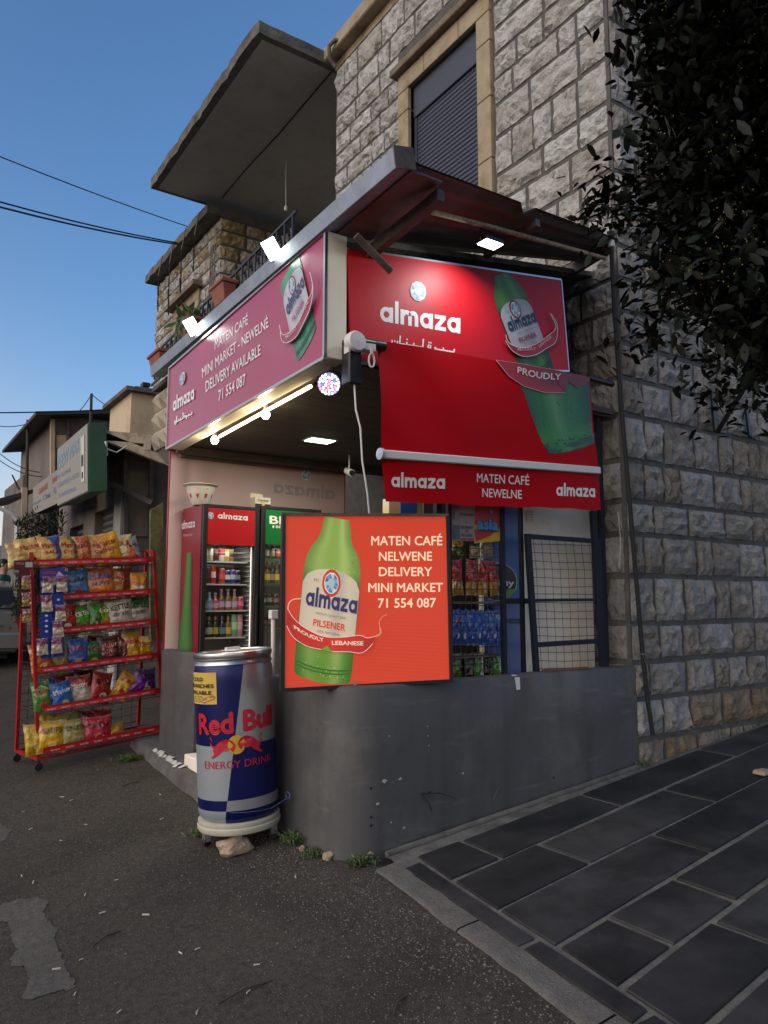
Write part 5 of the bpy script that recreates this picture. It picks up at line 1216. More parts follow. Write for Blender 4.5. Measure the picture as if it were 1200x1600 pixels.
b = MB(); b.box((c.x - .07, c.y - .06, c.z), (c.x + .09, c.y + .06, c.z + .10)); part('box', b, mat('cream_carton', (.6, .52, .36), .7), t); b = MB(); b.hexa([(c.x - .07, c.y + .05, c.z + .1), (c.x + .06, c.y + .05, c.z + .1), (c.x + .06, c.y + .054, c.z + .1), (c.x - .07, c.y + .054, c.z + .1)], [(c.x - .07, c.y + .05, c.z + .15), (c.x + .06, c.y + .05, c.z + .145), (c.x + .06, c.y + .054, c.z + .145), (c.x - .07, c.y + .054, c.z + .15)]); part('flap', b, mat('cream_flap', (.6, .52, .36), .7), t)
pr = Print(lambda x, y: (Vector((c.x + x, c.y - .0605, c.z + y)), NY), .0008); pr.poly([(-.07, 0), (.09, 0), (.09, .035), (-.07, .035)], '#101a3a'); pr.poly([(.0, .01), (.03, .01), (.03, .04), (.0, .04)], '#d8b030'); pr.text('Corona', (-.045, .06), (.065, .06), (-.045, .082), '#1c2440', .01); pr.text('Extra', (-.01, .047), (.03, .047), (-.01, .054), '#1c2440', 0); pr.done('print', M['printm'], t)
c = onY(549, 737, 6.2); t = thing('security_camera', c, 'small white and black security camera under the kiosk ceiling', 'camera')
b = MB(); b.tube([c + Vector((0, .08, .02)), c + Vector((-.02, -.04, -.02))], .035, 12); part('body', b, M['white'], t, smooth=50); b = MB(); b.tube([c + Vector((-.02, -.041, -.02)), c + Vector((-.022, -.05, -.022))], .028, 12); part('lens', b, M['black'], t); b = MB(); b.tube([c + Vector((0, .04, .03)), Vector((c.x, c.y + .04, 2.869))], .008, 6); part('mount', b, M['white'], t)
b = MB(); p0 = onY(427, 1063, 4.75); p1 = onY(427, 966, 4.75); b.tube([p0, p1], .016, 10); t = thing('white_pipe', p0, 'upright white plastic pipe with square cap in the doorway', 'pipe'); part('pipe', b, M['white'], t, smooth=50); b = MB(); b.box((p1.x - .026, p1.y - .026, p1.z - .005), (p1.x + .026, p1.y + .026, p1.z + .055)); part('cap', b, M['white'], t, bevel=.004)

# ------------------------------------------------------------------ bags
def bag_mesh(w, h, d, cols, text='', tcol='#8a1a1a', seed=0, text2='', t2='#8a1a1a', ears=.012, mode='split', name='snack_bag'):
    """pillow bag standing on z=0, front towards -Y. cols: main, second, band"""
    r = random.Random(seed); off = r.uniform(0, 50); nu, nv = 12, 14; b = MB(); b.c = []
    lean = r.uniform(-.03, .03)
    def F(u, v, sgn=-1):
        x = (u - .5) * w * (1 - .07 * sin(pi * v)) + lean * (v - .5) * w * 2
        z = v * h + (ears * (abs(2 * u - 1) ** 3) * (1 if v > .9 else (-.6 if v < .1 else 0))) + .004 * noise.noise(Vector((u * 5, v * 2 + off, 0))) * (v > .9)
        th = d / 2 * max(0, 1 - abs(2 * u - 1) ** 2.4) ** .6 * max(0, sin(pi * min(1, max(0, (v - .05) / .9)))) ** .5
        wr = noise.noise(Vector((u * 4 + off, v * 5, sgn))) * .016 + noise.noise(Vector((u * 13 + off, v * 11, 3))) * .009
        if v < .06 or v > .94: wr = .003 * sin(u * 40)
        return Vector((x, sgn * (th + (wr if th > 1e-4 else wr * .3)), z))
    for sgn in (-1, 1):
        b.grid(lambda u, v: F(u if sgn < 0 else 1 - u, v, sgn), nu, nv)
        for j in range(nv + 1):
            for i in range(nu + 1):
                u, v = i / nu, j / nv; c = cols[0]
                if mode == 'split' and u + .25 * v > .72: c = cols[1]
                elif mode == 'top' and v > .62: c = cols[1]
                elif mode == 'bottom' and v < .4: c = cols[1]
                elif mode == 'patch' and abs(u - .5) < .3 and .15 < v < .45: c = cols[1]
                if v < .04 or v > .96: c = blend(c, '#b0a890', .35)
                b.c.append(lin(c) if isinstance(c, str) else c)
    fn = lambda x, y: (F(max(0, min(1, x)), max(0, min(1, y))), NY)
    pr = Print(fn, .004); pr.mb = b
    if text:
        pr.text(text, (.14, .60), (.86, .64), (.13, .76), tcol, .02, 1)
    if text2: pr.text(text2, (.2, .42), (.8, .44), (.2, .52), t2, .02, 1)
    else:
        pr.poly(circ(.5, .27, .16, 9, .09), cols[2] if len(cols) > 2 else t2, 1)
    return b.mesh(name, M['foil'], 60)
# --- the rack
P0 = onG(60, 1207); P1 = onG(255, 1157); U = (P1 - P0).normalized(); LEN = (P1 - P0).length
Wv = (Vector((0, 0, 1)) - U * U.z).normalized(); V = Wv.cross(U).normalized()
RM = Matrix((U, V, Wv)).transposed().to_4x4(); RM = Matrix.Rotation(R(1.9), 4, V) @ RM; RM.translation = P0 + Vector((0, 0, .012))
rack = thing('snack_rack', None, 'tall red wire snack display rack on casters full of bags, left on the road edge', 'display rack', mtx=RM)
H = 1.86; D0 = .42; D1 = .16
def rp_(name, b, m, **k): return part(name, b, m, rack, world=False, **k)
def back(z): return D0 + (D1 - D0) * z / H
for u in (0, LEN):
    b = MB(); b.bar((u, 0, .09), (u, .10, H), .028, .028, (0, 1, 0)); rp_('post', b, M['redpaint'])
    b = MB(); b.bar((u, .50, .09), (u, .24, H), .028, .028, (0, 1, 0)); rp_('post', b, M['redpaint'])
    b = MB(); b.bar((u, .014, .10), (u, .486, .10), .026, .026); rp_('base_rail', b, M['redpaint'])
    b = MB(); b.bar((u, .11, H - .01), (u, .24, H - .01), .026, .026); rp_('top_rail', b, M['redpaint'])
for y in (0, .5):
    b = MB(); b.bar((.014, y, .10), (LEN - .014, y, .10), .026, .026); rp_('base_rail', b, M['redpaint'])
b = MB(); b.bar((.014, .24, H - .01), (LEN - .014, .24, H - .01), .02, .02); rp_('top_rail', b, M['redpaint'])
for u in (0, LEN):
    for y in (0, .5):
        b = MB(); b.tube([(u, y, .035), (u, y, .095)], .011, 6); b.lathe([(.0, -.012), (.034, -.010), (.034, .010), (0, .012)], 14, Matrix.Translation((u, y, .034)) @ Matrix.Rotation(R(90), 4, 'X')); rp_('caster', b, M['rubber'])
b = MB(); z = .16
while z < H: b.tube([(.0, .50 - .26 * z / H, z), (LEN, .50 - .26 * z / H, z)], .0022, 4, False); z += .075
x = .08
while x < LEN: b.tube([(x, .49, .12), (x, .245, H)], .0022, 4, False); x += .10
for u in (0, LEN):
    z = .2
    while z < H: b.tube([(u, .05 * z, z), (u, .48 - .24 * z / H, z)], .002, 4, False); z += .1
rp_('wire_mesh', b, M['wire'], kind='stuff')
def zpx(y, y0=1205): return (y0 - y) / 181.5
shz = [zpx(1176) , zpx(1116), zpx(1056), zpx(998), zpx(945), zpx(889)]
fy = [-.13, -.06, -.02, .0, .02, .04]
SN = ['bottom', 'fifth', 'fourth', 'third', 'second', 'top']
for i, z in enumerate(shz):
    y0 = fy[i]; yb = .50 - .26 * z / H - .01
    b = MB(); x = .03
    while x < LEN: b.tube([(x, y0, z - .03), (x, yb, z + .0)], .0022, 4, False); x += .055
    for k in range(4): yk = y0 + (yb - y0) * k / 3; b.tube([(.02, yk, z - .03 + .01 * k), (LEN - .02, yk, z - .03 + .01 * k)], .003, 4, False)
    rp_('shelf_basket', b, M['wire'], kind='stuff')
    x0 = 0 if i < 1 else .03
    b = MB(); b.box((x0 - .01, y0 - .006, z + .0), (LEN - .03, y0 + .002, z + .052)); lip = rp_('price_rail', b, M['redpaint'])
    b = MB(); b.c = []; prn = Print(lambda x, y: (Vector((x, y0 - .007, y)), NY), .001)
    prn.poly([(x0, z + .004), (LEN * .9, z + .004), (LEN * .9, z + .036), (x0, z + .036)], '#c8384c' if i else '#b81c20', 1)
    k = .05
    while k < LEN * .86:
        prn.text('MASTER' if int(k * 10) % 2 else 'Snips', (k, z + .014), (k + .075, z + .014), (k, z + .026), '#e8c8c8', .01, 2); k += .125
    prn.done('price_strip', M['print'], lip, world=False)
def upx(x): return (x - 57) / 172.5
# items per shelf from bottom: (px centre, width px, height m, colours, mode, text, tcol, text2, description)
GOLD = '#c89a3c'
shelves_items = {
 5: [(40, 26, .17, ('#c8a860', '#b89850', '#a02020'), 'top', '', '#8a1a1a', '', 'pale gold snack bag'),
     (63, 34, .26, ('#cfa552', '#c09a48', '#a01c20'), 'top', 'Master', '#a01c20', '', 'gold snack bag with red lettering'),
     (90, 32, .27, ('#caa04c', '#24508c', '#a01c20'), 'split', 'Master', '#a01c20', 'SALT', 'gold snack bag with blue corner'),
     (117, 34, .27, ('#c89c48', '#2c6a34', '#a01c20'), 'split', 'Master', '#a01c20', 'CHIPS', 'gold snack bag with green corner'),
     (142, 22, .27, ('#b8622a', '#a85420', '#8a1a1a'), 'top', 'BBQ', '#8a1a1a', '', 'narrow orange snack bag'),
     (162, 30, .25, ('#c89a5c', '#b88848', '#a02028'), 'top', 'Master', '#a02028', 'CHIPS', 'tan snack bag with red lettering'),
     (184, 38, .30, ('#bf8c34', '#cf9c20', '#a01c20'), 'split', 'Master', '#a01c20', 'CHIPS', 'large golden yellow snack bag, tallest'),
     (206, 28, .28, ('#c4b888', '#b8a878', '#a02028'), 'top', 'SOUR', '#a02028', '', 'cream coloured snack bag'),
     (225, 26, .26, ('#b8643c', '#8098a8', '#a03020'), 'split', 'Twist', '#202830', '', 'light blue and orange snack bag')],
 4: [(102, 22, .24, ('#3f7c24', '#3a6c24', '#c8c8b8'), 'top', 'Ruffles', '#181818', '', 'green ridged snack bag'),
     (130, 32, .26, ('#2a6a9c', '#2a6090', '#a03028'), 'top', 'Ruffles', '#181818', '', 'blue ridged snack bag'),
     (164, 40, .28, ('#c4701c', '#8c4a20', '#a02020'), 'top', 'COCKTAIL', '#24489c', 'NUTS', 'large orange and brown mixed snack bag'),
     (196, 36, .27, ('#b08446', '#6c2a20', '#8a1a1a'), 'split', 'Master', '#9c1c20', 'CHIPS', 'tan and brown snack bag'),
     (228, 26, .22, ('#c8861c', '#d8d0c0', '#b85a18'), 'patch', '', '#b85a18', 'Corn', 'small orange yellow snack bag')],
 3: [(106, 30, .25, ('#a81c1c', '#8c1818', '#e0d8d0'), 'bottom', 'NUTS', '#181818', '', 'bright red snack bag'),
     (134, 28, .23, ('#4c9c28', '#3c8420', '#c8a060'), 'bottom', 'CRITES', '#e8ecd8', '', 'light green snack bag'),
     (151, 18, .24, ('#2c6a20', '#348028', '#e8e8d0'), 'top', '', '#e8e8d0', '', 'narrow dark green snack bag'),
     (167, 30, .25, ('#84961c', '#748a18', '#c86a20'), 'top', 'Fitos', '#f0f0d8', '', 'lime green snack bag with white lettering'),
     (197, 38, .28, ('#b8b0a4', '#a8a298', '#98201c'), 'top', 'KETTLE', '#303030', 'COOKED', 'large white snack bag with dark lettering'),
     (228, 36, .28, ('#b4aca0', '#1c5c30', '#98201c'), 'top', 'KETTLE', '#303030', 'COOKED', 'large white snack bag with green top')],
 2: [(70, 28, .25, ('#b86418', '#a85a18', '#d0b060'), 'top', '', '#a02020', '', 'orange snack bag'),
     (93, 30, .25, ('#8c8440', '#807838', '#b89860'), 'top', 'Master', '#982024', '', 'olive yellow snack bag'),
     (122, 28, .26, ('#1c4c98', '#2458a0', '#c89c60'), 'top', 'Master', '#c0303c', '', 'royal blue snack bag'),
     (148, 32, .22, ('#1c6a3c', '#246e44', '#c8b060'), 'top', 'Master', '#b02830', '', 'emerald green snack bag'),
     (176, 28, .25, ('#54201a', '#481a18', '#c89838'), 'top', 'Master', '#d08078', 'CURRY', 'chocolate brown snack bag'),
     (199, 26, .25, ('#501c20', '#5c2420', '#c8a080'), 'top', 'Master', '#b06868', '', 'maroon snack bag'),
     (215, 26, .27, ('#b88a14', '#a87c10', '#d8b050'), 'top', 'Master', '#a82020', '', 'dark yellow snack bag'),
     (234, 30, .22, ('#c89a18', '#d8c070', '#b88020'), 'top', 'Master', '#a82020', '', 'bright yellow snack bag with pale top')],
 1: [(66, 22, .26, ('#4c7c2c', '#447024', '#a83020'), 'top', 'Master', '#a02020', '', 'grass green snack bag'),
     (74, 24, .19, ('#4a241c', '#205c94', '#a02020'), 'top', 'Master', '#b04848', '', 'brown snack bag with blue top'),
     (97, 32, .23, ('#1c64a8', '#1858a0', '#d8c060'), 'top', 'Master', '#c8d8e8', '', 'sky blue snack bag'),
     (124, 30, .26, ('#b8b0a0', '#8c2420', '#a88050'), 'top', 'Master', '#e0d8c8', 'Chips', 'white snack bag with dark red top'),
     (150, 32, .27, ('#9c1c1c', '#8c1818', '#d8d0c8'), 'top', 'BUFF', '#181818', '', 'dark red snack bag leaning sideways'),
     (181, 24, .25, ('#c8941c', '#b88418', '#a84018'), 'top', 'Puffs', '#a83818', '', 'yellow snack bag tilted to the right'),
     (207, 24, .22, ('#581c78', '#b8b0c0', '#481460'), 'split', '', '#e8e0f0', '', 'purple and silver snack bag tilted to the right'),
     (233, 32, .24, ('#4c1c64', '#401858', '#c8a030'), 'top', 'FITOS', '#101010', '', 'deep purple snack bag with black lettering')],
 0: [(54, 24, .24, ('#c09c20', '#b08c1c', '#c8b878'), 'top', '', '#5c4410', '', 'mustard yellow snack bag partly behind the left post'),
     (72, 34, .25, ('#c89c18', '#b88c18', '#e0c868'), 'top', 'SNIPS', '#5c4410', '', 'bright yellow snack bag'),
     (92, 26, .27, ('#8c8c44', '#7c7c3c', '#a8a060'), 'top', '', '#4c4c20', '', 'tall olive green snack bag, behind its neighbours'),
     (106, 36, .23, ('#a8a064', '#989058', '#b8b078'), 'top', 'SNIPS', '#4c4c20', '', 'pale green snack bag'),
     (143, 38, .22, ('#a81c38', '#981830', '#d8a060'), 'top', 'SNIPS', '#5c0c18', '', 'crimson snack bag'),
     (172, 30, .13, ('#c08c1c', '#a87818', '#d8a830'), 'top', '', '#802018', '', 'low crumpled yellow snack bag')]}
rb = random.Random(12); sd_ = 0
for i, items in shelves_items.items():
    for k, (px, wpx, hh, cols, mode, tx, tc_, tx2, desc) in enumerate(items):
        sd_ += 1; me = bag_mesh(wpx / 172.5 * 1.22, hh * 1.06, .10, cols, tx, tc_, sd_, tx2, tc_, mode=mode)
        rj = 13 if i == 5 else 6
        tilt = {'yellow snack bag tilted to the right': 38, 'purple and silver snack bag tilted to the right': 48, 'dark red snack bag leaning sideways': 16}.get(desc, rb.uniform(-rj, rj))
        yb = fy[i] + .075 + .02 * (k % 2)
        if 'behind' in desc: yb += .07
        lm = Matrix.Translation((upx(px) + rb.uniform(-.004, .004), yb, shz[i] - .022 + (.02 if abs(tilt) > 20 else 0))) @ Matrix.Rotation(R(tilt), 4, 'Y') @ Matrix.Rotation(R(rb.uniform(-14, 14)), 4, 'Z') @ Matrix.Rotation(R(-9), 4, 'X')
        o = link('snack_bag', me); o.matrix_world = RM @ lm
        tag(o, f'{desc}, {ORD[k]} on {SN[i]} shelf of the rack', 'snack bag', 'snack bags on the red rack')
BCK = {5: [(52, .22, '#b89850', 'dull gold'), (104, .25, '#4a6a34', 'green'), (152, .22, '#8c6a30', 'bronze'), (196, .24, '#c8b478', 'pale straw')], 4: [(118, .23, '#6a5a3c', 'khaki'), (148, .24, '#7c3c1c', 'russet'), (181, .25, '#a07838', 'tan'), (213, .2, '#98702c', 'amber')],
       3: [(120, .22, '#2c5c24', 'forest green'), (182, .26, '#5c7c98', 'steel blue'), (213, .27, '#8c9498', 'silver')], 2: [(82, .2, '#a05c18', 'rust orange'), (108, .2, '#241c1c', 'black'), (135, .25, '#401c18', 'dark brown'), (163, .25, '#481c1a', 'dark maroon'), (188, .24, '#5c2420', 'wine')],
       1: [(84, .26, '#1c5c90', 'deep blue'), (110, .27, '#701c1c', 'brick red'), (137, .29, '#581618', 'very dark red')], 0: [(82, .28, '#b8941c', 'ochre'), (120, .26, '#7c8040', 'grey green'), (134, .26, '#8c1430', 'dark pink'), (155, .25, '#981838', 'raspberry')]}
for i, lst in BCK.items():
    for k, (px, hh, c_, dn) in enumerate(lst):
        sd_ += 1; o = link('snack_bag', bag_mesh(.20, hh, .08, (c_, c_, '#c8b898'), '', '#201818', sd_, mode='top')); o.matrix_world = RM @ Matrix.Translation((upx(px), fy[i] + .20, shz[i] + .0)) @ Matrix.Rotation(R(rb.uniform(-12, 12)), 4, 'Y') @ Matrix.Rotation(R(-10), 4, 'X')
        tag(o, f'{dn} snack bag in the back row of the {SN[i]} rack shelf, half hidden', 'snack bag', 'snack bags on the red rack')
# hanging candy strips
def local_thing(name, lm, label, cat, group=None): return thing(name, None, label, cat, group, mtx=RM @ lm)
st = local_thing('clip_strip', Matrix.Translation((upx(78), -.035, shz[5] - .02)), 'blue card hanging strip with a printed candy header on the rack front', 'display strip')
prn = Print(lambda x, y: (Vector((x, -.004, y)), NY), .0012)
b = MB(); b.hexa([(-.10, -.003, -.16), (.115, -.003, -.16), (.115, .0, -.16), (-.10, .0, -.16)], [(-.10, -.003, -.012), (.115, -.003, -.012), (.115, .0, -.012), (-.10, .0, -.012)]); b.hexa([(-.105, -.002, -.78), (-.01, -.002, -.78), (-.01, .0, -.78), (-.105, .0, -.78)], [(-.095, -.002, -.16), (.0, -.002, -.16), (.0, .0, -.16), (-.095, .0, -.16)]); b.box((.005, -.002, -.78), (.1, .0, -.161)); part('card', b, mat('blue_card', '#123a94', .45), st, world=False)
prn.poly([(-.095, -.125), (.11, -.125), (.11, -.085), (.06, -.035), (.03, -.085), (-.095, -.12)], '#c8a8b8'); prn.text('HARIBO', (-.085, -.06), (.03, -.06), (-.085, -.035), '#c04838', .02); prn.text('Chamallows', (-.08, -.09), (.02, -.09), (-.08, -.077), '#d8b0c8', .01)
prn.poly([(-.095, -.155), (.11, -.155), (.11, -.127), (-.095, -.127)], '#c8c4cc')
prn.k += 1
for k in range(5): prn.poly(circ(-.055, -.37 - .045 * k, .014, 8, .010), '#c8ccd8', prn.k)
prn.poly(circ(.05, -.285, .014, 8, .010), '#c8ccd8', prn.k); prn.done('header_print', M['print'], st, world=False)
def pack_mesh(seed, kind):
    if kind == 'm': return bag_mesh(.098, .14, .03, ('#c8b8a8', '#6c3c6c', '#d8c0b8'), 'HARIBO', '#b83848', seed, mode='top', ears=.003, name='candy_pack')
    return bag_mesh(.078, .115, .025, ('#a08448', '#8c5a60', '#c8b090'), 'TORTILLA', '#c88090', seed, mode='top', ears=.003, name='candy_pack')
pos = [('m', 70, 932, 'top left'), ('m', 91, 932, 'top right'), ('m', 69, 962, 'second row left'), ('m', 88, 978, 'second row right'), ('m', 85, 1003, 'third row right'), ('m', 61, 1028, 'lowest row left'), ('m', 82, 1028, 'lowest row right')]
for k, (kd, px, py, lab) in enumerate(pos):
    o = link('candy_pack', pack_mesh(60 + k, kd)); o.matrix_world = RM @ Matrix.Translation((upx(px), -.058 - .004 * (k % 2), zpx(py) + .0)) @ Matrix.Rotation(R(random.uniform(-3, 3)), 4, 'Y')
    tag(o, f'purple topped marshmallow packet on the blue strip, {lab}', 'candy packet', 'marshmallow packets hanging on the rack')
st2 = local_thing('clip_strip', Matrix.Translation((upx(40), -.03, zpx(875))), 'narrow maroon hanging strip at the far left corner of the red rack', 'display strip')
b = MB(); b.box((-.09, -.003, -.11), (.07, .0, -.03)); b.box((-.05, -.002, -.48), (.04, .0, -.11)); part('card', b, mat('maroon_card', '#4c1420', .5), st2, world=False)
prn = Print(lambda x, y: (Vector((x, -.004, y)), NY), .0012); prn.text('TORTILLA', (-.08, -.065), (-.01, -.065), (-.08, -.045), '#d890a0', .01); prn.poly([(.0, -.09), (.06, -.09), (.06, -.045), (.0, -.045)], '#b0aca4'); prn.done('header_print', M['print'], st2, world=False)
for k, (py, lab) in enumerate(((925, 'upper'), (951, 'middle'), (976, 'lower'))):
    o = link('candy_pack', pack_mesh(80 + k, 't')); o.matrix_world = RM @ Matrix.Translation((upx(40), -.05, zpx(py)))
    tag(o, f'small gold and pink snack packet on the maroon strip, the {lab} of three', 'candy packet', 'small packets on the maroon strip')

# ------------------------------------------------------------------ can shaped drinks cooler
BX, BY = 1.985, 4.52; gb = g(BX, BY); BRD = .245
tiltm = Matrix.Translation((BX, BY, gb)) @ Matrix.Rotation(R(-3.6), 4, fh) 
cooler = thing('can_cooler', None, 'tall blue and silver barrel shaped like an energy drink can, on a cream wheeled base', 'drinks cooler', mtx=tiltm)
face_a = atan2(-BY, -BX)   # direction from the barrel to the camera
Z0, Z1 = .15, 1.13
profb = [(.218, Z0), (.236, Z0 + .02), (BRD, Z0 + .05), (BRD, 1.02), (.240, 1.06), (.228, 1.095), (.222, 1.11)]
def brad(z):
    for (r0, a), (r1, b_) in zip(profb[:-1], profb[1:]):
        if a <= z <= b_: return r0 + (r1 - r0) * (z - a) / (b_ - a)
    return profb[-1][0] if z > 1 else profb[0][0]
MBL = mat('cooler_blue', '#0a1556', .3, metal=.35, spec=.6, var=.05, scale=3); MSL = mat('cooler_silver', (.42, .43, .44), .36, metal=.75, var=.08, scale=2.5); MLS = mat('cooler_light_silver', (.30, .33, .36), .45, metal=.35, var=.06, scale=3)
def bandq(mb, z0, z1, a0, a1, lift=0, n=20, m=6):
    """a0, a1: functions of z giving the angle about the facing direction (positive = right)"""
    def f(u, v):
        z = z0 + (z1 - z0) * v; a = a0(z) + (a1(z) - a0(z)) * u; r = brad(z) + lift; w = face_a + a; return Vector((r * cos(w), r * sin(w), z))
    mb.grid(f, n, m)
diag = lambda z: .30 - (.62) * (1.11 - z) / .93
K = lambda c: (lambda z: c)
ZM = .60; ZB1, ZB0 = .285, .225
bl, si, ls = MB(), MB(), MB()
bandq(bl, ZM, 1.07, K(-pi + .3), diag, m=14); bandq(si, ZM, 1.07, diag, K(1.95), m=14); bandq(bl, ZM, 1.07, K(1.95), K(pi + .3), m=14)
bandq(ls, ZB1, ZM, K(-pi * .62), diag); bandq(bl, ZB1, ZM, diag, K(2 * pi - pi * .62), n=40)
bandq(bl, ZB0, ZB1, K(-pi * .62), diag, m=2); sb = MB(); bandq(sb, ZB0, ZB1, diag, K(2 * pi - pi * .62), n=40, m=2)
bandq(ls, Z0, ZB0, K(-pi * .62), diag, m=4); bandq(bl, Z0, ZB0, diag, K(2 * pi - pi * .62), n=40, m=4)
part('blue_body', bl, MBL, cooler, smooth=50, world=False); part('silver_body', si, MSL, cooler, smooth=50, world=False); part('silver_band', sb, MSL, cooler, smooth=50, world=False); part('pale_silver_body', ls, MLS, cooler, smooth=50, world=False)
b = MB(); b.lathe([(.238, 1.07), (.246, 1.075), (.232, 1.10), (.226, 1.105), (.242, 1.112), (.246, 1.128), (.243, 1.145), (.236, 1.15), (.232, 1.142), (.225, 1.14), (0, 1.143)], 48); part('lid', b, M['alu'], cooler, smooth=35, world=False)
b = MB(); b.box((-.045, -.02, 1.146), (.045, .02, 1.17)); b.lathe([(0, 1.145), (.05, 1.147), (.04, 1.156), (0, 1.158)], 16); part('lid_latch', b, M['white'], cooler, bevel=.003, world=False)
b = MB(); b.lathe([(0, .085), (.245, .085), (.254, .10), (.254, .118), (.246, .124), (.25, .13), (.25, .146), (.240, .15), (0, .15)], 48); part('wheel_base', b, mat('cream_plastic', (.48, .45, .36), .5, var=.1, scale=12), cooler, smooth=40, world=False)
for a in (-1.15, -.05, 1.2, 2.5, 3.6):
    w = face_a + a; x, y = .215 * cos(w), .215 * sin(w)
    b = MB(); b.box((x - .02, y - .02, .03), (x + .02, y + .02, .086)); part('caster_fork', b, M['galv'], cooler, world=False); b = MB(); b.lathe([(0, -.012), (.03, -.011), (.03, .011), (0, .012)], 14, Matrix.Translation((x, y, .03)) @ Matrix.Rotation(w + .5, 4, 'Z') @ Matrix.Rotation(R(90), 4, 'X')); part('caster', b, M['rubber'], cooler, smooth=40, world=False)
def fnK(a, z): w = face_a + a; return Vector((brad(z) * cos(w), brad(z) * sin(w), z)), Vector((cos(w), sin(w), 0))
RED = '#b8182c'
pr = Print(fnK, .0035); pr.k = 1
pr.text('Red Bull', (-1.05, .67), (1.1, .69), (-1.05, .785), RED, .05, 1); pr.text('ENERGY DRINK', (-.86, .47), (.98, .475), (-.86, .512), RED, 0, 1)
part('lettering', pr.mb, M['print'], cooler, world=False)
pr = Print(fnK, .0025)
for i in range(12):
    a0, a1 = -1 + i / 6, -1 + (i + 1) / 6; h0, h1 = sqrt(max(0, 1 - a0 * a0)), sqrt(max(0, 1 - a1 * a1)); pr.poly([(.02 + .215 * a0, .605 - .055 * h0), (.02 + .215 * a1, .605 - .055 * h1), (.02 + .215 * a1, .605 + .055 * h1), (.02 + .215 * a0, .605 + .055 * h0)] if 0 < i < 11 else ([(.02 + .215 * a0, .605), (.02 + .215 * a1, .605 - .055 * h1), (.02 + .215 * a1, .605 + .055 * h1)] if i == 0 else [(.02 + .215 * a0, .605 - .055 * h0), (.02 + .215 * a1, .605), (.02 + .215 * a0, .605 + .055 * h0)]), '#c8982c', 1)
bull = [(-.10, .63), (-.02, .60), (-.06, .575), (-.10, .565), (-.16, .585), (-.25, .57), (-.33, .575), (-.40, .56), (-.50, .545), (-.62, .53), (-.66, .535), (-.56, .556), (-.60, .575), (-.54, .60), (-.40, .628), (-.24, .642)]
for sg in (1, -1):
    pts = [(.02 + sg * (x - .0) - (0 if sg > 0 else 0), y + (0 if sg > 0 else .012)) for x, y in bull]; pr.poly(pts, RED, 2)
    pr.stroke([(.02 + sg * -.56, .59), (.02 + sg * -.66, .615), (.02 + sg * -.60, .635), (.02 + sg * -.66, .652)], .016, RED, 2)
part('bulls_emblem', pr.mb, M['print'], cooler, world=False)
def fnK2(a, z): p, n = fnK(a, z); return p, n
pr = Print(fnK2, .003)
n = 10
for i in range(n):
    a0, a1 = -1.75 + 1.33 * i / n, -1.75 + 1.33 * (i + 1) / n; pr.poly([(a0, .835 + .012), (a1, .835 + .012), (a1, 1.035), (a0, 1.035)], '#c8a848', 1)
for t_, y, h_, a0, a1 in (('COLD', .985, .022, -1.30, -.82), ('SANDWICHES', .945, .022, -1.68, -.5), ('AVAILABLE', .905, .022, -1.58, -.56)): pr.text(t_, (a0, y), (a1, y), (a0, y + h_), '#18181c', .03, 2)
for k, t_ in enumerate(('TUNA CRAB', 'CHICKEN ROSTO', 'HAM AND CHEESE')): pr.text(t_, (-1.4, .887 - .014 * k), (-.85, .887 - .014 * k), (-1.4, .895 - .014 * k), '#2c2418', 0, 2)
pr.poly([(-.88, .862), (-.80, .852), (-.5, .875), (-.46, .893), (-.52, .902), (-.82, .883)], '#b06a3a', 2); pr.poly([(-.83, .859), (-.48, .884), (-.5, .888), (-.84, .864)], '#c8b870', 3)
part('paper_notice', pr.mb, M['printm'], cooler, world=False)
# string tied round its foot to the parapet
q0 = tiltm @ Vector((BRD * cos(face_a + .9), BRD * sin(face_a + .9), .19)); q1 = onX(452, 1245, 2.2)
b = MB(); b.tube([tiltm @ Vector((.25 * cos(face_a + a), .25 * sin(face_a + a), .215 - .02 * a)) for a in (-.2, .2, .5, .9)] + [q1], .002, 5); b.tube([q1 + Vector((-.01, .03 * cos(t), .02 * sin(t) + .01)) for t in [k * .6 for k in range(11)]], .003, 4)
solo('blue_string', b, mat('blue_string', (.07, .10, .22), .7), 'thin blue string tying the foot of the can cooler to the parapet', 'string')
# rock wedged under the front caster
def rock(name, c, s, m, label, cat, seed, group=None, parts=None):
    r = random.Random(seed); me = bmesh.new(); bmesh.ops.create_icosphere(me, subdivisions=3, radius=1)
    b = MB(); b.v = [Vector((v.co.x * s[0], v.co.y * s[1], v.co.z * s[2])) * (1 + .35 * noise.noise(v.co * 1.3 + Vector((seed, 0, 0))) + .12 * noise.noise(v.co * 4)) + Vector(c) for v in me.verts]; b.f = [tuple(v.index for v in f.verts) for f in me.faces]; b.m = [0] * len(b.f); me.free()
    return solo(name, b, m, label, cat, group, smooth=25)
q = onG(366, 1332); rock('rock', (q.x, q.y, q.z + .035), (.105, .075, .055), M['rockb'], 'buff coloured rock wedged under the front wheel of the can cooler', 'rock', 3)
for k, (x, y, s, lab) in enumerate(((513, 1342, .035, 'small pale stone at the foot of the rounded parapet corner, nearer the cooler'), (578, 1338, .04, 'small ochre stone at the foot of the parapet where the pavement starts'), (472, 1328, .022, 'tiny white stone among weeds right of the cooler'))):
    q = onG(x, y); rock('stone', (q.x, q.y, q.z + s * .4), (s, s * .8, s * .7), M['rockb'], lab, 'stone', 20 + k)

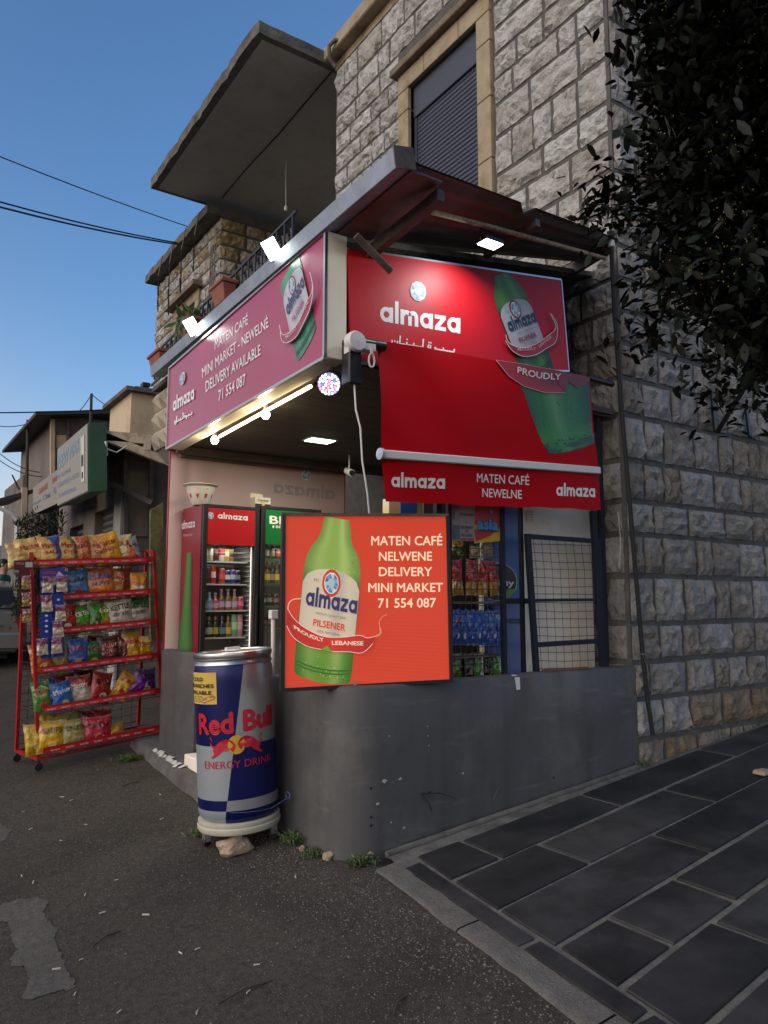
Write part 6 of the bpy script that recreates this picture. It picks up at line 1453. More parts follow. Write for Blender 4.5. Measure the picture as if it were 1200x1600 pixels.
# ------------------------------------------------------------------ behind the parapet: snack shelves, cabinets, mesh gate
# left shelf unit
t = thing('snack_shelf', (3.45, 4.2, .28), 'dark shelf unit with hanging snack strips behind the wire mesh, right of the square board', 'shelf')
sx0, sx1 = onY(700, 900, 3.9).x, onY(785, 900, 3.9).x
b = MB(); b.box((sx0, 4.16, .28), (sx1, 4.18, 2.86)); part('back_board', b, M['darkwall'], t)
for py in (940, 1022):
    z = onY(745, py, 4.0).z; b = MB(); b.box((sx0, 3.90, z - .015), (sx1, 4.15, z)); part('shelf', b, M['steel'], t)
b = MB(); z = .97
while z < 1.92: b.tube([(sx0, 3.872, z), (sx1, 3.872, z)], .0022, 4, False); z += .055
x = sx0 + .03
while x < sx1 - .03: b.tube([(x, 3.87, .96), (x, 3.87, 1.92)], .0022, 4, False); x += .048
part('wire_front', b, M['wire'], t, kind='stuff')
def hang(px, py, w, h, cols, mode, text, tcol, seed, label, y=3.96, tilt=0, group='snack bags behind the mesh', text2=''):
    q = onY(px, py, y); o = link('snack_bag', bag_mesh(w, h, .05, cols, text, tcol, seed, text2, tcol, mode=mode)); o.matrix_world = Matrix.Translation((q.x, q.y, q.z)) @ Matrix.Rotation(R(tilt), 4, 'Y') @ Matrix.Rotation(R(random.uniform(-12, 12)), 4, 'Z')
    tag(o, label, 'snack bag', group)
for k, (x, w) in enumerate(((716, .09), (736, .10), (754, .085), (773, .09))): hang(x, 930, w, .24, ('#a8281c', '#b88a2c', '#d0c8b8'), 'bottom', '', '#d8c8b8', 100 + k, f'red and yellow snack bag behind the mesh, {ORD[k]} from left in the upper row', tilt=(-4, 3, 6, -8)[k])
for k in range(7): hang(712 + 11.6 * k, 1008, .075, .235, ('#2454a8', '#2c64b8', '#d0d8e8'), 'top', '' if k else 'PopCorn', '#b83040', 110 + k, f'narrow bright blue popcorn bag behind the mesh, {ORD[k]} from left')
for k, (x, c, d) in enumerate(((714, ('#5c7c20', '#486818', '#c8b040'), 'olive green'), (732, ('#181a14', '#4c7424', '#c0a040'), 'black and green'), (748, ('#4c8c34', '#d8d8c8', '#e8e8e0'), 'green and white'), (763, ('#14180f', '#2c5c20', '#d0b040'), 'black'), (776, ('#3c8c2c', '#c8d0b8', '#c8b840'), 'bright green'))): hang(x, 1062, .085, .17, c, 'split', '', '#d8d8c8', 130 + k, f'{d} snack bag in the lowest row behind the mesh, {ORD[k]} from left')
for k, (x, c, d) in enumerate(((714, ('#2c5c20', '#b88a24', '#d8b050'), 'green and yellow'), (742, ('#c8b890', '#24401c', '#c08030'), 'pale crinkled'), (762, ('#b0a898', '#807868', '#c0b090'), 'silvery clear'))): hang(x, 872, .11, .13, c, 'top', '', '#d8c8b8', 140 + k, f'{d} bag hanging just below the notices, {ORD[k]} from left', y=4.02)
# notices
def notice(corners, y, m, name, label, fill, draw):
    q = [onY(x, yy, y) for x, yy in corners]; b = MB(); b.prism([q[3], q[2], q[1], q[0]], (0, .003, 0)); t = thing(name, sum(q, Vector()) / 4, label, 'poster'); part('sheet', b, M['white'], t)
    pr = Print(lambda x, yy: (onY(x, yy, y), NY), .001); pr.poly(corners, fill); draw(pr); pr.done('print', M['printm'], t)
def dr1(pr):
    for tt, x0, x1, y_, h_ in (('PIZZA', 706, 718, 794, 4), ('+', 726, 729, 793, 3), ('WATER 500ml', 718, 740, 806, 4), ('+', 726, 729, 817, 3), ('CROISSANT', 719, 738, 826, 4), ('OR', 726, 731, 832, 4), ('ECLAIRE', 720, 737, 838, 4)): pr.text(tt, (x0, y_), (x1, y_ + .4), (x0, y_ - h_), '#3c3c44', .01)
    pr.text('100.000', (719, 846), (739, 846.4), (719, 840.5), '#a82c2c', .02); pr.poly([(708, 820), (717, 820.5), (717, 842), (708, 842)], '#607080'); pr.poly([(709, 796), (714, 796), (715, 812), (708, 812)], '#8c94a0')
notice([(704.5, 788), (741, 789), (741, 846), (704.5, 844)], 3.86, M['white'], 'price_notice', 'grey white printed price notice taped to the mesh, left of the yellow poster', '#9c9ca0', dr1)
def dr2(pr):
    pr.poly([(741, 790), (783, 792), (783, 815), (741, 820)], '#a84450'); pr.poly([(741, 828), (760, 827), (772, 812), (783, 806), (783, 822), (765, 838), (743, 846)], '#b8302c')
    for dx, col, lay_ in ((1.2, '#1c3c78', 10), (0, '#4c94c8', 11)): pr.text('asia', (744, 826 + dx), (775, 828 + dx), (744 + dx, 810), col, .12 if dx else .06, lay_)
    pr.poly(circ(766, 800, 3, 10), '#4c94c8', 12)
notice([(741, 788), (783, 791), (783.5, 845), (742, 849)], 3.855, M['white'], 'snack_poster', 'yellow and red poster with big blue lettering asia, hanging on the mesh', '#c8a82c', dr2)
for k, (x0, x1, c1, c2, lb) in enumerate(((608, 626, '#c8b860', '#d8d8d0', 'pale yellow pack'), (627, 651, '#2858a0', '#3868b8', 'blue round topped pack'), (652, 676, '#c8a050', '#28a090', 'brown and teal pack'))):
    q0, q1 = onY(x0, 806, 4.3), onY(x1, 780, 4.3); b = MB(); b.c = []; b.box((q0.x, 4.3, q0.z), (q1.x, 4.38, q1.z)); b.c = [lin(c1)] * 4 + [lin(c2)] * 4
    solo('snack_pack', b, M['printm'], f'{lb} standing above the square board under the awning valance', 'pack')
q0, q1 = onY(600, 806, 4.3), onY(690, 806, 4.3); b = MB(); b.box((q0.x, 4.22, q0.z - .03), (q1.x + .2, 4.6, q0.z - .002)); b.box((q0.x, 4.22, .28), (q0.x + .02, 4.6, q0.z - .03)); b.box((q1.x + .18, 4.22, .28), (q1.x + .2, 4.6, q0.z - .03)); b.box((q0.x + .02, 4.58, .28), (q1.x + .18, 4.6, q0.z - .03))
solo('counter_shelf', b, M['darkwall'], 'dark brown counter shelf hidden behind the square board', 'shelf')
# blue cabinet
t = thing('blue_cabinet', (3.8, 4.2, .28), 'blue drinks cabinet seen edge on between the black posts, with round dark badge', 'fridge')
bx0, bx1 = onY(772, 900, 4.02).x, onY(817, 900, 4.02).x
b = MB(); b.box((bx0, 4.02, .28), (bx1, 4.14, 2.3)); part('body', b, M['bluecab'], t, bevel=.005)
pr = Print(lambda x, y: (onY(x, y, 4.019), NY), .0012)
pr.poly([(786, 939), (816, 940), (820, 1056), (790, 1058)], '#6474a8', 1)
pr.poly(circ(777, 909, 31, 30, 30), '#aab0a0', 2); pr.poly(circ(777, 909, 29.5, 30, 28.5), '#0c1018', 3)
pr.poly([(786, 922), (804, 920), (802, 926), (797, 932), (790, 936), (786, 937)], '#5c8c30', 4); pr.text('any', (776, 914), (801.5, 916), (776, 904), '#d8d8d8', .03, 5)
pr.text('freshness', (752, 973), (813, 974), (752, 962), '#1c4a30', .03, 4); pr.done('print', M['print'], t)
b = MB(); b.box((onY(784, 900, 3.9).x, 3.86, onY(800, 941, 3.88).z - .01), (onY(825, 900, 3.9).x, 3.885, onY(800, 935, 3.88).z)); part('cross_bar', b, M['navy'], kiosk)
# cream cabinet back
t = thing('cream_cabinet', (4.15, 4.1, .28), 'tall cream coloured back of a fridge standing behind the wire mesh gate', 'fridge')
cx0, cx1 = onY(818, 900, 4.0).x, onY(926, 900, 4.0).x
b = MB(); b.box((cx0, 4.0, .28), (cx1, 4.5, 2.35)); part('body', b, M['cream'], t, bevel=.006)
pr = Print(lambda x, y: (onY(x, y, 3.999), NY), .0012)
for k in range(4): pr.stroke([(821, 800 + 4 * k), (831, 800.5 + 4 * k)], .8, '#b09a70')
pr.stroke([(821, 798), (831, 798.5), (831, 815), (821, 814.5), (821, 798)], .7, '#a08a60'); pr.stroke([(845, 812), (848, 818), (852, 814), (856, 822)], .6, '#a89c88'); pr.done('marks', M['printm'], t)
# black posts
for k, (x, w) in enumerate(((703, 6), (788, 7), (818, 5))):
    q0 = onY(x - w / 2, 1062, 3.86); q1 = onY(x + w / 2, 780, 3.86); b = MB(); b.box((q0.x, 3.84, .94), (q0.x + w / 205, 3.868, 2.87)); part('post', b, M['navy'], kiosk)
# mesh gate
gt = thing('mesh_gate', (4.2, 3.82, .95), 'dark framed wire mesh panel leaning in the opening in front of the cream cabinet', 'mesh panel')
GY = 3.80
def gq(x, y): return onY(x, y, GY)
fr = [((824, 834), (838, 1050)), ((934, 845), (946, 1048)), ((822, 838), (938, 846)), ((828, 938), (938, 937)), ((832, 1008), (943, 1001))]
for i, (a, c) in enumerate(fr):
    b = MB(); b.bar(gq(*a), gq(*c), .045 if i < 2 else .03, .025 if i < 2 else .022, (0, 1, 0)) if i < 2 else b.bar(gq(*a), gq(*c), .022, .034 if i != 3 else .022); part('frame_bar', b, M['navy'], gt)
b = MB(); b.bar(gq(926, 799), gq(942, 1048), .05, .03, (0, 1, 0)); part('post', b, M['navy'], gt)
b = MB()
for k in range(9): f = k / 8.0; b.tube([gq(833 + 99 * f, 842 + 3 * f), gq(838 + 100 * f, 890), gq(846 + 98 * f, 1048)], .0022, 4, False)
for k in range(16): f = k / 15.; b.tube([gq(826 + 13 * f, 850 + 195 * f), gq(880, 851 + 193 * f + 1.2 * (k % 3)), gq(934 + 10 * f, 853 + 190 * f)], .0022, 4, False)
part('wire_mesh', b, M['wire'], gt, kind='stuff')
b = MB(); b.bar(onY(848, 1050, 3.74) + Vector((0, 0, .012)), onY(918, 1043, 3.74) + Vector((0, 0, .0)), .016, .012); solo('rusty_rod', b, mat('rust', (.16, .06, .035), .9), 'thin rusty rod lying on the parapet below the mesh gate', 'rod')
# tape, cable ties, chips of paint on the parapet
b = MB(); q = onY(806, 1057, YF); b.add([q + Vector((-.10, .05, .006)), q + Vector((.012, .02, .010)), q + Vector((.012, -.004, .004)), q + Vector((.03, .05, .009)), onY(812, 1058, YF - .004), onY(804, 1058, YF - .004), onY(807, 1078, YF - .004), onY(813, 1077, YF - .004)], [(0, 1, 2), (5, 4, 7, 6), (2, 1, 3)]); solo('white_tape', b, M['white'], 'short strip of white tape folded over the parapet edge below the blue cabinet', 'tape')
b = MB(); q = onY(660, 1240, YF - .01)
b.tube([q, q + Vector((.10, -.05, .0)), q + Vector((.21, -.05, -.045))], .0035, 5); b.tube([q, q + Vector((.03, -.03, -.06)), q + Vector((.05, -.02, -.10))], .003, 5); b.tube([q + Vector((-.02, 0, .01)), q + Vector((-.01, -.02, -.05))], .003, 5)
solo('wire_stub', b, M['black'], 'black wire stub sticking out of the dark grey parapet', 'wire')
b = MB(); q = onY(772, 1225, YF - .008); b.tube([q, q + Vector((.02, -.02, -.02)), q + Vector((-.03, -.02, -.09))], .0025, 5); solo('thin_wire', b, mat('grey_wire', (.06, .06, .06), .6), 'thin faint wire hanging from a hole in the parapet, right of the wire stub', 'wire')
b = MB(); rw = random.Random(3)
for (x, y, s) in ((555, 1180, 2.4), (556, 1110, 1.3), (611, 1285, 2), (631, 1293, 2), (723, 1208, 2), (608, 1150, 1.2), (600, 1220, 4), (625, 1217, 2.5), (724, 1303, 2.4), (668, 1135, 1.2), (668, 1150, 1.2), (670, 1165, 1.2), (590, 1256, 3), (430, 1120, 1.6), (720, 1304, 1.6)):
    q = onY(x, y, YF - .0075) if x > 575 else None
    if q is None: continue
    k = s / 230; b.add([q + Vector((k * cos(a) * rw.uniform(.6, 1.3), -.001, k * .8 * sin(a) * rw.uniform(.5, 1.2))) for a in (0, 1.2, 2.4, 3.6, 5)], [(4, 3, 2, 1, 0)])
part('paint_chips', b, mat('pale_plaster_chip', (.45, .40, .30), .9), kiosk, kind='stuff')
b = MB()
for (x, y) in ((563, 1277), (552, 1232), (672, 1238), (865, 1215), (551, 1290)):
    q = onY(max(x, 580), y, YF - .009); b.lathe([(0, 0), (.008, 0)], 8, Matrix.Translation(q) @ Matrix.Rotation(R(90), 4, 'X'))
part('screw_holes', b, M['black'], kiosk, kind='stuff')

# ------------------------------------------------------------------ hose, bracket
b = MB(); b.tube([onY(955, 384, 3.55), onY(958, 450, 3.60), onY(968, 600, 3.64), onY(980, 740, 3.64), onY(992, 880, 3.645), onY(1004, 1020, 3.645), onY(1012, 1095, 3.645), onY(1020, 1148, 3.64)], .017, 10)
t = thing('black_hose', onY(1020, 1148, 3.64), 'long black hose hanging down the house corner from the canopy to the pavement', 'hose'); part('hose', b, M['rubber'], t, smooth=60)
b = MB(); b.lathe([(0, -.03), (.024, -.02), (.03, 0), (.022, .03), (0, .035)], 10, Matrix.Translation(onY(955, 382, 3.55))); part('connector', b, M['white'], t, smooth=50)
b = MB(); q = onY(1004, 1022, 3.625); b.tube([q + Vector((.02 * cos(a), .02 * sin(a), 0)) for a in [k * .7 for k in range(10)]], .003, 4); b.tube([q, q + Vector((.04, 0, -.08)), q + Vector((.07, 0, -.16))], .003, 4); part('wire_tie', b, M['galv'], t)
t = thing('wall_bracket', (5.9, 3.5, 2.8), 'black angle iron bracket fixed to the side wall under the dark tree', 'bracket')
def wq(x, y, off=.05): return onY(x, y, YF - off)
for a, c, o1, o2 in (((1120, 676), (1167, 600), .05, .4), ((1118, 676), (1112, 610), .04, .04), ((1172, 684), (1200, 676), .05, .1), ((1172, 684), (1166, 640), .04, .04)):
    b = MB(); b.bar(wq(*a, o1), wq(*c, o2), .035, .02); part('iron_bar', b, M['black'], t)
b = MB(); a = onY(965, 800, YF - .035); b.tube([a + Vector((0, 0, .0)), a + Vector((.01, -.01, -.2)), a + Vector((.0, 0, -.43))], .003, 4); b.tube([a, a + Vector((.03, -.01, -.12)), a + Vector((.06, 0, -.22))], .003, 4); solo('hanging_string', b, M['galv'], 'thin grey string looped on a nail at the house corner beside the hose', 'string')

# ------------------------------------------------------------------ garage and street beyond
gar = thing('garage_building', (4, 12, .3), 'old grey garage building with roller shutters and rusty cream awning truss, behind the snack rack', 'building')
GX = 2.6
b = MB()
for y0, y1, z0, z1 in ((9.86, 10.2, 0, 3.4), (10.2, 11.3, 2.70, 3.4), (11.3, 12.0, 0, 3.4), (12.0, 12.95, 2.6, 3.4), (12.95, 13.9, 0, 3.4)): b.box((GX, y0, z0), (GX + .25, y1, z1))
b.box((GX + .25, 9.86, 0), (7.5, 10.06, 3.4)); b.box((GX + .25, 13.7, 0), (7.5, 13.9, 3.4)); part('wall', b, M['oldconc'], gar)
b = MB(); b.box((GX - .02, 9.8, 3.4), (7.6, 14.0, 3.46)); part('roof', b, M['roofdark'], gar)
for y0, y1, z1 in ((10.2, 11.3, 2.70), (12.0, 12.95, 2.6)):
    b = MB(); z = .2
    while z < z1: b.prism([(GX + .14, y0, z), (GX + .11, y0, z + .03), (GX + .11, y0, z + .07), (GX + .14, y0, z + .09)], (0, y1 - y0, 0)); z += .095
    b.box((GX + .15, y0, .2), (GX + .16, y1, z1)); part('roller_shutter', b, M['shutgrey'], gar)
b = MB(); b.box((GX - .02, 9.84, .2), (GX + .01, 10.19, 2.9)); part('pale_pillar_face', b, mat('pale_render', (.30, .29, .27), .9, var=.2, scale=3), gar)
TY = 9.34
for a, c, w in (((160, 681), (268, 690), .12), ((163, 683), (268, 724), .10), ((229, 690), (229, 704), .10)):
    b = MB(); b.bar(onY(*a, TY), onY(*c, TY), .08, w); part('truss_beam', b, M['rustcream'], gar)
b = MB(); a0, a1 = onY(162, 684, TY), onY(268, 694, TY); b.hexa([a0, a1, a1 + Vector((.5, 3.6, -.1)), a0 + Vector((0, 3.6, -.1))][::-1], [v + Vector((0, 0, .03)) for v in (a0, a1, a1 + Vector((.5, 3.6, -.1)), a0 + Vector((0, 3.6, -.1)))][::-1]); part('awning_roof', b, M['roofdark'], gar)
b = MB(); b.bar(onY(175, 756, 9.8), onY(238, 786, 9.5), .06, .06); part('brace', b, M['steel'], gar)
for x in (196, 236):
    b = MB(); b.bar(onY(x, 1000, 9.78), onY(x, 700, 9.78), .05, .05, (0, 1, 0)); part('frame_post', b, M['steel'], gar)
b = MB(); b.hexa([onY(x, y, 9.82) for x, y in ((197, 838), (232, 838), (232, 735), (197, 735))], [onY(x, y, 9.83) for x, y in ((197, 838), (232, 838), (232, 735), (197, 735))]); part('brown_panel', b, mat('dusty_window', (.17, .14, .10), .7, var=.3, scale=4), gar)
b = MB(); b.tube([onY(165, 700, 9.2), onY(172, 703, 9.2), onY(182, 707, 9.2), onY(198, 697, 9.2)], .008, 5); b.tube([onY(165, 690, 9.2), onY(166, 712, 9.2)], .02, 5); part('loose_cable', b, M['white'], gar)
q = onY(236, 880, 9.5); b = MB(); c4 = [onY(x, y, 7.9) for x, y in ((235, 1000), (256, 1000), (255, 785), (235, 797))]; b.prism([c4[0], c4[1], c4[2], c4[3]], (0, .03, 0)); solo('mossy_board', b, M['moss'], 'greenish mossy upright board between the garage and the kiosk', 'board')
# big sign box
sg_ = thing('garage_sign', (2.1, 10.1, 2.7), 'large faded white sign box with dark green end, fixed to the garage', 'sign')
c = [onX(137.5, 660, 2.0), onX(90, 702, 2.0), onX(90, 791, 2.0), onX(138, 768, 2.0)]
b = MB(); b.hexa([c[3] + Vector((.01, 0, 0)), c[0] + Vector((.01, 0, 0)), c[0] + Vector((.21, 0, .03)), c[3] + Vector((.21, 0, .03))], [c[2] + Vector((.01, 0, 0)), c[1] + Vector((.01, 0, 0)), c[1] + Vector((.21, 0, .03)), c[2] + Vector((.21, 0, .03))]); part('box', b, M['greenbox'], sg_)
fnG = lambda x, y: (onX(x, y, 2.004), NX); FW_ = '#8c8a82'
pr = Print(fnG, .003); pr.poly([(90, 702), (137, 661.5), (137.5, 767), (90, 790)], FW_, 1)
pr.text('NEW MART', (91, 735), (128, 700), (91, 714), '#7c98a8', .03, 2); pr.text('& FLAMME', (91, 748), (111, 736), (91, 742), '#8890a8', .01, 2); pr.text('LEBANESE AUTO', (91, 762), (124, 744), (91, 755), '#8890a8', .01, 2); pr.text('TRANSMISSION', (91, 778), (119, 766), (91, 772), '#8890a8', .01, 2)
pr.poly([(127, 684), (132.5, 679), (133, 752), (128, 754)], '#c0bcb0', 3); pr.poly([(128.5, 712), (131.5, 710), (131.5, 728), (128.5, 729)], '#303438', 4); pr.poly([(129, 738), (131, 737), (131, 747), (129, 748)], '#303438', 4); part('printed_face', pr.mb, M['printm'], sg_)
sg2 = thing('garage_sign', (2.1, 11.8, 2.7), 'smaller faded sign with red garage lettering, beyond the large sign box', 'sign')
c = [onX(91, 733, 2.05), onX(52, 762, 2.05), onX(52, 804, 2.05), onX(91, 786, 2.05)]
b = MB(); b.hexa([c[3], c[0], c[0] + Vector((.2, 0, .03)), c[3] + Vector((.2, 0, .03))], [c[2], c[1], c[1] + Vector((.2, 0, .03)), c[2] + Vector((.2, 0, .03))]); part('box', b, M['roofdark'], sg2)
pr = Print(lambda x, y: (onX(x, y, 2.046), NX), .003); pr.poly([(52, 762), (91, 733), (91, 786), (52, 804)], '#86827a', 1); pr.text('GARAGE', (61, 773), (75, 762), (61, 765), '#9c4038', .03, 2); pr.text('SAAD', (82, 756), (92, 748), (82, 748), '#9c4038', .03, 2)
pr.text('Mercedes', (53, 790), (65, 783), (53, 786), '#707888', .01, 2); pr.text('C Benz', (68, 782), (79, 776), (68, 774), '#606c88', .02, 2); pr.text('G', (84, 772), (88, 770), (84, 763), '#606c88', .02, 2); part('printed_face', pr.mb, M['printm'], sg2)
# rooftop block and house behind
t = thing('rooftop_block', (3.3, 11, 4.3), 'cream rendered rooftop block with projecting cap on the garage', 'building')
q0, q1 = onY(203, 680, 11.0), onY(243, 618, 11.0); b = MB(); b.box((q0.x, 11, 3.465), (q1.x + .3, 12.2, q1.z)); part('wall', b, M['creamw'], t)
b = MB(); b.box((q0.x - .1, 10.9, q1.z), (q1.x + .4, 12.3, q1.z + .06)); b.box((q0.x + .05, 11, q1.z + .06), (q1.x + .2, 12, q1.z + .1)); part('cap', b, M['concrete'], t); q = onY(229, 600, 11.3); b = MB(); b.box((q.x - .04, 11.3, q1.z + .1), (q.x + .03, 11.4, q1.z + .22)); b.box((q.x - .06, 11.28, q1.z + .2), (q.x + .05, 11.42, q1.z + .26)); part('floodlight_body', b, M['black'], t)
t = thing('brown_house', (5, 18, .5), 'dark brown upper storey with thin overhanging dark roof, behind the garage signs', 'house')
q0, q1 = onY(82, 700, 16), onY(203, 662, 16); b = MB(); b.box((q0.x, 16, .5), (q1.x + .6, 20, q1.z)); part('wall', b, mat('dark_brown_render', (.16, .13, .11), .85, var=.2, scale=1), t)
e0, e1, e2 = onY(56, 648, 15.6), onY(203, 645, 15.6), onY(82, 668, 16); b = MB(); b.hexa([e0, e1, e1 + Vector((0, 4.6, 0)), e0 + Vector((0, 4.6, 0))][::-1], [v + Vector((0, 0, .07)) for v in (e0, e1, e1 + Vector((0, 4.6, 0)), e0 + Vector((0, 4.6, 0)))][::-1]); part('roof', b, M['roofdark'], t)
b = MB(); b.bar(onY(82, 760, 15.97), onY(82, 655, 15.97), .08, .08, (0, 1, 0)); part('corner_post', b, M['creamw'], t); b = MB(); b.hexa([onY(x, y, 15.98) for x, y in ((88, 700), (104, 700), (104, 680), (88, 680))], [onY(x, y, 15.99) for x, y in ((88, 700), (104, 700), (104, 680), (88, 680))]); part('pale_panel', b, M['creamw'], t)
b = MB(); b.bar(onY(106, 720, 15.96), onY(106, 655, 15.96), .05, .05, (0, 1, 0)); part('slim_post', b, M['steel'], t)
t = thing('small_concrete_house', (1.6, 20, .6), 'small plain concrete building with scaffold frames at the far left', 'building')
q0, q1 = onY(30, 860, 19), onY(80, 746, 19); b = MB(); b.box((q0.x, 19, .5), (q1.x + 1.2, 22, q1.z)); part('wall', b, M['oldconc'], t)
q2 = onY(68, 775, 19); b = MB(); b.box((q2.x, 18.9, .6), (q2.x + 1.6, 19.2, onY(70, 717, 19).z)); part('cream_wall', b, M['creamw'], t)
for a, c in (((61, 742), (61, 694)), ((61, 696), (80, 696)), ((61, 697), (78, 706)), ((77, 742), (77, 685)), ((82, 740), (82, 690)), ((88, 735), (86, 682)), ((47, 715), (84, 717)), ((56, 742), (57, 708))):
    b = MB(); b.bar(onY(*a, 18.8), onY(*c, 18.8), .06, .06, (0, 1, 0)); part('frame_bar', b, M['steel'], t)
t = thing('lean_to_roof', (.8, 15, 2.8), 'dark corrugated lean-to roof on a pale post at the far left edge', 'roof')
a, c = onY(-6, 786, 15), onY(52, 770, 15); b = MB(); b.hexa([a, c, c + Vector((0, 3, .1)), a + Vector((0, 3, .1))][::-1], [v + Vector((0, 0, .07)) for v in (a, c, c + Vector((0, 3, .1)), a + Vector((0, 3, .1)))][::-1]); part('sheet', b, M['roofdark'], t)
b = MB(); b.tube([onY(-4, 792, 15), onY(20, 805, 15), onY(26, 812, 15), onY(26, 850, 15)], .04, 6); part('gutter_pipe', b, M['white'], t)
b = MB(); b.bar(onY(37, 1000, 15), onY(38, 762, 15), .09, .09, (0, 1, 0)); part('post', b, M['creamw'], t)
def pole(x0, y0, x1, y1, Y, r, label): b = MB(); b.tube([onY(x0, y0, Y), onY(x1, y1, Y)], [r, r * .8], 8); solo('thin_mast', b, M['roofdark'], label, 'mast')
pole(41, 800, 43.5, 656, 17, .035, 'tall thin dark mast at the left edge, standing free in front of the sky')
pole(141.5, 665, 143, 615, 14.5, .03, 'short antenna mast standing on the brown house roof')
pole(30, 765, 19, 742, 18, .02, 'short slanted dark rod at the far left edge')
def wire(pts, r, label, name='overhead_wire', sag=None):
    b = MB(); b.tube(pts, r, 5); solo(name, b, M['black'], label, 'wire', 'overhead wires')
def cat_(a, c, sag, n=12):
    a, c = Vector(a), Vector(c); return [a.lerp(c, i / n) - Vector((0, 0, sag * 4 * (i / n) * (1 - i / n))) for i in range(n + 1)]
wire(cat_(onY(-600, -14, 10), onX(305, 358, XF - .05), .12), .010, 'thin highest overhead wire running from upper left to the stone wing')
wire(cat_(onY(-600, 118, 10), onX(292, 382, XF - .05), .2), .014, 'thick overhead cable, upper of the pair reaching the stone wing')
wire(cat_(onY(-600, 134, 10), onX(300, 385, XF - .05), .22), .016, 'thick overhead cable, lower of the pair reaching the stone wing')
wire(cat_(onY(-20, 645, 14), onY(203, 638, 14), .02), .012, 'wire running level across the sky to the rooftop block')
wire(cat_(onY(-10, 664, 17), onY(43, 662, 17), .05), .009, 'short wire reaching the tall thin mast from the left')
wire(cat_(onY(-10, 700, 17), onY(62, 738, 17), .1), .009, 'thin sloping wire low over the far left street, upper one')
wire(cat_(onY(-10, 712, 17), onY(66, 745, 17), .1), .009, 'thin sloping wire low over the far left street, lower one')
wire(cat_(onY(143, 616, 14.5), onY(121, 645, 14.5), .03), .008, 'guy wire from the antenna mast to the left'); wire(cat_(onY(143, 616, 14.5), onY(203, 640, 14.5), .1), .008, 'guy wire from the antenna mast to the rooftop block')

# ------------------------------------------------------------------ parked car
CX, CYr = onG(44, 1046).x - .86, 14.3
gcar = g(CX, CYr + 1)
car = thing('parked_car', (CX, CYr + 2.2, gcar), 'silver grey saloon car parked beyond the snack rack, seen from behind', 'car')
def loft(secs, m, name, parent, smooth=40):
    """secs: (y, [(x, z) half outline from bottom centre to top centre])"""
    b = MB(); n = len(secs[0][1])
    for y, h in secs:
        full = [(x, z) for x, z in h] + [(-x, z) for x, z in reversed(h)]
        b.v += [Vector((CX + x, CYr + y, gcar + z)) for x, z in full]
    N_ = 2 * n
    for i in range(len(secs) - 1):
        for j in range(N_): b.f.append((i * N_ + j, i * N_ + (j + 1) % N_, (i + 1) * N_ + (j + 1) % N_, (i + 1) * N_ + j))
    b.f.append(tuple(range(N_))); b.f.append(tuple(reversed([(len(secs) - 1) * N_ + j for j in range(N_)]))); b.m = [0] * len(b.f)
    return part(name, b, m, parent, smooth=smooth)
def low(w, zb, zt, k=0): return [(w * .85, zb), (w * .97, zb + .12), (w, zb + .28), (w * .99, (zb + zt) / 2 + .08), (w * .93, zt - .05), (w * .8, zt)]
loft([(0, low(.72, .30, .78)), (.06, low(.82, .26, .93)), (.3, low(.86, .22, 1.0)), (1.0, low(.88, .2, 1.02)), (2.4, low(.88, .2, .98)), (3.4, low(.87, .2, .93)), (4.1, low(.83, .22, .82)), (4.4, low(.70, .28, .62))], M['carpaint'], 'body', car)
loft([(.28, [(.74, .98), (.76, 1.0), (.74, 1.02)]), (.75, [(.82, .98), (.78, 1.2), (.70, 1.38)]), (1.3, [(.84, .98), (.79, 1.25), (.70, 1.48)]), (2.3, [(.84, .96), (.78, 1.24), (.69, 1.46)]), (3.2, [(.72, .93), (.66, .96), (.6, .97)])], M['glassdark'], 'window_glass', car)
loft([(.74, [(.70, 1.375), (.71, 1.385), (.6, 1.40)]), (1.3, [(.72, 1.465), (.71, 1.495), (.6, 1.51)]), (2.3, [(.71, 1.45), (.70, 1.475), (.6, 1.495)]), (2.6, [(.56, 1.33), (.55, 1.345), (.5, 1.36)])], M['carpaint'], 'roof', car)
b = MB(); b.box((CX - .80, CYr - .05, gcar + .32), (CX + .80, CYr + .15, gcar + .60)); part('rear_bumper', b, M['carpaint'], car, bevel=.03)
for s_ in (1, -1):
    b = MB(); b.prism([(CX + s_ * .58, CYr - .008, gcar + .66), (CX + s_ * .80, CYr + .03, gcar + .66), (CX + s_ * .84, CYr + .05, gcar + .86), (CX + s_ * .70, CYr + .02, gcar + .84)][::s_], (0, .14, 0)); part('tail_light', b, M['tail'], car)
b = MB(); b.box((CX - .26, CYr - .012, gcar + .66), (CX + .26, CYr + .04, gcar + .78)); part('number_plate', b, M['white'], car)
pr = Print(lambda x, z: (Vector((x, CYr - .015, z)), NY), .004); pr.text('SLX', (CX + .36, gcar + .70), (CX + .50, gcar + .70), (CX + .36, gcar + .735), '#202020', .02); part('badge', pr.mb, M['printm'], car)
for x in (-.78, .78):
    for y in (.75, 3.45):
        b = MB(); b.lathe([(.0, -.1), (.28, -.1), (.32, -.08), (.32, .08), (.28, .1), (0, .1)], 24, Matrix.Translation((CX + x, CYr + y, gcar + .32)) @ Matrix.Rotation(R(90), 4, 'Y')); wh = part('wheel', b, M['tyre'], car, smooth=40); b = MB(); b.lathe([(0, -.104), (.19, -.104), (.2, -.06), (.2, .06), (.19, .104), (0, .104)], 20, Matrix.Translation((CX + x, CYr + y, gcar + .32)) @ Matrix.Rotation(R(90), 4, 'Y')); part('rim', b, M['alu'], wh, smooth=40)
b = MB(); b.box((CX - .6, CYr + .2, gcar + .16), (CX + .6, CYr + 4.0, gcar + .30)); part('underside', b, M['rubber'], car)

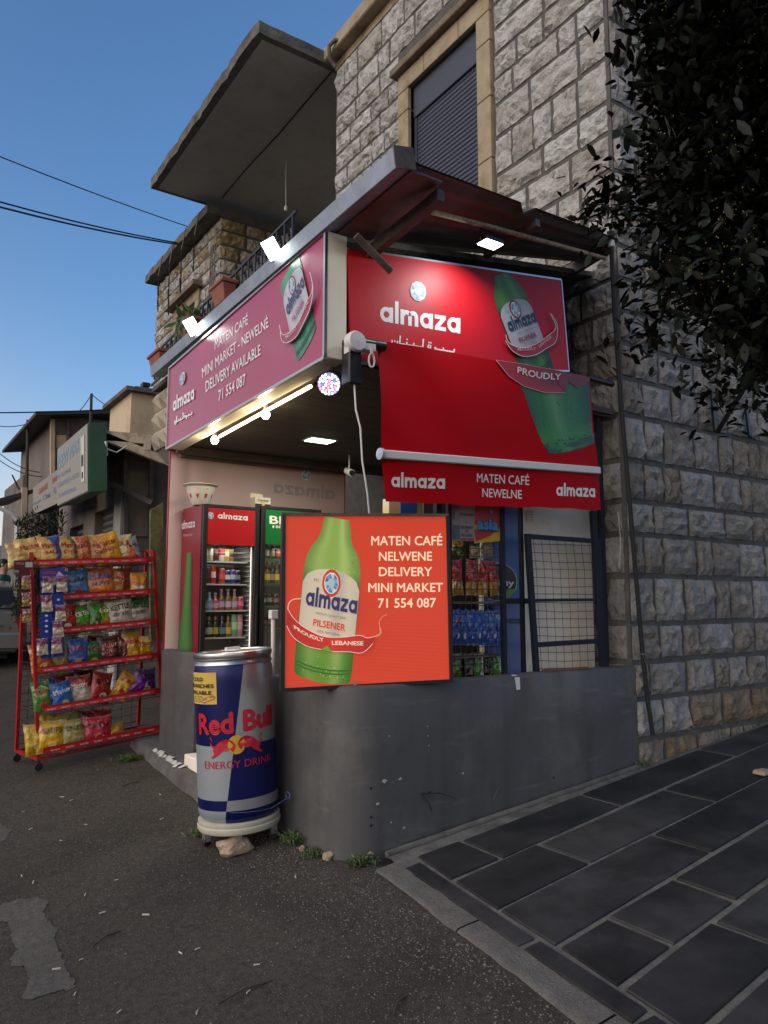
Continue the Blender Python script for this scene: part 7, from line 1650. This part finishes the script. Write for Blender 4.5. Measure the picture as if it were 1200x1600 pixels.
# ------------------------------------------------------------------ person by the car
def skin_figure(name, joints, edges, radii, m, parent, sub=2):
    me = bpy.data.meshes.new(name); me.from_pydata([tuple(j) for j in joints], edges, []); o = bpy.data.objects.new(name, me); COL.objects.link(o)
    md = o.modifiers.new('s', 'SKIN'); sv = me.skin_vertices[0].data
    for i, r in enumerate(radii): sv[i].radius = r if isinstance(r, tuple) else (r, r)
    sv[0].use_root = True; o.modifiers.new('d', 'SUBSURF').levels = sub
    dg = bpy.context.evaluated_depsgraph_get(); dg.update(); m2 = bpy.data.meshes.new_from_object(o.evaluated_get(dg)); bpy.data.objects.remove(o)
    m2.name = name; m2.materials.clear(); m2.materials.append(m); m2.polygons.foreach_set('use_smooth', [True] * len(m2.polygons))
    r = bpy.data.objects.new(name, m2); COL.objects.link(r); r.parent = parent; return r
hd = onY(6, 884, 16.6); gm = g(hd.x, 16.6) + .06; Hm = hd.z + .12 - gm
pm = Matrix.Translation((hd.x, 16.6, gm)) @ Matrix.Rotation(R(60), 4, 'Z') @ Matrix.Scale(Hm / 1.75, 4)
man = thing('person', None, 'person with short dark hair and teal t-shirt behind the parked car roof', 'person', mtx=pm)
J = [(0, 0, .95), (0, .01, 1.15), (0, .01, 1.35), (0, 0, 1.46), (0, -.01, 1.55), (0, -.02, 1.64), (0, -.01, 1.71),
     (.17, .0, 1.40), (.24, .02, 1.14), (.26, -.06, .90), (.26, -.09, .80), (-.17, 0, 1.40), (-.24, .02, 1.14), (-.26, -.06, .90), (-.26, -.09, .80),
     (.09, 0, .90), (.10, -.02, .50), (.10, .02, .09), (.10, -.12, .04), (-.09, 0, .90), (-.10, .02, .50), (-.10, .05, .09), (-.10, -.09, .04)]
E_ = [(0, 1), (1, 2), (2, 3), (3, 4), (4, 5), (5, 6), (2, 7), (7, 8), (8, 9), (9, 10), (2, 11), (11, 12), (12, 13), (13, 14), (0, 15), (15, 16), (16, 17), (17, 18), (0, 19), (19, 20), (20, 21), (21, 22)]
Rd = [(.15, .11), (.14, .10), (.16, .11), .06, .075, .092, .07, .065, .045, .034, .03, .065, .045, .034, .03, .085, .06, .042, .035, .085, .06, .042, .035]
skin_figure('body', J, E_, Rd, M['skin'], man)
skin_figure('tshirt', [(0, 0, .88), (0, .01, 1.15), (0, .01, 1.35), (0, 0, 1.44), (.175, .0, 1.40), (.235, .02, 1.18), (-.175, 0, 1.40), (-.235, .02, 1.18)], [(0, 1), (1, 2), (2, 3), (2, 4), (4, 5), (2, 6), (6, 7)], [(.175, .13), (.165, .125), (.18, .13), .075, .08, .066, .08, .066], M['teal'], man)
skin_figure('trousers', [(0, 0, .95), (.09, 0, .88), (.10, -.02, .50), (.10, .02, .10), (-.09, 0, .88), (-.10, .02, .50), (-.10, .05, .10)], [(0, 1), (1, 2), (2, 3), (0, 4), (4, 5), (5, 6)], [(.165, .125), .1, .08, .06, .1, .08, .06], M['jeans'], man)
b = MB(); b.lathe([(0, .115), (.05, .108), (.085, .08), (.098, .035), (.094, .0), (.088, -.04), (.07, -.05)], 16, Matrix.Translation((0, .012, 1.655)) @ Matrix.Rotation(R(-18), 4, 'X')); part('hair', b, M['hair'], man, smooth=60, world=False)
b = MB(); b.lathe([(0, -.016), (.012, -.012), (.016, 0), (.012, .012), (0, .016)], 8, Matrix.Translation((0, -.112, 1.645)) @ Matrix.Scale(1.6, 4, (0, 0, 1)))
for s_ in (1, -1):
    b.lathe([(0, -.008), (.022, -.004), (.022, .004), (0, .008)], 10, Matrix.Translation((s_ * .092, -.005, 1.645)) @ Matrix.Rotation(R(90), 4, 'Y') @ Matrix.Scale(1.3, 4, (1, 0, 0)))
part('nose_and_ears', b, M['skin'], man, smooth=60, world=False)
b = MB()
for s_ in (1, -1): b.lathe([(0, -.008), (.011, 0), (0, .008)], 8, Matrix.Translation((s_ * .033, -.098, 1.665)) @ Matrix.Rotation(R(90), 4, 'X'))
b.box((-.022, -.1, 1.604), (.022, -.092, 1.61)); part('eyes_and_mouth', b, M['hair'], man, world=False)

# ------------------------------------------------------------------ plants
def leafquad(b, c, d, w, up):
    """one folded leaf of six triangles along d"""
    s = d.cross(up).normalized() * w; n = s.cross(d).normalized() * w * .3; L = d
    b.add([c, c + L * .3 + s * .8 + n, c + L * .65 + s * .85 + n, c + L, c + L * .65 - s * .85 + n, c + L * .3 - s * .8 + n, c + L * .35, c + L * .68], [(0, 6, 1), (6, 7, 2, 1), (7, 3, 2), (0, 5, 6), (5, 4, 7, 6), (4, 3, 7)])
def pos(px, py, d): return CE + ray(px, py) / F_PX * d
tr = thing('dark_tree', (4.35, 1.5, g(4.35, 1.5)), 'dense dark laurel-like tree with yellow berries overhanging the house side wall at upper right', 'tree')
b = MB(); T0 = Vector((4.35, 1.5, g(4.35, 1.5) - .1)); b.tube([T0, T0 + Vector((.03, .05, 1.0)), T0 + Vector((-.1, .1, 2.0)), T0 + Vector((-.4, .2, 3.0)), T0 + Vector((-.7, .25, 4.2))], [.13, .10, .085, .06, .03], 10); part('trunk', b, M['bark'], tr, smooth=60)
rt_ = random.Random(77); tips = []
bb = MB()
targets = []
# crown region described by a silhouette in the picture; branches fill its depth
def inside(px, py):
    if py > 640 or px < 925: return False
    if py < 130: return px > 985 + 25 * noise.noise(Vector((py * .02, 0, 0)))
    if py < 300: return px > 1000 - 15 * noise.noise(Vector((py * .03, 2, 0)))
    if py < 345: return px > 962
    if py < 480: return px > 1000 + (py - 345) * .22
    if py < 560: return px > 1030 + (py - 480) * .9
    return px > 1100 + (py - 560) * .55 and py < 635 - (1200 - px) * .12
k = 0
while len(targets) < 600:
    px, py = rt_.uniform(935, 1330), rt_.uniform(-160, 625)
    if inside(px - 76, py + 45): targets.append(pos(px, py, rt_.uniform(2.35, 4.0)))
targets = [p for p in targets if p.y < YF - .15 and not (p.x < 4.7 and p.y > 3.2 and p.z < 4.5)]
targets += [pos(955, 328, 3.35), pos(968, 322, 3.3), pos(1040, 430, 2.6), pos(1020, 525, 3.0), pos(1058, 425, 2.5), pos(1125, 460, 2.5), pos(1060, 340, 2.5), pos(1140, 600, 2.9)]
for t_ in targets:
    s0 = T0 + Vector((-.3, .2, 1.8 + rt_.random() * 1.8)); mid = s0.lerp(t_, .55) + Vector((rt_.uniform(-.1, .1), rt_.uniform(-.1, .1), rt_.uniform(.0, .25)))
    if rt_.random() < .5 and t_.y < 3: bb.tube([t_.lerp(mid, .35), t_.lerp(mid, .15) + Vector((0, 0, .01)), t_], [.006, .005, .003], 4, False)
    tips.append((t_, (t_ - mid).normalized()))
for kk in range(9):
    a = T0 + Vector((-.1 - .05 * kk, .1 + .02 * kk, 2.0 + .22 * kk)); e = pos(1120 + 30 * (kk % 4), 60 + 60 * kk, 3.0); bb.tube([a, a.lerp(e, .5) + Vector((0, 0, .15)), e], [.035, .022, .008], 6, False)
part('limbs', bb, M['bark'], tr)
leaves = []
for t_, d_ in tips:
    for q in range(100):
        dd = (d_ * .6 + Vector((rt_.gauss(0, 1), rt_.gauss(0, 1), rt_.gauss(-.1, .8)))).normalized(); c = t_ + Vector((rt_.gauss(0, .095), rt_.gauss(0, .095), rt_.gauss(0, .095)))
        leaves.append((c, dd * rt_.uniform(.03, .075), rt_.uniform(.008, .017)))
for (cx_, cy_, dp) in ((948, 318, 3.4), (1040, 425, 2.55), (1018, 525, 3.0), (1060, 428, 2.5)):
    c = pos(cx_, cy_, dp)
    for q in range(9): dd = (RT * rt_.uniform(-1.1, .3) + UP * rt_.uniform(-.6, .9) - FW * rt_.uniform(-.3, .6)).normalized(); leaves.append((c + Vector((rt_.gauss(0, .02),) * 3), dd * rt_.uniform(.06, .09), .016))
leaves = [l for l in leaves if l[0].y < YF - .07]
leaves.sort(key=lambda l: (l[0] - CE).length)
def inview(p): x, y = project(p); return x < 1200 and 0 < y < 700
LV = []
for k in range(6):
    q = MB(); leafquad(q, Vector(), Vector((0, .08, 0)), .016, Vector((0, .1 * (k % 3) - .1, 1))); LV.append(q.mesh('leaf', M['leaf'], 80))
rest = MB(); cnt = 0
for c, d, w in leaves:
    if cnt < 300 and inview(c):
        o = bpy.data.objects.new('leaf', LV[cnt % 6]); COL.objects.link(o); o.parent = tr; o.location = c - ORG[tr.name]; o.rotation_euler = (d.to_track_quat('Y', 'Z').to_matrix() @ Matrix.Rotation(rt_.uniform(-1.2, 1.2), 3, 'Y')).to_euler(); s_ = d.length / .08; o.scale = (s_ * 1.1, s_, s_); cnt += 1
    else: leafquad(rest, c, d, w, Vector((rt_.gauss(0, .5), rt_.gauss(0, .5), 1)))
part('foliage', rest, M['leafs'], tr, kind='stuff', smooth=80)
bq = MB()
for t_, d_ in tips:
    if rt_.random() < .35:
        for q in range(26):
            c = t_ - FW * .12 + Vector((rt_.gauss(0, .06), rt_.gauss(0, .06), rt_.gauss(0, .05))); r = .0028
            bq.add([c + Vector((r, 0, 0)), c + Vector((-r, 0, 0)), c + Vector((0, r, 0)), c + Vector((0, -r, 0)), c + Vector((0, 0, r)), c + Vector((0, 0, -r))], [(0, 2, 4), (2, 1, 4), (1, 3, 4), (3, 0, 4), (2, 0, 5), (1, 2, 5), (3, 1, 5), (0, 3, 5)])
part('berries', bq, M['berry'], tr, kind='stuff')
# bush at the far left
bs = thing('street_bush', (1.4, 13.0, .3), 'dark green bush rising behind the top left of the snack rack', 'bush'); rr = random.Random(4)
b = MB(); cb = onY(62, 845, 12.6)
for i in range(6500):
    a = rr.uniform(0, 2 * pi); r = rr.random() ** .5; c = cb + Vector((.34 * r * cos(a), .3 * r * sin(a), rr.uniform(-1.2, .20 + .2 * (1 - r)))); dd = Vector((rr.gauss(0, 1), rr.gauss(0, 1), rr.gauss(.3, 1))).normalized() * .07; leafquad(b, c, dd * .7, .011, Vector((0, .3, 1)))
for i in range(240):
    a = rr.uniform(-.9, .9); c = cb + Vector((a * .38, 0, .2 + .35 * rr.random() * (1 - abs(a)) + (.25 if a > .5 else 0) * rr.random())); leafquad(b, c, Vector((rr.gauss(0, .04), rr.gauss(0, .04), .07)), .008, Vector((0, 1, 0)))
part('foliage', b, mat('bush_leaf', (.018, .026, .012), .6, var=.4, scale=5), bs, kind='stuff'); b = MB(); b.tube([(cb.x, cb.y, g(cb.x, cb.y)), (cb.x, cb.y, cb.z)], .04, 6); part('stem', b, M['bark'], bs)
# weeds
def weed(px, py, n, s, label, onp=None):
    q = onp or onG(px, py); r = random.Random(px); b = MB()
    for i in range(n):
        c = q + Vector((r.gauss(0, s * .7), r.gauss(0, s * .5), 0)); dd = Vector((r.gauss(0, .7), r.gauss(0, .7), 1)).normalized() * r.uniform(.3, 1) * s; sd = Vector((dd.y, -dd.x, .02)).normalized() * .004
        b.add([c - sd, c + sd, c + dd * .6 + sd, c + dd + Vector((dd.x, dd.y, -.2 * dd.z)) * .3], [(0, 1, 2, 3)])
        if i % 2: leafquad(b, c + dd * r.uniform(.3, .9), Vector((r.gauss(0, 1), r.gauss(0, 1), .5)).normalized() * .022, .007, Vector((0, 0, 1)))
    solo('weed_tuft', b, M['weed'], label, 'weed', 'weeds along the kiosk foot', kind=None)
weed(468, 1312, 220, .085, 'leafy green weed tuft between the can cooler and the parapet corner'); weed(500, 1335, 120, .06, 'low weed tuft at the rounded foot of the parapet'); weed(565, 1350, 160, .06, 'weed tuft where the parapet foot meets the kerb'); weed(205, 1188, 180, .07, 'weed tuft beside the red rack and the apron corner'); weed(312, 1305, 60, .05, 'small weed left of the can cooler base'); weed(995, 1190, 60, .04, 'tiny weed at the foot of the house corner', Vector((4.78, 3.66, PZ(4.78, 3.66))))
# ------------------------------------------------------------------ litter and gravel
rl = random.Random(31)
BM_ = []
for k in range(3):
    q = MB(); q.tube([(-.017, 0, .004), (.0, .001 * k, .0045), (.017, 0, .004)], .0042, 6); BM_.append(q.mesh('cigarette_butt', M['butt'], 60))
spots = [(182, 1376), (133, 1400), (36, 1268), (48, 1295), (253, 1282), (95, 1315), (34, 1370), (52, 1381), (127, 1500), (401, 1508), (388, 1550), (462, 1372), (186, 1584), (282, 1489), (88, 1517), (117, 1556), (228, 1430), (160, 1428), (97, 1246), (112, 1251), (134, 1290), (250, 1242), (309, 1482), (308, 1583)]
BT = []
for k, (x, y) in enumerate(spots):
    q = onG(x, y); o = link('cigarette_butt', BM_[k % 3], None, (q.x, q.y, gz(q.x, q.y) + .003)); o.rotation_euler = (0, 0, rl.uniform(0, 3)); s_ = rl.uniform(.55, 1.05); o.scale = (s_, s_, s_)
    BT.append((o, q))
LM = {'the red snack rack': onG(130, 1200), 'the can cooler': onG(360, 1320), 'the worn road marking': onG(70, 1480), 'the pavement kerb': onG(640, 1420)}
near = {}
for o, q in BT: k_ = min(LM, key=lambda n_: (LM[n_] - q).length); near.setdefault(k_, []).append(((LM[k_] - q).length, o))
for k_, lst in near.items():
    for i, (d_, o) in enumerate(sorted(lst, key=lambda e: e[0])): tag(o, f'pale cigarette butt on the asphalt, {"" if i == 0 else (ORD + ["eleventh", "twelfth", "thirteenth", "fourteenth"])[i] + " "}nearest to {k_}', 'cigarette butt', 'cigarette butts on the asphalt')
for x, y, L, lab in ((385, 1552, .13, 'dark twig lying on the asphalt near the bottom of the picture'), (207, 1226, .10, 'straw coloured twig on the asphalt in front of the apron'), (168, 1468, .09, 'thin dark twig on the asphalt at lower left'), (626, 1572, .07, 'short dark stick on the asphalt beside the kerb')):
    q = onG(x, y); b = MB(); a = rl.uniform(-.6, .6); b.tube([q + Vector((-L * cos(a), -L * sin(a), .006)), q + Vector((0, .015, .012)), q + Vector((L * cos(a), L * sin(a), .006))], .004, 5); solo('twig', b, M['twig'], lab, 'twig')
b = MB(); q = onZ(1192, 1195, PZ(6, 3) - .0); p = Vector((q.x, q.y, 0)); p.z = PZ(p.x, p.y) + .006
p = [v for v in [None]] and None
q = onZ(1190, 1196, .33); z = PZ(q.x, q.y) + .004; b.hexa([(q.x - .06, q.y - .05, z), (q.x + .08, q.y - .06, z), (q.x + .07, q.y + .04, z), (q.x - .05, q.y + .05, z)], [(q.x - .05, q.y - .04, z + .03), (q.x + .07, q.y - .05, z + .03), (q.x + .06, q.y + .03, z + .03), (q.x - .04, q.y + .04, z + .03)])
solo('clay_lump', b, M['clay'], 'pinkish flat lump lying on the slate pavement at the right edge', 'rubble', bevel=.008)
# loose chippings on the asphalt
b = MB(); rg = random.Random(41)
def chip(x, y, s):
    z = gz(x, y); a = rg.uniform(0, 6); p = [Vector((x + s * cos(a + k * 2.09) * rg.uniform(.7, 1.2), y + s * sin(a + k * 2.09) * rg.uniform(.7, 1.2), z + s * .1)) for k in range(3)]; t_ = Vector((x, y, z + s * rg.uniform(.5, .9)))
    b.add(p + [t_], [(0, 1, 3), (1, 2, 3), (2, 0, 3)])
n_ = 0
while n_ < 26000:
    x, y = rg.uniform(-.9, 2.4), rg.uniform(1.2, 9)
    if y < 3.5 and x > XO(y) - .01: continue
    if x > 2.2 and y > 3.6: continue
    near_edge = max(0, 1 - abs(x - 2.15) / .8) if y < 4.6 else 0 
    if rg.random() > .35 + .65 * near_edge and y < 4: continue
    if rg.random() < max(0, (y - 4) / 7): continue
    chip(x, y, min(.014, rg.uniform(.0022, .0055) * (1.8 if rg.random() < .03 else 1) * (1 + .5 * near_edge))); n_ += 1
o = link('gravel', b.mesh('gravel', mat('grey_chippings', (.12, .112, .10), .9, var=.5, scale=60))); tag(o, 'loose grey chippings scattered over the asphalt', 'gravel', kind='stuff')
